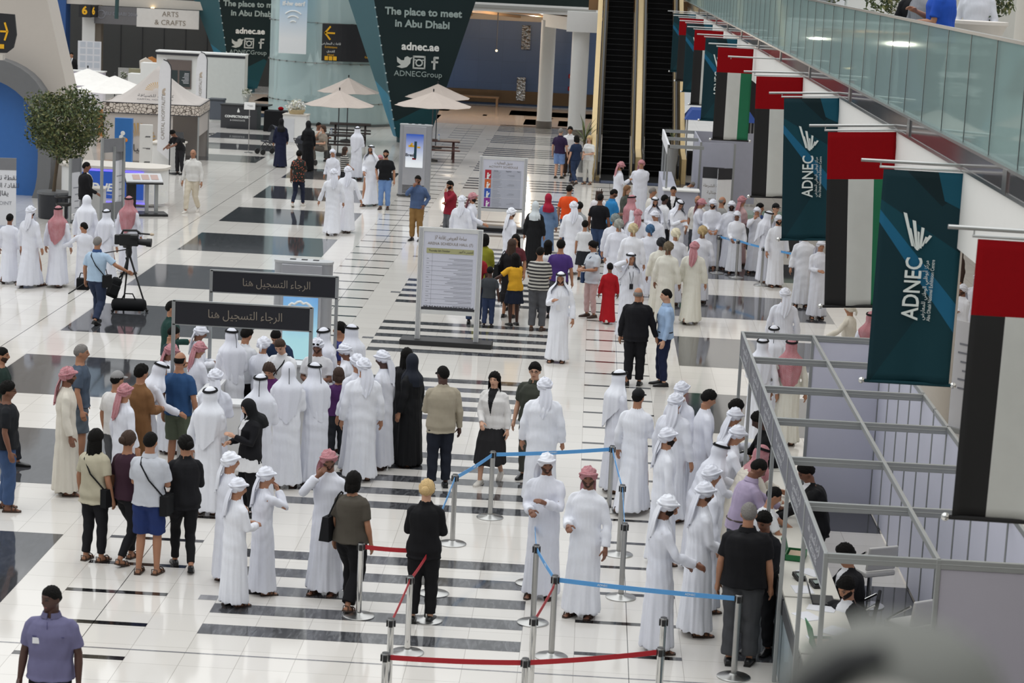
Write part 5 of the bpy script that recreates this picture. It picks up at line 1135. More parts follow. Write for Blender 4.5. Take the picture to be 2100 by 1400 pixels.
# ---- bench, wall art, pendant lamp, plants
t = empty('bench', (-3.9, 110.6, 0), -.02, 'long low bronze bench against the far blue wall', 'bench'); m = MB(); m.bx(-1.5, 1.5, -.25, .25, .42, .5); m.build('seat', [mat('bronze_seat', '#8a6f55', .35, .4)], t)
for q in (-1.4, 1.4): m = MB(); m.bx(q-.05, q+.05, -.22, .22, 0, .42); m.build('leg', [mat('bronze_seat', '#8a6f55')], t)
n = NT('crumpled_metal', .12, 1); z_ = n.n('TexVoronoi', Scale=7.); n.l(n.co(), z_.inputs['Vector']); bp = n.n('Bump', Strength=1., Distance=.1); n.l(z_.outputs['Distance'], bp.inputs['Height']); n.l(bp.outputs[0], n.b.inputs['Normal']); CRUM = n.out(n.mix(z_.outputs['Distance'], lin('#d9d9d9'), lin('#8b8b88')))
for (x, z0, z1, lab) in ((-1.25, 2.85, 4.05, 'crumpled silver wall panel high on the blue wall'), (-1.38, .3, 1.45, 'crumpled silver wall panel low on the blue wall')):
    t = empty('wall_panel_artwork', (x, 111.8, 0), 0, lab, 'wall art', 'silver panels on the blue wall'); m = MB(); m.bx(-.22, .22, -.05, .03, z0, z1); m.build('panel', [CRUM], t)
t = empty('pendant_lamp', (-2.4, 105, 0), 0, 'thin pendant lamp hanging before the blue wall', 'lamp'); m = MB(); m.cyl((0, 0, 3.05), (0, 0, 4.85), .025, n=6); m.build('stem', [INKD], t); m = MB(); m.ell((0, 0, 3.02), (.05, .05, .05), 8, 6); m.build('bulb', [mat('warm_bulb', '#ffdca0', .5, emit=6, noise=0)], t)
for i, (x, y, z) in enumerate(((-4.2, 110.9, 4.25), (-2.3, 110.9, 4.27), (-20.2, 112.1, 3.95))):
    m = MB(); m.lathe([(.09, 0), (.09, .04)], (x, y, z+.02), 12); tag(m.build('downlight', [mat('warm_bulb', '#ffdca0')]), ['round downlight in the cornice beside the cone', 'round downlight in the cornice above the pendant lamp', 'round downlight above the arts sign'][i], 'lamp', 'recessed downlights')
for x, z, lab in ((1.12, 1.62, 'upper small red sign on the blue wall between the columns'), (1.12, 1.0, 'lower small red sign on the blue wall between the columns')):
    t = empty('exit_sign', (x, 111.97, z), 0, lab, 'sign', 'small red signs'); m = MB(); m.bx(-.14, .14, -.03, .03, -.1, .1); m.build('box', [FR], t); m = MB(); m.box(-.05, -.035, 0, .04, .01, .1); m.box(.05, -.035, 0, .06, .01, .04); m.build('symbol', [WLET], t)
LEAFM = [mat('leaf_dark', '#37452a', .6, noise=.3, nscale=40), mat('leaf_mid', '#566339', .6, noise=.3, nscale=40), mat('leaf_olive', '#747548', .6, noise=.3, nscale=40)]
def leaves(cx, cz, rx, rz_, n_, size, seed, shell=.55):
    rg = np.random.RandomState(seed); m = MB()
    for i in range(n_):
        d = rg.normal(size=3); d /= np.linalg.norm(d); r = shell+(1-shell)*rg.rand()**.6; lump = 1+.14*math.sin(5*d[0]+3*d[2]+seed)+.10*math.sin(9*d[1]-4*d[2])
        p = Vector((cx[0]+d[0]*rx*r*lump, cx[1]+d[1]*rx*r*lump, cz+d[2]*rz_*r*lump)); u = Vector(rg.normal(size=3)).normalized(); v = u.cross(Vector(rg.normal(size=3))).normalized(); L = size*(.7+.6*rg.rand()); w = L*.42
        m.add([p-u*L/2, p+v*w/2, p+u*L/2, p-v*w/2], [(0, 1, 2, 3)], int(rg.randint(3)))
    return m
t = empty('potted_tree', (-12.05, 58.6, 0), 0, 'round leafy tree in a dark steel pot beside the pod wall', 'tree')
m = MB(); m.lathe([(.38, 0), (.40, .02), (.42, .68), (.38, .68), (.37, .6), (0, .6)], (0, 0, 0), 32); m.build('pot', [mat('dark_pot', '#3a3c40', .25, .5)], t, smooth=True); m = MB(); m.lathe([(.44, .66), (.44, .72), (.40, .72)], (0, 0, 0), 24); m.build('pot_rim', [mat('pot_rim', '#6a6c6e', .4)], t)
m = MB(); m.tube([(0, 0, .6), (.03, 0, 1.0), (.09, .02, 1.5), (.12, 0, 2.0), (.15, 0, 2.5)], [.055, .048, .045, .035, .02], 9)
for i in range(9): a = i*.7; m.tube([(.11, 0, 1.65+.06*i), (.11+.4*math.cos(a), .4*math.sin(a), 2.05+.07*i), (.11+.8*math.cos(a), .8*math.sin(a), 2.3+.06*i)], [.025, .016, .006], 6)
m.build('trunk', [mat('bark', '#5f5140', .8, noise=.2)], t, smooth=True)
leaves((.24, 0), 2.52, 1.06, .96, 8200, .11, 3, .42).build('foliage', LEAFM, t)
def palm(x, y, z, lab, potm, h=.75, n_=26, L=.8):
    t = empty('potted_palm', (x, y, z), 0, lab, 'plant'); m = MB(); m.lathe([(.17, 0), (.24, h), (.2, h), (.19, h-.06), (0, h-.06)], (0, 0, 0), 24); m.build('pot', [potm], t, smooth=True); m = MB()
    m.cyl((0, 0, h-.05), (0, 0, h+.35), .06, .04, 8); m.build('stem', [mat('bark', '#5f5140')], t); m = MB(); rg = np.random.RandomState(int(x*10+50))
    for i in range(n_):
        a = 2*PI*i/n_*3.1; e = .25+1.1*rg.rand(); p0 = Vector((0, 0, h+.15+.25*rg.rand())); d = Vector((math.cos(a)*math.cos(e), math.sin(a)*math.cos(e), math.sin(e))); s = Vector((-math.sin(a), math.cos(a), 0))*.028; l = L*(.7+.5*rg.rand())
        P_ = [p0, p0+d*l*.5, p0+d*l-Vector((0, 0, .22*l))]; m.add([P_[0]-s*.4, P_[0]+s*.4, P_[1]+s, P_[1]-s, P_[2]], [(0, 1, 2, 3), (3, 2, 4)], i % 3)
    m.build('fronds', LEAFM, t); return t
palm(2.06, 79.0, 0, 'bushy potted palm beside the column and left escalator', mat('steel_pot', '#8e8f8f', .3, .7), .85, 34, 1.0); palm(5.08, 76.3, 0, 'tall potted palm in a steel planter inside the police booth', mat('steel_pot', '#8e8f8f'), 1.25, 14, .6)
for (x, y, s_, lab) in ((7.62, 29.6, 5, 'bushy plant in a steel pot on the upper floor, right corner'), (6.75, 41, 6, 'thin plant in a steel pot on the upper floor behind the glass'), (6.35, 30.5, 7, 'leafy plant on the upper floor behind the black shirted man')):
    t = empty('potted_shrub', (x, y+1.2, 5.95), 0, lab, 'plant'); m = MB(); m.lathe([(.16, 0), (.19, .5), (.16, .5), (0, .46)], (0, 0, 0), 24); m.build('pot', [STEEL], t, smooth=True); m = MB(); m.cyl((0, 0, .45), (0, 0, 1.0), .025, n=7); m.build('stem', [mat('bark', '#5f5140')], t); leaves((0, 0), 1.42, .34, .42, 700, .085, s_, .3).build('foliage', LEAFM, t)
t = empty('cocktail_table', (7.26, 29.4, 5.95), 0, 'high round table under a white stretch cover, upper floor', 'table'); m = MB(); m.lathe([(.36, 0), (.28, .15), (.22, .45), (.24, .75), (.36, 1.02), (.38, 1.04), (.38, 1.08), (0, 1.08)], (0, 0, 0), 32); m.build('stretch_cover', [mat('stretch_cover_white', '#d9d3cc', .8)], t, smooth=True)
# ---- tent, feather flags and cafe things at upper left
TENT = mat('tent_cloth', '#b9b2ad', .8, noise=.02); n = NT('lattice_valance', .8); v_ = n.n('TexVoronoi', Scale=8.); v_.feature = 'DISTANCE_TO_EDGE'; n.l(n.co(), v_.inputs['Vector']); LATT = n.out(n.mix(n.math('LESS_THAN', v_.outputs['Distance'], .07), lin('#cfc5bb'), lin('#5b5048')))
GOLDL = mat('gold_print', '#b08f5a', .6, noise=0)
t = empty('pop_up_tent', (-12.7, 75.9, 0), .07, 'grey pop up tent with a gold sunburst and lattice valance', 'tent'); w = 1.62
V = [(-w, -w, 2.0), (w, -w, 2.0), (w, w, 2.0), (-w, w, 2.0)]; m = MB(); N = 10; V = []; F = []
for s_ in range(4):
    a0 = [(-w, -w), (w, -w), (w, w), (-w, w)][s_]; a1 = [(w, -w), (w, w), (-w, w), (-w, -w)][s_]; o = len(V)
    for i in range(N+1):
        f = i/N
        for j in range(9): u = j/8; x, y = a0[0]+(a1[0]-a0[0])*u, a0[1]+(a1[1]-a0[1])*u; V.append((x*(1-f), y*(1-f), 2.02+1.18*f**1.55-.05*math.sin(PI*u)*(1-f)))
    F += [(o+i*9+j, o+i*9+j+1, o+(i+1)*9+j+1, o+(i+1)*9+j) for i in range(N) for j in range(8)]
o = link('roof', mkmesh('roof', V, F, smooth=True), t); setmat(o, TENT); o.modifiers.new('thickness', 'SOLIDIFY').thickness = .008
m = MB(); m.bx(-w, w, -w-.01, -w, 1.66, 2.0, 0); m.bx(w, w+.01, -w, w, 1.66, 2.0, 0); m.bx(-w-.01, -w, -w, w, 1.66, 2.0, 0); m.bx(-w, w, w, w+.01, 1.66, 2.0, 0)
for z in (1.64, 1.99): m.bx(-w-.015, w+.015, -w-.018, -w, z, z+.025, 1); m.bx(w, w+.018, -w, w, z, z+.025, 1)
m.build('valance', [LATT, INKD], t); m = MB(); m.bx(-w+.02, w-.9, -w+.05, -w+.06, .05, 1.66); m.bx(w-.05, w-.04, -w+.1, w, .95, 1.66); m.bx(-w, w, w-.02, w, 0, 1.66); m.build('side_cloth', [TENT], t)
for q in ((-w, -w), (w, -w), (w, w), (-w, w)): m = MB(); m.box(q[0]*.98, q[1]*.98, .84, .05, .05, 1.68); m.build('leg', [ALU], t)
def sunburst(par, loc, rot, R, mt, nm='sunburst'):
    m = MB()
    for i in range(15): a = PI*(.04+.92*i/14); m.add([(R*.3*math.cos(a-.035), 0, R*.3*math.sin(a-.035)), (R*.3*math.cos(a+.035), 0, R*.3*math.sin(a+.035)), (R*math.cos(a+.05), 0, R*math.sin(a+.05)), (R*math.cos(a-.05), 0, R*math.sin(a-.05))], [(0, 1, 2, 3)])
    return m.build(nm, [mt], par, loc=loc, rot=rot)
sunburst(t, (.1, -1.22, 2.42), (-.72, 0, 0), .38, GOLDL); lettering(ar('كابيتال للضيافة'), .2, INKD, t, (.1, -1.36, 2.26), (PI/2-.95, 0, 0), .004); lettering('CAPITAL HOSPITALITY', .12, INKD, t, (.1, -1.53, 2.14), (PI/2-1.05, 0, 0), .004)
sunburst(t, (-.45, -1.6, .72), (0, 0, 0), .62, GOLDL); lettering(ar('للضيافة'), .34, INKD, t, (-.4, -1.6, .48), (PI/2, 0, 0), .004)
t = empty('serving_counter', (-11.45, 71.9, 0), 0, 'white counter beside the tent with a black till', 'counter'); m = MB(); m.bx(-.55, .4, -.4, .5, .06, .92); m.build('body', [PAINT], t, bevel=.05); m = MB(); m.bx(-.6, .45, -.45, .55, .92, .97); m.build('worktop', [PAINTW], t); m = MB(); m.lathe([(.6, 0), (.6, .06)], (-.1, 0, 0), 24); m.build('foot', [PAINT], t)
t = empty('cash_register', (-11.2, 72.0, .97), .3, 'black till on the white tent counter', 'till'); m = MB(); m.box(0, 0, .06, .36, .32, .12); m.build('drawer', [BLACKP], t); m = MB(); m.box(0, .05, .22, .3, .03, .24, rot=rotx(-.6)); m.build('screen', [BLACKP], t)
def feather(x, y, h, w, lab, rz=0):
    t = empty('feather_flag', (x, y, 0), rz, lab, 'flag', 'white feather flags'); pts = [(0, .45)]+[(0, .45+(h-.75)*i/6) for i in range(1, 7)]+[(-.03, h-.18), (-.12, h-.05), (-.26, h)]; L = [(-w, .75), (-w*.98, h*.5), (-w, h*.75), (-w*.9, h-.25)]
    m = MB(); m.prism(pts+[(a, b) for a, b in reversed(L)], -.004, .004, 'y'); m.build('fabric', [mat('flag_cloth_white', '#e3e3e6', .7)], t); m = MB(); m.tube([(.01, 0, 0)]+[(a+.01, 0, b) for a, b in pts], .018, 6); m.build('pole', [INKD], t)
    m = MB(); m.cyl((-.3, -.3, .02), (.3, .3, .02), .015, n=6); m.cyl((-.3, .3, .02), (.3, -.3, .02), .015, n=6); m.build('cross_base', [INKD], t); lettering('CAPITAL HOSPITALITY', .16, INKT, t, (-w*.55, -.008, h*.5), (PI/2, -PI/2, 0), .003, width=h*.4); sunburst(t, (-w*.4, -.008, h*.72), (0, -PI/2, 0), .12, GOLDL)
feather(-11.36, 71.2, 3.68, .40, 'front white feather flag beside the tent'); feather(-12.9, 86.6, 3.2, .42, 'rear white feather flag before the white kiosk')
t = empty('white_kiosk', (-14.8, 96.5, 0), 0, 'large white stepped kiosk with a wall screen, before the far cone', 'kiosk'); m = MB(); m.prism([(-2.05, 0), (.0, 0), (.0, 2.62), (-2.05, 2.62), (-2.05, 2.1), (-2.75, 2.1), (-2.75, 1.6), (-3.3, 1.6), (-3.3, 0)], 0, .7, 'y', 0); m.build('left_block', [PAINT], t); m = MB(); m.bx(.0, 1.85, -.15, .7, 0, 2.62, 0); m.build('right_block', [mat('kiosk_grey_white', '#cfd2cf', .5)], t)
m = MB(); m.bx(-2.07, 1.87, -.17, .72, 2.62, 2.68, 0); m.bx(-2.06, 1.86, -.165, -.1, 2.5, 2.6, 1); m.build('roof_edge', [PAINT, INKD], t); m = MB(); m.bx(-1.6, -.5, -.06, .0, 1.05, 2.3, 0); m.build('screen', [mat('brown_screen', '#6b605c', .4)], t)
m = MB(); m.bx(-1.55, -1.1, -.07, -.06, 1.15, 1.85); m.bx(-1.02, -.55, -.07, -.06, 1.15, 1.85); m.build('menu_panels', [mat('menu_dark', '#2f3a3c', .4)], t); lines(t, -1.0, -.6, [1.3+.06*i for i in range(8)], PAPER, .02).location.y = -.06
t = empty('litter_bin', (-13.6, 93.3, 0), 0, 'grey wheeled bin beside the black counter', 'bin'); m = MB(); m.box(0, 0, .45, .55, .5, .8, taper=(1.15, 1.15)); m.build('body', [mat('bin_grey', '#565c66', .5)], t, bevel=.02); m = MB(); m.box(0, 0, .9, .68, .62, .1); m.build('lid', [mat('bin_lid', '#3d424a', .5)], t, bevel=.03)
t = empty('black_counter', (-12.1, 90.2, 0), -.06, 'black counter with white emblem beside the drum', 'counter'); m = MB(); m.bx(-.75, .75, -.3, .5, 0, .95); m.build('body', [mat('slate_black', '#36373b', .5)], t); m = MB(); m.bx(.2, 1.2, -.35, .6, .95, 1.0); m.bx(-.78, .8, -.33, .53, .93, .96); m.build('top', [BLACKP], t); lettering('CONFECTIONERY', .13, WLET, t, (-.05, -.305, .48), (PI/2, 0, 0), .004, bold=.006); lettering('& CHOCOLATE', .09, WLET, t, (-.05, -.305, .33), (PI/2, 0, 0), .004); m = MB(); m.prism([(-.07, .66), (.03, .66), (.03, .72), (-.02, .84), (-.07, .72)], -.31, -.3, 'y'); m.build('emblem', [WLET], t)
t = empty('flower_vase', (-11.9, 90.3, 1.0), 0, 'white flowers in wrapping on the black counter', 'flowers'); m = MB(); m.lathe([(.08, 0), (.12, .2), (.2, .4)], (0, 0, 0), 12); m.build('wrapping', [mat('clear_wrap', '#d8dcd6', .3)], t); leaves((0, 0), .42, .22, .2, 260, .1, 9, .2).build('blooms', [PAINT, mat('cream_bloom', '#dcd9c4', .7), LEAFM[1]], t)
t = empty('sign_stand', (-10.1, 79.7, 0), .1, 'small white sign on a tall steel stand beside the black counter', 'sign'); m = MB(); m.cyl((0, 0, .03), (0, 0, 1.6), .016, n=8); m.build('pole', [CHROME], t); m = MB(); m.lathe([(.17, 0), (.17, .02), (.02, .04)], (0, 0, 0), 24); m.build('base', [CHROME], t); m = MB(); m.box(0, 0, 1.7, .40, .02, .28, rot=rotx(-.4)); m.build('sign_plate', [PAINT], t, bevel=.01); lines(t, -.12, .12, [1.72, 1.68], INK, .012)
t = empty('draped_table', (-10.55, 89.6, 0), 0, 'square table under a black cloth before the glass drum', 'table'); m = MB(); m.box(0, 0, .42, .9, .8, .84, taper=(.96, .96)); m.build('tablecloth', [BLACKC], t, bevel=.02)
m = MB(); m.ell((0, 0, .08), (.12, .1, .08), 10, 7); tag(m.build('red_box', [FR], loc=(-10.35, 89.5, .85)), 'small red bundle on the black draped table', 'gift')
t = empty('display_cabinet', (-9.0, 84.2, 0), -.05, 'white cabinet with a gift basket on top before the drum', 'cabinet'); m = MB(); m.bx(-.45, .45, -.35, .4, 0, 1.12); m.build('body', [PAINT], t); m = MB(); m.bx(-.42, .0, -.37, -.35, .1, 1.0); m.build('door', [mat('cabinet_door', '#d4d6da', .5)], t); m = MB(); m.bx(-.47, .47, -.38, .42, 1.12, 1.16); m.build('top', [PAINTW], t)
t = empty('gift_basket', (-9.0, 84.2, 1.16), 0, 'wrapped gift basket on the white cabinet', 'basket'); m = MB(); m.lathe([(.26, 0), (.34, .16), (.3, .16)], (0, 0, 0), 20); m.build('basket', [mat('wicker', '#c7b48d', .7)], t); leaves((0, 0), .3, .36, .26, 420, .14, 12, .2).build('wrapping', [PAINT, mat('cellophane', '#d9ddd8', .15), mat('cream_bloom', '#dcd9c4')], t)
# ---- LED information counter and the stands around it
LEDB = mat('led_blue_panel', '#2a55b0', .35, emit=.35, noise=0); LEDV = mat('violet_led', '#6a5cff', .4, emit=2.2, noise=0)
t = empty('information_counter', (-11.25, 62.6, 0), -.03, 'curved white information counter with lit blue front', 'counter'); pl = [(1.5*math.copysign(abs(math.cos(a))**.55, math.cos(a)), .75*math.copysign(abs(math.sin(a))**.6, math.sin(a))) for a in [2*PI*i/48 for i in range(48)]]
m = MB(); m.prism(pl, .1, 1.05); m.build('body', [PAINT], t, smooth=True); m = MB(); m.prism([(a*1.04, b*1.05) for a, b in pl], 1.05, 1.12); m.build('worktop', [PAINTW], t, smooth=True)
m = MB(); m.prism([(-.95, .22), (1.0, .22), (1.0, .98), (-.6, .98), (-.85, .9), (-.95, .75)], -.79, -.74, 'y'); m.build('lit_front', [LEDB], t); m = MB(); m.bx(-.7, 1.0, -.80, -.75, .985, 1.01); m.bx(-.95, 1.05, -.78, -.72, .10, .125); m.build('led_strip', [LEDV], t)
lettering('ADNEC', .30, WLET, t, (-.2, -.80, .52), (PI/2, 0, 0), .006, shear=.25, bold=.012); lettering('Abu Dhabi National Exhibitions Company', .06, WLET, t, (-.25, -.80, .34), (PI/2, 0, 0), .004, width=.8)
m = MB(); [m.box(.62+.03*i, -.80, .50+.05*i, .22-.03*i, .012, .05, rot=roty(-.5-.15*i)) for i in range(4)]; m.build('falcon_emblem', [WLET], t); lettering(ar('الإمارات'), .2, mat('pearl_lettering', '#f2f0ea', .4, noise=0), t, (1.35, -.70, .56), (PI/2, 0, .25), .004); lettering('EMIRATES', .12, mat('pearl_lettering', '#f2f0ea'), t, (1.35, -.70, .40), (PI/2, 0, .25), .004)
t = empty('blue_display_tower', (-11.75, 66.2, 0), 0, 'slim blue display tower behind the tree', 'display'); m = MB(); m.bx(-.3, .22, -.1, .1, 0, 2.15); m.build('body', [mat('tower_blue', '#2f6fb5', .4)], t); m = MB(); [m.ell((-.1+.06*math.sin(i*2.1), -.11, .5+.12*i), (.07, .015, .07), 8, 6) for i in range(11)]; m.build('white_pattern', [PAINT], t); m = MB(); m.ell((.05, -.11, 1.5), (.05, .03, .06), 8, 6); m.build('amber_light', [mat('amber', '#e58a2a', .5)], t)
t = empty('info_totem', (-10.85, 64.9, 0), .25, 'tall white slab totem beside the blue counter', 'sign'); m = MB(); m.bx(-.19, .19, -.06, .06, 0, 2.1); m.build('slab', [mat('totem_white', '#dcdad6', .5)], t, bevel=.01); lines(t, -.12, .12, [1.75, 1.73, 1.4, 1.38, 1.0, .98, .6, .58], INKD, .012).location.y = -.045
t = empty('lectern_stand', (-9.95, 60.2, 0), .35, 'tilted information lectern on a black double leg stand', 'lectern'); m = MB(); m.box(0, 0, 1.02, 1.0, .52, .05, rot=rotx(.35)); m.build('tilted_board', [mat('board_silver', '#c3c4c6', .4)], t); m = MB(); m.box(0, 0, .985, 1.02, .54, .04, rot=rotx(.35)); m.build('board_frame', [BLACKP], t); m = MB(); m.bx(-.45, -.2, -.05, .15, .05, .92); m.build('black_leg', [BLACKP], t)
for q in (.1, .36): m = MB(); m.bx(q-.05, q+.05, -.03, .03, .05, .95); m.build('white_leg', [ALU], t)
m = MB(); m.bx(-.6, .65, -.3, .45, 0, .06); m.build('base', [BLACKP], t); m = MB(); [m.box(-.2+.25*i, -.0, 1.052, .2, .3, .004, rot=rotx(.35)) for i in range(3)]; m.build('printed_map', [mat('map_print', '#b59a92', .6)], t)
def sidesign(x, y, rz, h, w, lab, low=0):
    t = empty('directory_sign', (x, y, 0), rz, lab, 'sign', 'grey headed directory signs')
    for q in (-1, 1): m = MB(); m.bx(q*w/2-.03, q*w/2+.03, -.03, .03, 0, h); m.build('post', [ALU], t)
    m = MB(); m.bx(-w/2+.03, w/2-.03, -.015, .015, h-.38, h-.02); m.build('grey_header', [mat('header_grey', '#77787c', .5)], t)
    if low: m = MB(); m.bx(-w/2+.03, w/2-.03, -.015, .015, .2, .65); m.build('grey_footer', [mat('header_grey', '#77787c')], t)
    else: m = MB(); m.bx(-w/2+.03, w/2-.03, -.012, .012, .25, h-.39); m.build('white_panel', [PAPER], t); lines(t, -w*.3, w*.3, [h-.8-.18*i for i in range(5)], INK, .02).location.y = .004
    m = MB(); m.bx(-w/2, w/2, -.2, .2, 0, .03); m.build('foot', [DGREY], t)
sidesign(-10.2, 57.4, 1.02, 2.35, .8, 'tall open directory sign right of the suited attendant', 1); sidesign(-11.3, 57.9, 1.25, 1.72, .5, 'shorter directory sign left of the suited attendant'); sidesign(-10.1, 57.7, 1.35, 2.12, .6, 'narrow white directory sign in front of the blue counter letters')
t = empty('notice_sign', (-12.95, 56.2, 0), .25, 'white notice panel with Arabic text cut by the left edge', 'sign'); m = MB(); m.bx(-.5, .5, -.03, .03, .05, 1.78); m.build('panel', [PAPER], t); m = MB(); m.bx(-.5, .5, -.035, .035, 1.48, 1.79); m.build('grey_header', [mat('header_grey', '#77787c')], t)
for i, s in enumerate(('نقطة تجمع', 'للقادة الخارج', 'يقال')): lettering(ar(s), .17, INKD, t, (.16, -.036, 1.28-.2*i), (PI/2, 0, 0), .002)
lettering('POINT', .13, INK, t, (.2, -.036, .62), (PI/2, 0, 0), .002)
t = empty('attendant_desk', (-10.85, 58.9, 0), .1, 'pale grey desk in front of the suited attendant', 'desk'); m = MB(); m.bx(-.45, .12, -.3, .3, 0, .82); m.build('body', [mat('desk_grey', '#c8c8c6', .5)], t); m = MB(); m.bx(-.5, .16, -.34, .34, .82, .86); m.build('worktop', [PAINTW], t)
def stool(x, y, rz, lab):
    t = empty('bar_stool', (x, y, 0), rz, lab, 'stool', 'black bar stools'); m = MB(); m.lathe([(.2, 0), (.2, .02), (.03, .04), (.03, .6)], (0, 0, 0), 20); m.build('pedestal', [CHROME], t, smooth=True); m = MB(); m.lathe([(0, .6), (.19, .62), (.2, .68), (0, .68)], (0, 0, 0), 20); m.build('seat', [BLACKP], t, smooth=True); m = MB(); m.tube([(.2*math.cos(a), .2*math.sin(a), .86) for a in [PI*1.0+PI*i/12 for i in range(13)]], .035, 8); m.cyl((.19, 0, .66), (.2, 0, .86), .015, n=6); m.cyl((-.19, 0, .66), (-.2, 0, .86), .015, n=6); m.build('backrest', [BLACKP], t, smooth=True)
stool(-11.25, 56.4, -.3, 'black bar stool right of the tree pot')
# ---- signs over the far left
t = empty('arrow_sign', (-14.1, 60.3, 0), .1, 'rounded dark sign with yellow arrow at the left edge', 'sign'); m = MB(); m.prism([(-1, 4.2), (.3, 4.25), (.48, 4.4), (.56, 4.75), (.5, 5.3), (-1, 5.36)], -.06, .06, 'y'); m.build('board', [SIGNDK], t); m = MB(); m.box(.22, -.07, 4.83, .2, .02, .05); m.box(.28, -.07, 4.95, .05, .02, .26, rot=roty(-.3)); m.box(.28, -.07, 4.71, .05, .02, .26, rot=roty(.3)); m.build('arrow', [YEL], t); m = MB(); m.box(-.02, -.07, 4.42, .14, .02, .12); m.box(.16, -.07, 4.42, .14, .02, .12); m.build('pictograms', [YEL], t)
m = MB(); m.bx(-1, .2, -.1, .3, 4.05, 4.2); m.build('bracket', [PAINTW], t)
t = empty('number_sign', (-23.3, 111.5, 0), 0, 'dark cube sign with a yellow number six', 'sign'); m = MB(); m.bx(-.45, .15, -.3, .5, 3.38, 4.0, 0); m.build('cube', [SIGNDK], t); m = MB(); m.bx(.15, .4, -.25, .45, 3.4, 4.0, 0); m.build('side_face', [BLACKP], t); lettering('6', .55, YEL, t, (-.15, -.31, 3.7), (PI/2, 0, 0), .01, bold=.02); lettering('6', .5, YEL, t, (.29, -.26, 3.7), (PI/2, 0, 0), .01, width=.14, bold=.02)
t = empty('arts_sign', (-20.7, 111.9, 0), .02, 'long grey and white arts and crafts sign over the folding wall', 'sign'); m = MB(); m.bx(-2.4, -.25, -.05, .05, 3.08, 3.95); m.build('grey_half', [mat('sign_grey', '#6e6d70', .6)], t); m = MB(); m.bx(-.25, 2.9, -.05, .05, 3.02, 3.95); m.build('white_half', [mat('sign_white', '#dcdad7', .6)], t); lettering('ARTS', .36, INKT, t, (1.45, -.06, 3.7), (PI/2, 0, 0), .01); lettering('& CRAFTS', .36, INKT, t, (1.45, -.06, 3.28), (PI/2, 0, 0), .01); lettering('ABU DHABI 2016', .24, INK, t, (-1.1, -.06, 3.6), (PI/2, 0, 0), .01); m = MB(); m.tube([(-2.05+.2*math.cos(a), -.06, 3.55+.2*math.sin(a)) for a in [2*PI*i/16 for i in range(16)]], .02, 5, closed=True); m.build('ring_mark', [INK], t)
m = MB(); m.cyl((-1.45, -.4, 3.4), (-1.4, -.4, 5.5), .1, n=10); tag(m.build('hanging_tube', [mat('teal_tube', '#2c4a4c', .5)], loc=(-20.3, 111.2, 0)), 'dark teal tube hanging before the arts sign', 'tube')
t = empty('list_board', (-23.05, 110.8, 0), -.03, 'white list board before the white column, far left', 'sign board'); m = MB(); m.bx(-.62, .56, -.04, .04, .1, 2.22); m.build('panel', [PAPER], t); m = MB(); [m.bx(-.5+.36*i, -.22+.36*i, -.045, -.04, .9+.34*j, 1.16+.34*j) for i in range(3) for j in range(4)]; m.build('list_blocks', [mat('list_print', '#c0c6cf', .7)], t); m = MB(); m.bx(-.6, .6, -.25, .25, 0, .1); m.build('foot', [PAINT], t)
t = empty('far_desk', (-23.4, 107.6, 0), 0, 'long pale reception desk at the far left', 'desk'); m = MB(); m.bx(-1.6, 1.8, -.3, .3, 0, .9); m.build('body', [mat('lilac_desk', '#b9b4c4', .5)], t); m = MB(); m.bx(-1.65, 1.85, -.34, .34, .9, .95); m.build('worktop', [PAINT], t)
t = empty('mirror_planter', (-19.6, 105, 0), 0, 'mirrored planter box with small flowers before the dark wall', 'planter'); m = MB(); m.bx(-.7, -.2, -.3, .3, 0, 1.35); m.build('mirror_box', [CHROME], t); m = MB(); m.bx(-.2, .9, -.3, .3, 0, 1.32); m.build('khaki_box', [mat('khaki', '#8f8d76', .6)], t); leaves((-.45, -.35), .95, .16, .26, 120, .1, 21, .2).build('flowers', [PAINT, LEAFM[0], LEAFM[1]], t)
t = empty('house_model', (-19.0, 104.8, 1.33), .3, 'small house shaped model on the khaki box', 'model'); m = MB(); m.prism([(-.28, 0), (.28, 0), (.3, .38), (0, .55), (-.3, .38)], -.15, .15, 'y'); m.build('front', [PAINTW], t); m = MB(); m.prism([(.28, .02), (.52, .1), (.62, .42), (.3, .6), (.1, .55)], -.1, .12, 'y'); m.build('roof', [mat('orange_wood', '#b5793f', .6)], t)
t = empty('barrel', (-16.2, 83.6, 0), 0, 'orange barrel under the leftmost white umbrella', 'barrel'); m = MB(); m.lathe([(.28, 0), (.33, .5), (.28, 1.0), (0, 1.0)], (0, 0, 0), 20); m.build('body', [mat('orange_wood', '#b5793f')], t, smooth=True); m = MB(); [m.lathe([(.325, z), (.335, z+.03)], (0, 0, 0), 20) for z in (.25, .7)]; m.build('hoops', [INKD], t)
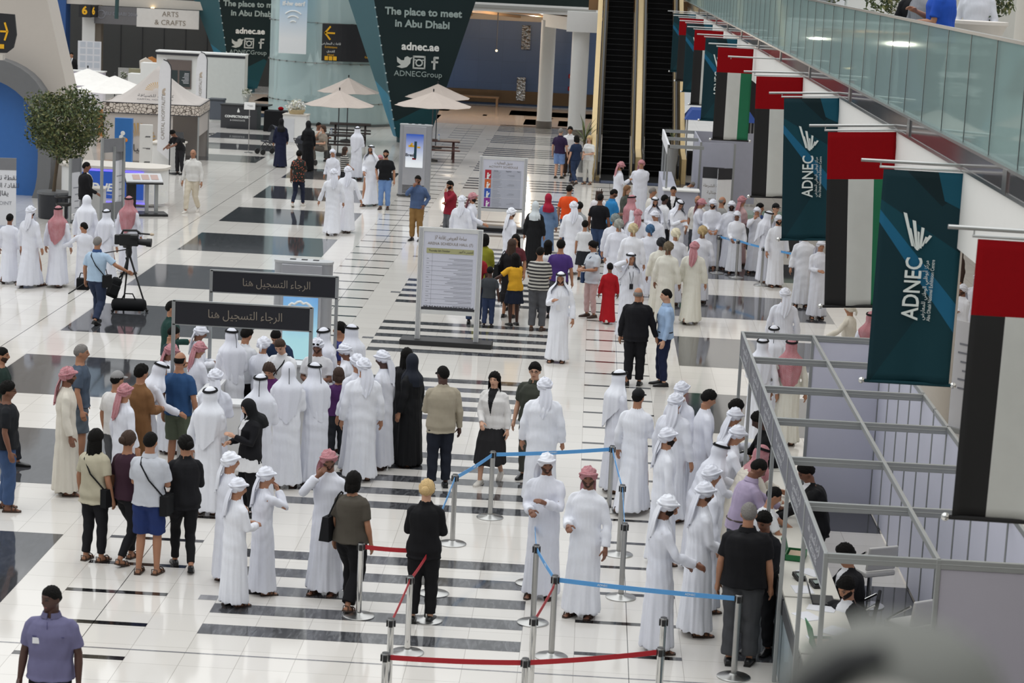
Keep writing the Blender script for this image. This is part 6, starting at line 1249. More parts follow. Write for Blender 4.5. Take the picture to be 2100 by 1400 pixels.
# ---- police booth at the escalator
t = empty('police_booth', (0, 0, 0), 0, 'small aluminium booth with grey walls near the escalators', 'booth')
def pb(nm, x0, x1, y0, y1, z0, z1, mt=ALU): m = MB(); m.bx(x0, x1, y0, y1, z0, z1); return m.build(nm, [mt], t)
for x, y in ((4.56, 64.9), (4.58, 67.8), (4.6, 70.8), (5.58, 66.4), (6.6, 66.4), (5.58, 70.8)): pb('post', x-.03, x+.03, y-.03, y+.03, 0, 2.3)
for y in (64.9, 67.8, 70.8): pb('beam', 4.56, 5.6, y-.03, y+.03, 2.2, 2.3)
pb('fascia', 4.54, 4.6, 64.9, 70.8, 1.98, 2.3, PAPER); pb('wall_panel', 5.6, 6.58, 66.38, 66.42, .05, 2.3, mat('booth_grey', '#a9abb9', .5)); pb('wall_panel', 5.56, 5.6, 66.4, 70.8, .05, 2.3, mat('booth_grey', '#a9abb9')); pb('wall_panel', 5.6, 7.6, 70.78, 70.82, .05, 2.3, mat('booth_grey', '#a9abb9')); pb('counter', 4.5, 5.5, 64.6, 65.1, 0, .98, mat('booth_grey', '#a9abb9')); pb('counter_top', 4.46, 5.54, 64.5, 65.2, .98, 1.02, PAINT)
pb('side_counter', 4.5, 4.9, 65.2, 70.5, 0, .98, mat('booth_grey', '#a9abb9'))
for (x, rz, lab) in ((5.98, -.1, 'left of two overlapping white notice boards on the booth wall'), (6.25, .55, 'right of two overlapping white notice boards on the booth wall')):
    p = empty('notice_board', (x, 65.7 if rz < 0 else 65.5, 0), rz, lab, 'sign', 'police notice boards'); m = MB(); m.bx(-.33 if rz < 0 else -.2, .3, -.02, .02, .15, 1.62); m.build('panel', [mat('bright_paper', '#e4e5e8', .6)], p); m = MB(); m.bx(-.33 if rz < 0 else -.2, .3, -.025, .025, 1.30, 1.63); m.build('header', [CHAR], p)
    if rz < 0:
        for i, s in enumerate((ar('إدارة الشرطة'), ar('الجنائية'), 'POLICE', 'INVESTIGATION')): lettering(s, .12 if i < 2 else .07, INKT, p, (0, -.024, 1.08-.2*i), (PI/2, 0, 0), .002)
    m = MB(); m.bx(-.3, .3, -.2, .2, 0, .03); m.bx(-.03, .03, -.02, .02, .03, .2); m.build('foot', [DGREY], p)
# ---- exhibits under the mezzanine, far right
t = empty('blue_canopy_stand', (6.9, 80.5, 0), 0, 'blue canopied stand with dark exhibits under the mezzanine', 'stand'); m = MB(); m.box(0, 0, 2.2, 2.6, 2, .35, taper=(.8, .8)); m.build('canopy', [mat('royal_blue_cloth', '#2c4f9c', .7)], t)
for q in ((-1.2, -.9), (1.2, -.9), (1.2, .9), (-1.2, .9)): m = MB(); m.box(q[0], q[1], 1.05, .05, .05, 2.1); m.build('leg', [ALU], t)
m = MB(); m.bx(-1.1, 1.1, -.7, .5, 0, .8); m.build('table', [BLACKC], t); m = MB(); m.box(-.4, -.2, .95, .7, .4, .3); m.ell((.5, -.2, 1.0), (.3, .25, .2), 12, 8); m.build('exhibits', [BLACKP], t)
t = empty('display_table', (7.3, 60.2, 0), 0, 'glass topped dark display table behind the waiting queue', 'table'); m = MB(); m.bx(-.8, .8, -.5, .5, 0, .75); m.build('body', [CHAR], t); m = MB(); m.bx(-.85, .85, -.55, .55, .75, .95); m.build('glass_case', [mat('green_case_glass', '#93a79a', .1, noise=0)], t)
t = empty('roll_up_sign', (8.72, 36.8, 0), -.9, 'narrow white roll up sign under the mezzanine near the right edge', 'sign'); m = MB(); m.bx(-.35, .35, -.01, .01, .08, 1.9); m.build('banner', [PAPER], t); m = MB(); m.bx(-.38, .38, -.08, .08, 0, .08); m.build('base', [ALU], t); lines(t, -.2, .2, [1.5-.15*i for i in range(6)], INK, .03).location.y = .006
t = empty('rope_post', (8.75, 39.2, 0), 0, 'gold rope post under the mezzanine beside the crossed arm boy', 'barrier post'); m = MB(); m.lathe([(.15, 0), (.15, .02), (.03, .05), (.025, .9)], (0, 0, 0), 20); m.build('pole', [mat('brass', '#b08a45', .25, .9)], t, smooth=True); m = MB(); m.tube([(0, 0, .85), (.2, -.5, .45), (.3, -1.0, .35), (.4, -1.6, .75)], .02, 8); m.build('rope', [mat('amber_rope', '#b97a2c', .6)], t, smooth=True)
# ---- video camera on tripod
t = empty('camera_tripod', TRIPOD, .1, 'black tripod with dangling bags beside the cameraman', 'tripod')
for i, a in enumerate((-.3, 1.9, 4.0)):
    m = MB(); e = Vector((.42*math.cos(a), .42*math.sin(a), .03)); m.cyl((0, 0, 1.18), e, .018, n=7); m.cyl(Vector((.03*math.cos(a+1.5), .03*math.sin(a+1.5), 1.18)).lerp(e, 0), e.lerp(Vector((0, 0, 1.18)), .45), .014, n=6); m.ell(e, (.035, .035, .03), 8, 5); m.build('leg', [BLACKP], t)
m = MB(); m.lathe([(.05, 1.12), (.07, 1.2), (.06, 1.28), (.05, 1.32)], (0, 0, 0), 16); m.build('fluid_head', [BLACKP], t, smooth=True); m = MB(); m.cyl((0, 0, 1.27), (-.5, -.1, 1.18), .012, n=6); m.build('pan_handle', [BLACKP], t)
m = MB(); m.cyl((.3, .2, .1), (.2, -.35, .1), .012, n=6); m.cyl((-.15, -.35, .1), (.38, -.12, .1), .012, n=6); m.build('spreader', [BLACKP], t)
t = empty('gear_bag', Vector(TRIPOD)+Vector((.08, -.28, .16)), .05, 'long black gear bag hung low on the tripod', 'bag'); m = MB(); m.tube([(-.36, 0, .0), (-.34, 0, .0), (-.30, 0, 0), (.30, 0, .01), (.34, 0, .01), (.36, 0, .01)], [.02, .09, .13, .13, .09, .02], 14); m.build('body', [BLACKC], t, smooth=True); m = MB(); m.tube([(-.15, -.05, .1), (-.08, -.06, .24), (.08, -.06, .24), (.15, -.05, .1)], .014, 6); m.build('handle', [BLACKC], t)
t = empty('backpack', Vector(TRIPOD)+Vector((-.24, -.24, .50)), .1, 'black backpack hung upright on the tripod leg', 'bag'); m = MB(); m.box(0, 0, 0, .26, .17, .42, rot=roty(.38), taper=(.8, .9)); m.build('body', [BLACKC], t, bevel=.05); m = MB(); m.box(.02, -.10, -.04, .19, .05, .22, rot=roty(.38)); m.build('pocket', [BLACKC], t, bevel=.02); m = MB(); m.tube([(.1, 0, .2), (.22, .03, .36), (.26, .08, .5), (.22, .14, .6)], .02, 6); m.build('strap', [BLACKC], t)
v = empty('video_camera', (TRIPOD[0], TRIPOD[1], 1.32), .05, 'large black broadcast video camera on the tripod', 'video camera')
m = MB(); m.box(0, 0, .14, .38, .16, .24); m.box(-.22, 0, .14, .14, .14, .20); m.build('body', [BLACKP], v, bevel=.015); m = MB(); m.cyl((.17, 0, .11), (.36, 0, .10), .065, .07, 16); m.cyl((.36, 0, .10), (.46, 0, .095), .085, .09, 16); m.cyl((-.03, 0, -.02), (-.03, 0, .04), .09, .1, 12); m.build('lens', [BLACKP], v, smooth=True); m = MB(); m.tube([(-.16, 0, .24), (-.12, 0, .33), (.15, 0, .34), (.24, 0, .27)], .024, 8); m.build('top_handle', [BLACKP], v, smooth=True)
m = MB(); m.box(.12, -.11, .22, .16, .07, .07); m.build('viewfinder', [BLACKP], v, bevel=.01); m = MB(); m.cyl((.16, .09, .27), (.42, .09, .26), .018, n=8); m.build('microphone', [BLACKP], v); m = MB(); m.ell((.45, .09, .26), (.05, .03, .03), 8, 6); m.build('wind_cover', [mat('pale_foam', '#cbb9a2', .9)], v)
t = empty('camera_bag', (TRIPOD[0]-.86, TRIPOD[1]-.32, .55), .1, 'boxy black case carried in the left hand of the cameraman', 'bag'); m = MB(); m.box(0, 0, 0, .26, .16, .24); m.build('body', [BLACKC], t, bevel=.02); m = MB(); m.tube([(-.08, 0, .12), (-.05, 0, .22), (.05, 0, .22), (.08, 0, .12)], .012, 6); m.build('handle', [BLACKC], t); m = MB(); m.cyl((-.28, -.1, -.2), (.12, -.1, .08), .014, n=6); m.build('monopod', [BLACKP], t)
# ---- strollers by the picnic table
def stroller(x, y, rz, lab):
    t = empty('stroller', (x, y, 0), rz, lab, 'stroller'); m = MB()
    for q in (-.2, .2): m.tube([(q, -.4, .95), (q, -.1, .6), (q, .35, .12)], .014, 6); m.cyl((q, .1, .45), (q, -.25, .12), .014, n=6)
    m.cyl((-.2, -.4, .95), (.2, -.4, .95), .016, n=6); m.build('frame', [INKD], t); m = MB(); m.box(0, .05, .45, .36, .4, .06, rot=rotx(.15)); m.box(0, -.15, .68, .36, .06, .45, rot=rotx(.35)); m.build('seat', [mat('stroller_cloth', '#3b3e45', .8)], t, bevel=.02)
    m = MB(); m.lathe([(.3, 0), (.28, .12), (.18, .24), (0, .3)], (0, -.1, .78), 16, a0=PI, a1=2*PI); m.build('hood', [mat('stroller_cloth', '#3b3e45')], t, smooth=True)
    for q in ((-.22, .35), (.22, .35), (-.22, -.25), (.22, -.25)): m = MB(); m.cyl((q[0]-.02, q[1], .1), (q[0]+.02, q[1], .1), .1, n=16); m.build('wheel', [BLACKP], t)
stroller(-9.35, 79.6, 2.2, 'grey stroller beside the woman with a dark blue bag'); stroller(-7.6, 76.2, -.5, 'grey stroller beside the seated family')
# ---- suitcase by the escalator group
t = empty('suitcase', (1.42, 78.2, 0), .2, 'grey suitcase standing among the group at the escalator', 'suitcase'); m = MB(); m.box(0, 0, .36, .38, .22, .62); m.build('body', [mat('grey_suitcase', '#6a717c', .5)], t, bevel=.03); m = MB(); m.tube([(-.1, 0, .67), (-.1, 0, .9), (.1, 0, .9), (.1, 0, .67)], .01, 6); m.build('handle', [CHROME], t)
for q in (-.13, .13): m = MB(); m.ell((q, 0, .035), (.03, .05, .035), 8, 6); m.build('wheel', [BLACKP], t)
# ---- blurred thing in front of the camera, lower right
t = empty('rail_end_cap', (2.468, 1.2, 7.203), 0, 'blurred grey rounded rail end close to the camera, bottom right', 'rail'); RG = mat('rail_grey', '#62635d', .6, noise=.1)
m = MB(); m.lathe([(.066, -.5), (.066, .0), (.063, .022), (.052, .041), (.034, .053), (0, .058)], (0, 0, 0), 36); m.build('rounded_cap', [RG], t, smooth=True)
m = MB(); m.tube([(-.066, -.028, -.02), (-.061, -.034, .010), (-.050, -.037, .030), (-.034, -.038, .044), (-.012, -.038, .051)], [.011, .012, .012, .011, .007], 8); m.build('dark_groove', [mat('rail_dark', '#1c1d1d', .6)], t, smooth=True)
m = MB(); m.ell((-.012, -.052, .012), (.034, .018, .026), 14, 8); m.build('pale_face', [mat('rail_pale', '#a39f98', .6)], t, smooth=True)
# ================================================================ the crowd
person(-23.39, 108.31, 1.75, 180, 's,d,d', 'jacket:17171b/e6e6e8/22262e:tie;pants:17171b;shoe:SB', 'short:hk', 'b', 'man in black suit and tie behind the far pale desk')
person(-10.99, 71.16, 1.58, 215, 's,r,t,34,0,15', 'tee:1b1b1e;pants:26262a;shoe:SB', 'thick:hk', 'c', 'person in black bending over the white counter beside the tent', sex='f')
person(-10.64, 56.22, 1.8, 75, 's,d,h', 'jacket:131316/e6e6e8/131316:tie;pants:131316;shoe:SB', 'short:hk', 'c', 'suited attendant in black standing beside the directory signs', girth=0.02)
person(-8.8, 61.37, 1.78, 190, 'w,d,d', 'shirt:dcdad6;collar:dcdad6;pants:d3c9b6;shoe:SW', 'bald:hg', 'b', 'bald man in white shirt and cream trousers walking towards the camera')
person(-8.32, 75.33, 1.66, 350, 'w,d,v', 'abaya:1c2038;shoe:SB', 'hijab:K', 'b', 'woman in black headscarf and dark blue robe by the draped table', sex='f')
person(-7.26, 74.39, 1.7, 330, 's,f,d', 'abaya:K;shoe:SB', 'hijab:K', 'b', 'woman all in black beside the white cabinet, seen from behind', sex='f')
person(-7.42, 78.33, 1.78, 120, 'sit,t,t', 'tee:b9b5ad;pants:4a4a48;shoe:SB', 'short:hk', 'c', 'man in grey top seated at the dark picnic table')
person(-7.15, 77.73, 1.72, 235, 'sit,f,c', 'tee:8d8478;pants:55504a;shoe:SB', 'bob:hn', 'a', 'child seated at the dark picnic table next to the grey top', sex='f')
person(-6.18, 64.02, 1.66, 10, 'w,d,f', 'loose:F;pants:20263a:-.006;shoe:SW', 'bun:hk', 'c', 'woman in dark floral blouse and navy trousers walking away', sex='f')
person(-5.45, 66.23, 1.52, 200, 's,d,d,0,-20', 'robe:W;sandal:L', 'wrap:W', 'b', 'boy in white robe and head wrap facing us by the stroller', hs=1.08)
person(-5.26, 67.65, 1.5, 60, 's,d,h', 'tee:S;pants:3a3a3e;shoe:SB', 'long:hn', 'b', 'woman in black and white striped top beside the boy in white', sex='f')
person(-4.47, 58.16, 1.76, 355, 'w,g,d', 'robe:X;sandal:L', 'wrap:W', 'b', 'left of the two men in white robes walking away side by side')
person(-4.17, 58.81, 1.78, 5, 'w2,d,g', 'robe:X;sandal:L', 'wrap:W', 'b', 'right of the two men in white robes walking away side by side')
person(-10.23, 47.26, 1.5, 5, 'w,d,d', 'robe:W;sandal:L', 'short:hk', 'c', 'bareheaded boy in white robe leaving at the left edge', hs=1.08)
person(-9.67, 46.82, 1.76, 25, 'w,d,d', 'robe:W;sandal:L', 'wrap:W;beard:hk', 'b', 'man in white head wrap walking away beside the boy, left edge')
person(-9.13, 47.08, 1.76, 5, 'w2,d,d', 'robe:W;sandal:L', 'drape:R;agal:K', 'b', 'man in red checked headscarf in front of the tree pot')
person(-8.91, 48.81, 1.82, 10, 's,d,d', 'robe:W;sandal:L', 'drape:X', 'b', 'tall man in plain white headscarf beside the attendant desk')
person(-8.55, 47.05, 1.42, 330, 's,o,d,0,-45', 'robe:W;sandal:L', 'short:hk', 'b', 'bareheaded boy in white robe turning to look left', hs=1.1)
person(-8.33, 48.21, 1.6, 20, 'w,d,d', 'robe:W;sandal:L', 'drape:W;agal:K', 'b', 'youth in white headscarf and black cord ring before the directory signs')
person(-8.08, 49.39, 1.78, 10, 's,d,d', 'robe:W;sandal:L', 'drape:R;agal:K', 'b', 'man in red checked headscarf in front of the lectern')
person(-7.29, 42.72, 1.74, 15, 'w2,d,o', 'tee:a9c0d6;collar:35507e;pants:303a52:.006;shoe:SB;cross:K', 'short:hg', 'b', 'cameraman in pale blue shirt and jeans with a shoulder bag')
person(-5.41, 72.52, 1.74, 20, 's,f,f', 'robe:W;sandal:L', 'drape:W;agal:K', 'b', 'man in white headscarf standing by the picnic table, back to us')
person(-4.2, 65.26, 1.8, 195, 'w,d,h', 'robe:X;sandal:L', 'drape:X;agal:K;stub:hk', 'b', 'smiling man in white robe and black cord walking past the totem')
person(-3.69, 64.52, 1.76, 183, 's,d,k', 'tee:16171a;pants:6f8fbf:.004;shoe:L', 'short:hk;beard:hk', 'b', 'bearded man in black shirt and light jeans beside the totem')
person(-3.97, 65.74, 1.48, 180, 's,d,d', 'robe:C;sandal:L', 'wrap:R', 'b', 'person in pink headscarf half hidden behind the black shirted man')
person(-2.2, 57.87, 1.74, 195, 's,k,c,0,0,8', 'shirt:4c5f82;pants:8b6b40:.006;shoe:SB', 'short:hk;stub:hk', 'c', 'man in blue jumper and mustard trousers with hand at chin')
person(-1.27, 56.94, 1.74, 235, 's,c,x,0,0,10', 'shirt:P;pants:5d5f63:.004;shoe:SB', 'short:hk;beard:hk', 'b', 'man in red plaid shirt and grey jeans, arms folded')
person(-0.79, 53.65, 1.72, 20, 's,d,d', 'robe:W;sandal:L', 'wrap:W', 'b', 'man in white wrap with back to us behind the arena board')
person(-0.56, 54.07, 1.76, 100, 's,d,t', 'robe:W;sandal:L', 'wrap:R;beard:hk', 'b', 'bearded man in red checked wrap pointing at the activity board')
person(0.5, 51.41, 1.74, 60, 's,d,d', 'robe:W;sandal:L', 'wrap:X;stub:hk', 'b', 'man in white wrap looking right in front of the activity board')
person(1.01, 53.78, 1.66, 5, 's,d,d', 'abaya:K', 'hijab:c9d0d3', 'b', 'woman in black robe and pale grey headscarf, back to us', sex='f')
person(1.29, 55.54, 1.68, 350, 's,f,d', 'tunic:6d86a8:.25;shoe:SB', 'hijab:9c1f38', 'b', 'woman in red headscarf and blue dress, back to us', sex='f')
person(1.79, 57, 1.78, 20, 's,d,d', 'tee:e2501e;pants:3d4a63;shoe:SB', 'short:hk', 'b', 'man in bright orange shirt and jeans')
person(1.95, 53.29, 1.76, 5, 'w,d,d', 'robe:X;sandal:L', 'wrap:W', 'b', 'man in white robe striding away beside the orange shirt')
person(2.25, 52.35, 1.4, 10, 's,d,f', 'tee:d5d6d8;skirt:22242a:.45;shoe:SB', 'thick:hk', 'b', 'girl in dark skirt with black hair beside the striding man', sex='f', hs=1.08)
person(2.08, 54.18, 1.66, 20, 's,d,d', 'tunic:9a9d9e:.45;pants:3c3c40;shoe:SB', 'bun:hk', 'b', 'woman in grey checked dress behind the man in white', sex='f')
person(2.57, 57.57, 1.66, 20, 's,d,d', 'tee:dddde0;pants:33363c;shoe:SB', 'long:hn;cap:dcd8d2', 'b', 'woman with long brown hair and white cap behind the black shirt', sex='f')
person(2.59, 55.42, 1.76, 20, 's,d,d', 'tee:121217;pants:3a4c6c;shoe:SB', 'short:hk;stub:hk', 'c', 'man in black shirt with small red logo and blue jeans')
person(2.9, 56.58, 1.78, 60, 's,f,f,0,10,20', 'tee:2e7db5;collar:2e7db5;pants:2d3542;shoe:SB', 'short:hk;stub:hk', 'c', 'man in bright blue polo looking down at his hands')
person(3.14, 64.41, 1.78, 75, 's,d,p,0,0,25', 'robe:W;sandal:L', 'wrap:R;beard:hk', 'b', 'man in red checked wrap reading a phone before the escalator')
person(3.8, 65.04, 1.8, 170, 's,b,b,0,15', 'robe:W;sandal:L', 'wrap:R', 'b', 'broad man in red checked wrap, hands behind back, before the escalator', girth=0.03)
person(3.3, 58.63, 1.68, 120, 's,d,f', 'jacket:4b4f48;pants:33363c;shoe:SB', 'long:ho', 'a', 'woman with auburn hair and olive jacket behind the queue', sex='f')
person(3.37, 55.44, 1.76, 80, 's,d,d', 'robe:W;sandal:L', 'drape:R;agal:K;stub:hk', 'b', 'man in long red checked headscarf with black cord, facing right')
person(3.96, 58.07, 1.72, 80, 's,d,p', 'tee:d8d5cd;pants:44474c;shoe:SB', 'short:hg', 'b', 'grey haired man with red video gear beside the booth')
person(3.95, 55.38, 1.76, 165, 's,f,f,0,0,15', 'robe:W;sandal:L', 'drape:W;agal:K;beard:hk', 'b', 'black bearded man in white headscarf and cord facing us')
person(4.23, 56.38, 1.72, 60, 's,d,d', 'shirt:d9dadd;pants:24252b;shoe:SB', 'short:hk', 'd', 'short haired man in white shirt seen from behind at the booth')
person(4.54, 58.62, 1.72, 185, 's,d,d', 'jacket:17171a/e5e5e8:plain;pants:17171a;shoe:SB', 'short:hk', 'b', 'man in black suit facing us from inside the booth')
person(4.55, 55.1, 1.76, 150, 's,f,p,0,0,28', 'robe:X;sandal:L', 'drape:W;agal:K', 'b', 'man in white headscarf and cord reading his phone')
person(5.04, 66.13, 1.3, 110, 's,t,r,45,0,10', 'tee:c8c8c8;pants:44474c;shoe:SB', 'short:hg', 'b', 'person in pale grey shirt bending inside the booth')
person(5.1, 56.39, 1.74, 215, 's,d,d', 'tee:d2cfc8;pants:44474c;shoe:SB', 'bald:hk;stub:hk', 'b', 'balding man in pale shirt at the notice boards')
person(5.12, 55.92, 1.72, 110, 's,f,p,0,0,22', 'robe:W;sandal:L', 'wrap:R', 'b', 'man in red checked wrap looking down beside the notice board')
person(5.43, 55.55, 1.76, 175, 's,h,h,0,20,8', 'robe:W;sandal:L', 'wrap:W;beard:hk', 'b', 'bearded man in white wrap next to the notice board')
person(5.69, 56.26, 1.76, 60, 's,d,d', 'tee:8f8f8d;pants:5a5a58;shoe:SB', 'bald:hg;stub:hg', 'b', 'balding man in grey shirt behind the waiting queue')
person(5.9, 55.48, 1.74, 180, 's,d,d', 'robe:W;sandal:L', 'wrap:W;beard:hk', 'd', 'dark skinned man in white wrap behind the blue belt')
person(6.01, 54.84, 1.56, 185, 's,d,h,0,0,8', 'robe:X;sandal:L', 'wrap:W', 'c', 'boy in white wrap holding the second post of the queue', hs=1.06)
person(6.2, 56.41, 1.78, 60, 's,d,h', 'robe:c9a8a8;sandal:L', 'wrap:R', 'b', 'man in pink robe and red checked wrap behind the queue')
person(6.52, 55.12, 1.66, 185, 's,d,c', 'robe:W;sandal:L', 'wrap:W', 'b', 'youth in white wrap with hand at his mouth in the queue')
person(6.61, 55.61, 1.7, 120, 's,d,d', 'tee:3b5288;pants:3a3c42;shoe:SB', 'thick:hk', 'b', 'dark haired person in blue behind the queue')
person(6.64, 53.5, 1.76, 100, 's,f,x,0,0,15', 'robe:W;sandal:L', 'drape:W;agal:K', 'b', 'man in white headscarf and cord, arms folded over the queue belt')
person(6.98, 55.3, 1.76, 140, 's,d,d', 'tee:8c8a80;pants:5a5a58;shoe:SB', 'short:hk;cap:K', 'a', 'man in black cap and grey shirt behind the queue')
person(6.87, 52.88, 1.74, 160, 's,d,d,0,10', 'robe:X;sandal:L', 'wrap:W;beard:hk', 'b', 'man in white wrap beside the hanging teal banner')
person(7.25, 49.99, 1.76, 185, 's,d,d', 'robe:X;sandal:L', 'wrap:W', 'b', 'man in white robe with upper body hidden by the teal banner')
person(7.44, 48.35, 1.74, 170, 's,d,f', 'robe:W;sandal:L', 'wrap:W', 'b', 'man in white robe behind the flag at the last queue post')
person(3.02, 50.02, 1.76, 5, 's,d,d', 'robe:W;sandal:L', 'turban:G', 'b', 'man in grey patterned turban, back to us, left of the turbaned group')
person(2.94, 51.05, 1.76, 10, 's,d,d', 'robe:W;sandal:L', 'turban:7b8381', 'b', 'man in dark grey turban half hidden behind the patterned turban')
person(3.33, 49.15, 1.78, 5, 's,d,d', 'robe:X;sandal:L', 'turban:B', 'b', 'man in beige patterned turban, back to us, centre of the group')
person(3.49, 52.49, 1.74, 15, 's,d,d', 'robe:W;sandal:L', 'wrap:R', 'b', 'man in red checked wrap behind the beige turban')
person(3.93, 52.69, 1.72, 215, 's,d,f,0,0,15', 'robe:W;sandal:L', 'wrap:W', 'b', 'man in plain white wrap looking down left in the group')
person(3.74, 50.15, 1.66, 0, 's,d,d', 'robe:W;sandal:L', 'turban:3f5f80', 'b', 'person in steel blue turban, back to us')
person(4.29, 49.16, 1.72, 350, 's,d,d', 'robe:W;sandal:L', 'turban:d8d0b8', 'b', 'man in ivory turban, back to us')
person(3.93, 47.67, 1.68, 355, 's,d,d', 'robe:I;sandal:L', 'turban:26262a', 'c', 'person in black turban, back to us, ivory robe')
person(4.04, 46.58, 1.74, 20, 's,d,d', 'robe:I;sandal:L', 'turban:6b5e4c', 'c', 'man in brown turban and ivory robe, back to us')
person(4.91, 49.73, 1.74, 10, 's,d,d', 'robe:W;sandal:L', 'turban:b09a72', 'c', 'man in tan turban, back to us, near the first queue post')
person(4.6, 46.74, 1.76, 8, 'w,d,d', 'robe:I;sandal:L', 'wrap:R', 'b', 'man in red checked wrap walking away in an ivory robe')
person(3.21, 44.44, 1.76, 165, 's,d,e,0,-10,5', 'robe:W;sandal:L;lanyard:26272b', 'drape:W;agal:K', 'b', 'man with lanyard talking on a phone in white headscarf')
person(0.14, 46.61, 1.7, 10, 's,d,h', 'tunic:8b8a2a:.45;pants:33363c;shoe:SB', 'bob:hk', 'd', 'woman in olive green dress beside the arena board', sex='f', girth=0.02)
person(0.36, 44.84, 1.24, 5, 's,d,d', 'tee:3d4044;pants:2f3b58;shoe:SB', 'short:hk', 'd', 'small boy in dark grey shirt and jeans beside the arena board', hs=1.14)
person(0.05, 45.13, 1.62, 5, 's,d,d', 'tee:8d2026;pants:34425f;shoe:SB', 'short:hk', 'd', 'person in dark red shirt mostly hidden by the arena board')
person(0.73, 46.19, 1.68, 20, 's,d,f', 'tunic:1a181b:.55;shoe:SB;tote:K', 'long:hn', 'b', 'woman with long brown hair in a short black dress', sex='f')
person(0.79, 47.21, 1.66, 200, 's,d,f', 'tee:5c2a30;pants:2a2a2e;shoe:SB', 'long:hk', 'b', 'dark haired woman in maroon top facing us behind the long hair', sex='f')
person(0.88, 45.22, 1.5, 330, 's,o,r,5', 'tee:d9a42e;skirt:1e2536:.55;shoe:SB', 'long:hk', 'd', 'girl in yellow top and navy skirt reaching to the small boy', sex='f', hs=1.05)
person(1.37, 44.72, 1.74, 10, 's,f,f', 'tee:S;pants:55565a:.008;shoe:L', 'short:hk', 'b', 'man in black and white striped polo and grey trousers', girth=0.02)
person(1.49, 46.46, 1.66, 20, 's,d,d', 'loose:dcdcde;pants:2e3036;shoe:SB', 'long:hk', 'b', 'woman in white blouse with black hair behind the striped polo', sex='f')
person(1.77, 46.11, 1.72, 5, 's,d,d', 'tee:4a3474;pants:4a4c52;shoe:SB', 'thick:hk', 'b', 'man in purple shirt, back to us, beside the striped polo')
person(1.86, 41.31, 1.74, 190, 's,d,p,0,-5,10', 'robe:X;sandal:L;lanyard:e3e3e6', 'drape:X;agal:K;stub:hk', 'b', 'man in white headscarf and badge standing alone, holding a small cup')
person(2.47, 46.83, 1.66, 235, 's,f,f,0,0,15', 'loose:c5cbd3;pants:cfb2b0:-.004;shoe:L;cross:31456b', 'bun:hk', 'b', 'woman in pale striped blouse and pink trousers with a blue bag', sex='f')
person(2.83, 46.2, 1.26, 350, 'w,d,d', 'robe:a51620;shoe:SW', 'short:hk', 'c', 'small boy in a bright red robe', hs=1.14)
person(3.28, 39.4, 1.8, 5, 's,d,g', 'jacket:15151a/e5e5e8:plain;pants:15151a:.01;shoe:SB', 'bald:hg', 'b', 'bald man in black suit, back to us', girth=0.02)
person(3.81, 39.54, 1.78, 265, 's,d,d,0,-5', 'shirt:9fb8d8;pants:1c2440;shoe:SB;belt:K;collar:9fb8d8;lanyard:22304a', 'short:hk', 'a', 'man in light blue shirt and navy trousers facing left')
person(6.02, 40.56, 1.76, 5, 's,d,d', 'robe:W;sandal:L', 'wrap:W', 'b', 'man in white wrap walking away beyond the booth')
person(7.2, 40.24, 1.6, 300, 's,o,d', 'robe:C;sandal:L', 'turban:C', 'b', 'person in cream robe pointing left behind the teal banner')
person(7.38, 38.65, 1.7, 10, 's,d,d', 'robe:W;sandal:L', 'drape:R;agal:K', 'b', 'person in red checked headscarf mostly hidden by the teal banner')
person(9.8, 43.61, 1.58, 230, 's,x,x', 'robe:X;sandal:L', 'wrap:W;stub:hk', 'c', 'boy in white wrap with folded arms under the upper floor', hs=1.04)
person(10.66, 49.51, 1.7, 250, 's,d,d', 'robe:3a2c26;sandal:L', 'long:hn', 'b', 'person in dark brown robe under the upper floor', sex='f')
person(10.22, 44.35, 1.74, 200, 's,d,d', 'robe:W;sandal:L', 'wrap:W', 'b', 'man in white robe beside the brown robe, cut by the flag')
person(5.5, 36.51, 1.7, 10, 's,d,d', 'robe:W;sandal:L', 'drape:W;agal:K;cord:K', 'b', 'man in white headscarf and thick cord at the far booth end')
person(5.2, 34.98, 1.74, 15, 's,f,d', 'robe:X;sandal:L', 'drape:W;agal:K', 'b', 'man in white headscarf leaning at the far counter of the booth')
person(5.67, 35.04, 1.74, 5, 's,d,d', 'robe:I;sandal:L', 'drape:R;agal:K', 'b', 'man in red checked headscarf at the far counter of the booth')
person(2.86, 31.2, 1.8, 70, 's,d,h,0,20', 'robe:W;sandal:L', 'drape:X;agal:K;beard:hk', 'b', 'bearded man in white headscarf with cord looking right, behind the cap')
person(3.12, 30.06, 1.76, 25, 'w,d,f', 'robe:X;sandal:L', 'short:hk;cap:K', 'b', 'man in white robe and black baseball cap')
person(3.74, 30.67, 1.78, 40, 's,d,d', 'robe:W;sandal:L', 'wrap:W', 'b', 'man in white wrap furthest back in the booth queue')
person(3.62, 29.68, 1.8, 35, 's,d,d', 'robe:W;sandal:L', 'wrap:W', 'b', 'broad man in white wrap before the furthest in the booth queue', girth=0.015)
person(3.44, 27.47, 1.78, 75, 's,d,d,0,15', 'robe:X;sandal:L', 'wrap:W;beard:hk', 'b', 'bearded man in white wrap looking right, middle of the booth queue')
person(4.07, 30.26, 1.76, 75, 's,d,d,0,0,18', 'robe:W;sandal:L', 'thick:hk', 'b', 'bareheaded man with thick black hair in white robe, left of two')
person(4.42, 29.93, 1.72, 80, 's,d,f,0,0,25', 'robe:W;sandal:L', 'thick:hk;stub:hk', 'b', 'bareheaded man in white robe nearer the booth, right of two')
person(4.31, 29.32, 1.72, 70, 's,d,f,8,0,10', 'robe:W;sandal:L', 'wrap:W', 'b', 'man in crumpled white wrap at the booth counter, furthest of three')
person(4.24, 28.12, 1.74, 85, 's,f,t,10,0,10', 'robe:X;sandal:L', 'wrap:W', 'b', 'man in white wrap leaning at the booth beside two bareheaded men')
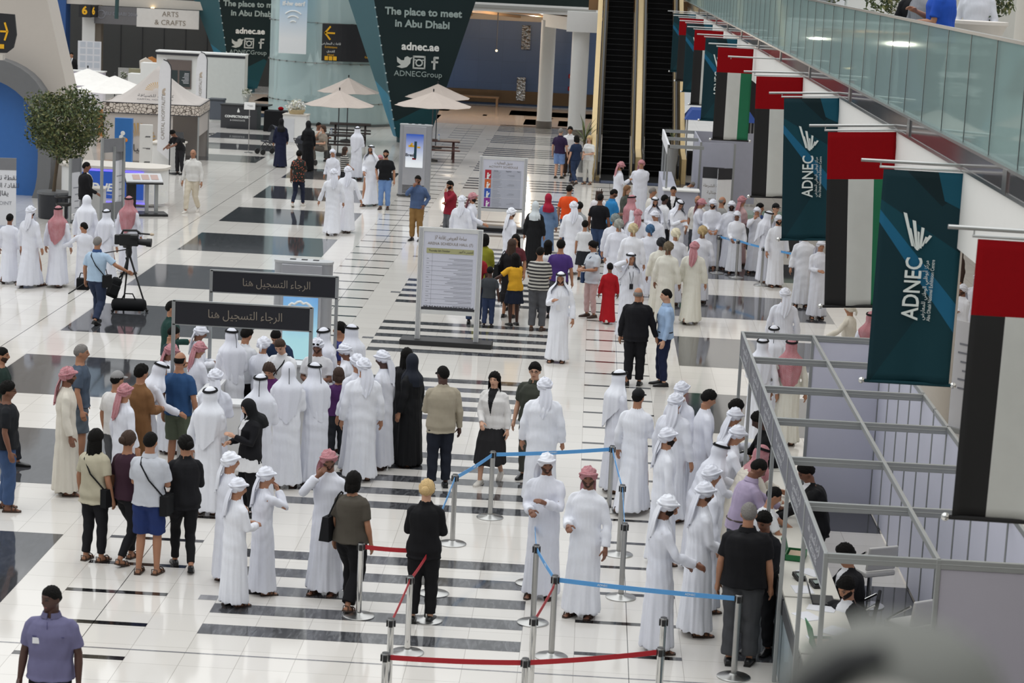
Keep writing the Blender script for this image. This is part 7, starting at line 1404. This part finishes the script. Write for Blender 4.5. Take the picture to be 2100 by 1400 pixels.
person(3.87, 27.26, 1.72, 75, 's,r,t,22', 'robe:W;sandal:L', 'drape:W;agal:K', 'b', 'man in white headscarf and cord leaning over the counter')
person(4.35, 27.2, 1.74, 75, 's,r,t,26', 'robe:C;sandal:L', 'drape:R;agal:K', 'b', 'man in red checked headscarf leaning over the booth counter')
person(4.32, 26.13, 1.78, 75, 's,r,t,14,0,22', 'shirt:a99cb5;collar:a99cb5;pants:29303d;shoe:SB;belt:L', 'short:hk', 'c', 'man in lilac shirt leaning on the booth counter')
person(3.9, 25.5, 1.78, 75, 's,d,d', 'robe:W;sandal:L', 'wrap:W', 'b', 'man in white wrap behind the man with folded phone, facing the booth')
person(3.76, 24.54, 1.8, 75, 's,d,h,0,0,10', 'robe:X;sandal:L', 'wrap:W;stub:hk', 'b', 'tall man in white wrap and robe left of the black polo shirt')
person(3.3, 23.83, 1.8, 80, 's,h,t,0,0,18', 'robe:W;sandal:L', 'wrap:X;beard:hk', 'c', 'man in white wrap looking right with wallet in hands, nearest in queue')
person(4.22, 23.52, 1.84, 10, 's,d,d,0,-10', 'tee:141417;collar:141417;pants:48494c:.02;shoe:SB', 'short:hg', 'b', 'big grey haired man in black polo shirt, back to us', girth=0.04)
person(4.55, 25.77, 1.5, 80, 's,r,t,12,0,10', 'tee:dadbdd;pants:3a3c42;shoe:SB', 'short:hk', 'b', 'boy in white shirt leaning on the booth counter', hs=1.08)
person(4.48, 24, 1.66, 215, 's,h,f,5,0,15', 'jacket:1b1c20/35363a:plain;pants:1b1c20;shoe:SB', 'thick:hk', 'c', 'person in dark jacket facing left between the black polo and counter', sex='f')
person(1.97, 25.69, 1.78, 195, 's,p,f,0,-25,5', 'robe:W;sandal:L', 'wrap:X;stub:hk', 'c', 'man in white wrap holding phone and paper inside the blue belts')
person(2.47, 25.01, 1.8, 205, 's,d,f,0,-25', 'robe:X;sandal:L', 'wrap:R;stub:hk', 'c', 'man in red checked wrap gesturing inside the blue belts')
person(1.82, 30.29, 1.8, 5, 's,d,d', 'robe:X;sandal:L', 'wrap:W', 'b', 'broad man in white robe and wrap seen from behind, centre', girth=0.025)
person(1.65, 31.74, 1.74, 200, 's,d,d,0,-15', 'tee:3d4038;collar:3d4038;pants:4a4b46;shoe:SB', 'thick:hk;glasses:K', 'a', 'man in olive shirt with glasses behind the broad white robe', girth=0.02)
person(1.08, 31.41, 1.64, 195, 'w,d,h', 'jacket:dcdad8/1d1d20:plain;skirt:232224:.32;shoe:SW', 'long:hk', 'a', 'woman in white cardigan and long black skirt', sex='f')
person(0.36, 30.87, 1.78, 345, 's,f,d,0,-25', 'jacket:a39a88;pants:20242f;shoe:SB', 'short:hk;shades:K', 'd', 'man in beige blazer, dark jeans and sunglasses')
person(-0.17, 32.13, 1.7, 300, 's,d,d,0,30', 'abaya:K', 'hijab:20242e', 'b', 'woman in black robe and navy headscarf beside the blazer', sex='f')
person(-0.33, 32.8, 1.66, 15, 's,d,d', 'abaya:K', 'long:hk', 'a', 'dark haired woman in black behind the navy headscarf', sex='f')
person(-0.57, 31.84, 1.78, 290, 's,d,d,0,0,12', 'robe:W;sandal:L', 'wrap:W', 'd', 'dark skinned man in white wrap looking left beside the woman in black')
person(-0.79, 31.02, 1.8, 345, 's,d,d', 'robe:X;sandal:L', 'wrap:W', 'b', 'broad man in twisted white wrap seen from behind, right of the island', girth=0.015)
person(-0.93, 31.52, 1.76, 320, 's,d,f', 'robe:W;sandal:L', 'wrap:W', 'b', 'man in white wrap half hidden behind the twisted wrap')
person(-1.23, 32.87, 1.66, 285, 's,d,f,0,0,20', 'robe:X;sandal:L', 'wrap:W', 'c', 'boy in rolled white wrap looking down at the right counter', hs=1.03)
person(-1.23, 33.91, 1.78, 300, 's,d,f,5', 'robe:W;sandal:L', 'drape:W;agal:K', 'b', 'tall man in white headscarf with black cord at the island right side')
person(-4.4, 35.28, 1.78, 80, 's,d,f', 'shirt:1d3c37;pants:2b2d33;shoe:SB', 'short:hk', 'b', 'man in dark green shirt left of the front registration sign')
person(-4.08, 33.63, 1.66, 70, 's,f,f,0,0,20', 'tee:2a3a40;pants:2b2d33;shoe:SB', 'short:hk', 'b', 'dark haired man tucked behind the left sign post')
person(-3.71, 33.94, 1.64, 80, 's,f,f,0,0,18', 'robe:X;sandal:L', 'wrap:W', 'c', 'boy in white wrap at the left counter of the island')
person(-3.82, 32.09, 1.66, 70, 's,f,f,0,0,22', 'robe:W;sandal:L', 'wrap:R', 'c', 'boy in pink checked wrap left of the island sign post')
person(-3.48, 32.6, 1.62, 50, 's,f,f,0,0,20', 'robe:W;sandal:L', 'wrap:R', 'b', 'boy in red checked wrap leaning on the island counter')
person(-3.8, 30.41, 1.72, 70, 's,f,t,14,0,12', 'robe:W;sandal:L', 'drape:W;agal:K', 'b', 'man in tilted white headscarf and cord, left of the navy shirt')
person(-3.4, 30.74, 1.8, 20, 's,d,d', 'tee:2d4d76;shorts:5c6453;shoe:SB', 'bald:hk;stub:hk', 'b', 'tall balding man in navy shirt and khaki shorts')
person(-2.99, 32.97, 1.78, 330, 's,f,f,6', 'robe:X;sandal:L', 'drape:W;agal:K;cord:K', 'b', 'man in white headscarf with hanging cord under the front sign')
person(-2.91, 33.58, 1.7, 30, 's,f,f,0,0,15', 'shirt:d5d7db;pants:17171a;shoe:SB', 'thick:hk', 'b', 'dark haired man in white shirt and black trousers inside the island')
person(-2.58, 33.23, 1.62, 20, 's,f,f,0,0,10', 'robe:W;sandal:L', 'turban:W', 'b', 'boy in embroidered white cap inside the island')
person(-2.44, 34.14, 1.74, 185, 's,t,t,24,0,20', 'tee:25344f;pants:26282e;shoe:SB', 'short:hk', 'b', 'man in navy shirt bending forward behind the island')
person(-2.17, 32.88, 1.76, 200, 's,t,t,14,-10,18', 'shirt:dcdde0;pants:33353b;shoe:SB;cross:K', 'short:hn', 'a', 'short haired man in white shirt with shoulder strap inside the island')
person(-1.7, 32.99, 1.72, 185, 's,f,f,0,0,15', 'tee:d9d9dc;pants:33353b;shoe:SB', 'wrap:W;stub:hk;shades:K', 'c', 'man in white head cover with sunglasses raised, inside the island', shades_up=1)
person(-1.69, 33.48, 1.78, 30, 's,f,f', 'robe:W;sandal:L', 'drape:W;agal:K;cord:K', 'b', 'man in wide white headscarf behind the raised sunglasses')
person(-1.51, 34.41, 1.72, 270, 's,d,f', 'tee:353a72;pants:2b2d33;shoe:SB', 'thick:hk', 'b', 'dark haired person in blue and purple at the right rear of the island')
person(-2.21, 31.72, 1.58, 190, 's,f,f,10,0,25', 'tee:5a2a60;pants:2b2d33;shoe:SB', 'bob:hn', 'b', 'brown haired child in purple top behind the front counter', sex='f', hs=1.05)
person(-1.28, 32.22, 1.4, 340, 's,d,d', 'tee:4c2a5a;pants:2b2d33;shoe:SB', 'bob:hn', 'b', 'child with brown hair right of the island sign post', sex='f', hs=1.08)
person(-2.73, 29.82, 1.76, 10, 's,f,f', 'robe:W;sandal:L', 'wrap:W', 'b', 'man in loose white wrap, back to us, at the front counter')
person(-2.6, 28.65, 1.74, 15, 's,d,h', 'robe:X;sandal:L', 'drape:X;agal:K', 'b', 'man in white headscarf and cord with card in hand, back to us, front row')
person(-2.06, 29.47, 1.78, 5, 's,f,f,4', 'robe:W;sandal:L', 'drape:W;agal:K;cord:K', 'b', 'man in white headscarf with long cord, back to us, second in front row')
person(-1.79, 30.36, 1.8, 355, 's,f,f,4', 'robe:X;sandal:L', 'drape:W;cord:K', 'b', 'man in pointed white headscarf with tassel, back to us, third in front row')
person(-1.41, 30.65, 1.76, 325, 's,f,f,6', 'robe:W;sandal:L', 'drape:W;agal:K;cord:K', 'b', 'man in white headscarf leaning left, last in front row')
person(-2.04, 28.69, 1.62, 235, 's,p,f,0,0,22', 'skirt:e0e0e2:.70;jacket:16161a/dedee0:plain;pants:17171b;shoe:SB', 'hijab:K', 'a', 'young woman in black headscarf and jacket writing on a pad', sex='f')
person(-3.79, 29.93, 1.74, 40, 's,f,f', 'robe:7a5738;sandal:L', 'thick:hk', 'b', 'man with thick hair in a brown robe, back to us')
person(-4.03, 29.48, 1.72, 35, 's,d,d', 'tee:d8d6d4;pants:5a5c60;shoe:SB', 'short:hk;cap:8d8c8c', 'b', 'man in white printed shirt and grey cap')
person(-3.83, 29.04, 1.64, 45, 's,d,d', 'robe:W;sandal:L', 'wrap:R', 'b', 'boy in pink checked wrap behind the grey cap')
person(-4.87, 30.92, 1.8, 80, 's,d,d', 'tee:4a5666;shorts:5b646d;shoe:SB', 'short:hg', 'b', 'man in slate shirt and shorts behind the cream robe')
person(-4.67, 29.28, 1.78, 75, 's,d,d,0,10', 'robe:C;sandal:L', 'wrap:R;stub:hk', 'c', 'man in cream robe and pink checked wrap facing right')
person(-5.98, 30.78, 1.72, 85, 'w,d,d', 'tee:24342f;pants:2b2d33;shoe:SB', 'short:hk;stub:hk', 'b', 'man in dark green shirt cut by the left edge')
person(-5.23, 28.28, 1.74, 75, 's,d,d', 'tee:1d1f23;pants:3f5478:.012;sandal:L', 'thick:hk;glasses:K', 'c', 'man in black printed shirt, glasses and jeans at the left edge', girth=0.02)
person(-3.56, 26.12, 1.66, 25, 's,d,d', 'loose:b9b29c;pants:1d1d21:-.004;sandal:L;cross:K', 'long:hk', 'b', 'woman with long black hair, beige top and black trousers', sex='f')
person(-3.16, 26.12, 1.66, 30, 'w2,d,d', 'tee:3a2430;pants:1d1d21:-.006;sandal:L', 'bun:hn', 'b', 'woman in plum top behind the beige top, back to us', sex='f')
person(-2.8, 25.69, 1.76, 10, 's,f,f', 'tee:c2c5cc;collar:c2c5cc;shorts:253566;sandal:L;cross:K', 'short:hk', 'b', 'man in pale grey polo shirt and navy shorts')
person(-2.42, 25.97, 1.68, 345, 'w2,f,f,0,-25', 'jacket:1a1a1d;pants:18181b:-.008;shoe:SB', 'bun:hk', 'b', 'woman in black jacket with hair bun walking away', sex='f')
person(-1.82, 25.58, 1.58, 40, 's,h,d,0,40', 'robe:W;sandal:L', 'wrap:X', 'b', 'tallest of three boys in white robes, hand on hip', hs=1.06)
person(-1.58, 24.61, 1.5, 45, 's,f,f,0,30,10', 'robe:X;sandal:L', 'wrap:W', 'b', 'nearest of three boys in white robes, hands together', hs=1.08)
person(-1.34, 25.15, 1.52, 60, 's,d,c,0,20,8', 'robe:W;sandal:L', 'wrap:W', 'b', 'boy in white robe with hand at his mouth, right of three', hs=1.08)
person(-0.59, 25.31, 1.76, 200, 's,d,c,0,-35,5', 'robe:W;sandal:L', 'wrap:R;stub:hk', 'c', 'man in red checked wrap scratching his chin beside the three boys')
person(-0.25, 24.76, 1.64, 20, 'w2,d,d', 'tee:4f4a42;pants:151518:.02;sandal:L;tote:K', 'bob:hk', 'b', 'woman in olive grey top walking with a large black bag', sex='f', girth=0.03)
person(0.63, 24.4, 1.68, 5, 's,f,f', 'jacket:131316;pants:141417:.004;shoe:SB', 'bun:hy;short:hy', 'a', 'blonde woman in black trouser suit, back to us', sex='f')
person(-2.41, 19.3, 1.74, 182, 's,d,d,0,30', 'tee:6d6b8b;pants:17171b;shoe:SB;badge:e6e6e8;collar:64627f;seam:4a4870', 'short:hk', 'd', 'security guard in violet grey shirt with badge, lower left', girth=0.02)
person(4.96, 29.32, 1.72, 265, 's,d,t,16,0,12', 'jacket:121214;pants:121214;shoe:SB', 'thick:hk', 'd', 'staff member in black leaning over the counter, far in the booth')
person(5.27, 26.34, 1.72, 255, 's,r,t,12,0,12', 'jacket:151517/e0e0e2:plain;pants:151517;shoe:SB', 'thick:hk', 'c', 'standing staff member in black suit beneath the booth beams', girth=0.02)
person(5.47, 23.91, 1.78, 262, 'sit,t,t,8,0,8', 'jacket:17171a/dfe0e4:plain;pants:17171a;shoe:SB', 'thick:hk', 'b', 'seated staff man in black suit facing left, partly under a beam')
person(5.28, 22.67, 1.76, 222, 'sit,t,t,4,0,18', 'jacket:1a1a1d/dfe0e4:plain;pants:17171a;shoe:SB', 'thick:hk;beard:hk', 'b', 'bearded seated staff man in black suit nearest in the booth')
person(6.32, 28.6, 1.62, 15, 's,d,d', 'tee:15161a;pants:26262a;shoe:SB', 'thick:hk', 'b', 'man in black shirt on the upper floor behind the glass', z=5.95)
person(6.32, 28, 1.66, 60, 's,d,f', 'robe:8b8d94;sandal:L', 'short:hk', 'b', 'person in grey robe on the upper floor beside the blue polo', z=5.95)
person(6.32, 26.5, 1.74, 285, 's,f,p', 'tee:2350b4;collar:2350b4;pants:26304a;shoe:SB', 'short:hk', 'b', 'man in bright blue polo on the upper floor holding a phone', girth=0.03, z=5.95)
person(7.42, 30.6, 1.72, 200, 's,d,d', 'robe:W;sandal:L', 'wrap:W', 'b', 'man in white robe behind the covered table, upper floor', z=5.95)
person(1.22, 76.33, 1.74, 20, 's,d,d', 'tee:2d1f3c;collar:2d1f3c;shorts:6d87b5;shoe:SB', 'short:hg', 'a', 'grey haired man in plum polo shirt and blue shorts')
person(1.54, 77.22, 1.74, 185, 's,h,f', 'tee:dadadc;collar:dadadc;pants:33251f;shoe:SB', 'thick:hk', 'b', 'man in white polo shirt facing the plum polo')
person(1.8, 74.54, 1.66, 330, 'w,d,f', 'tee:22304a;pants:2c3a55:-.002;shoe:L', 'bob:hk', 'a', 'woman in navy shirt and jeans at the foot of the column', sex='f')
person(2.24, 74.82, 1.66, 210, 's,f,h', 'tee:dcdcda;pants:d8d6cf;sandal:L', 'long:hy', 'a', 'blonde woman in white with a red waist bag by the escalator', sex='f')
bpy.data.scenes.remove(TS)
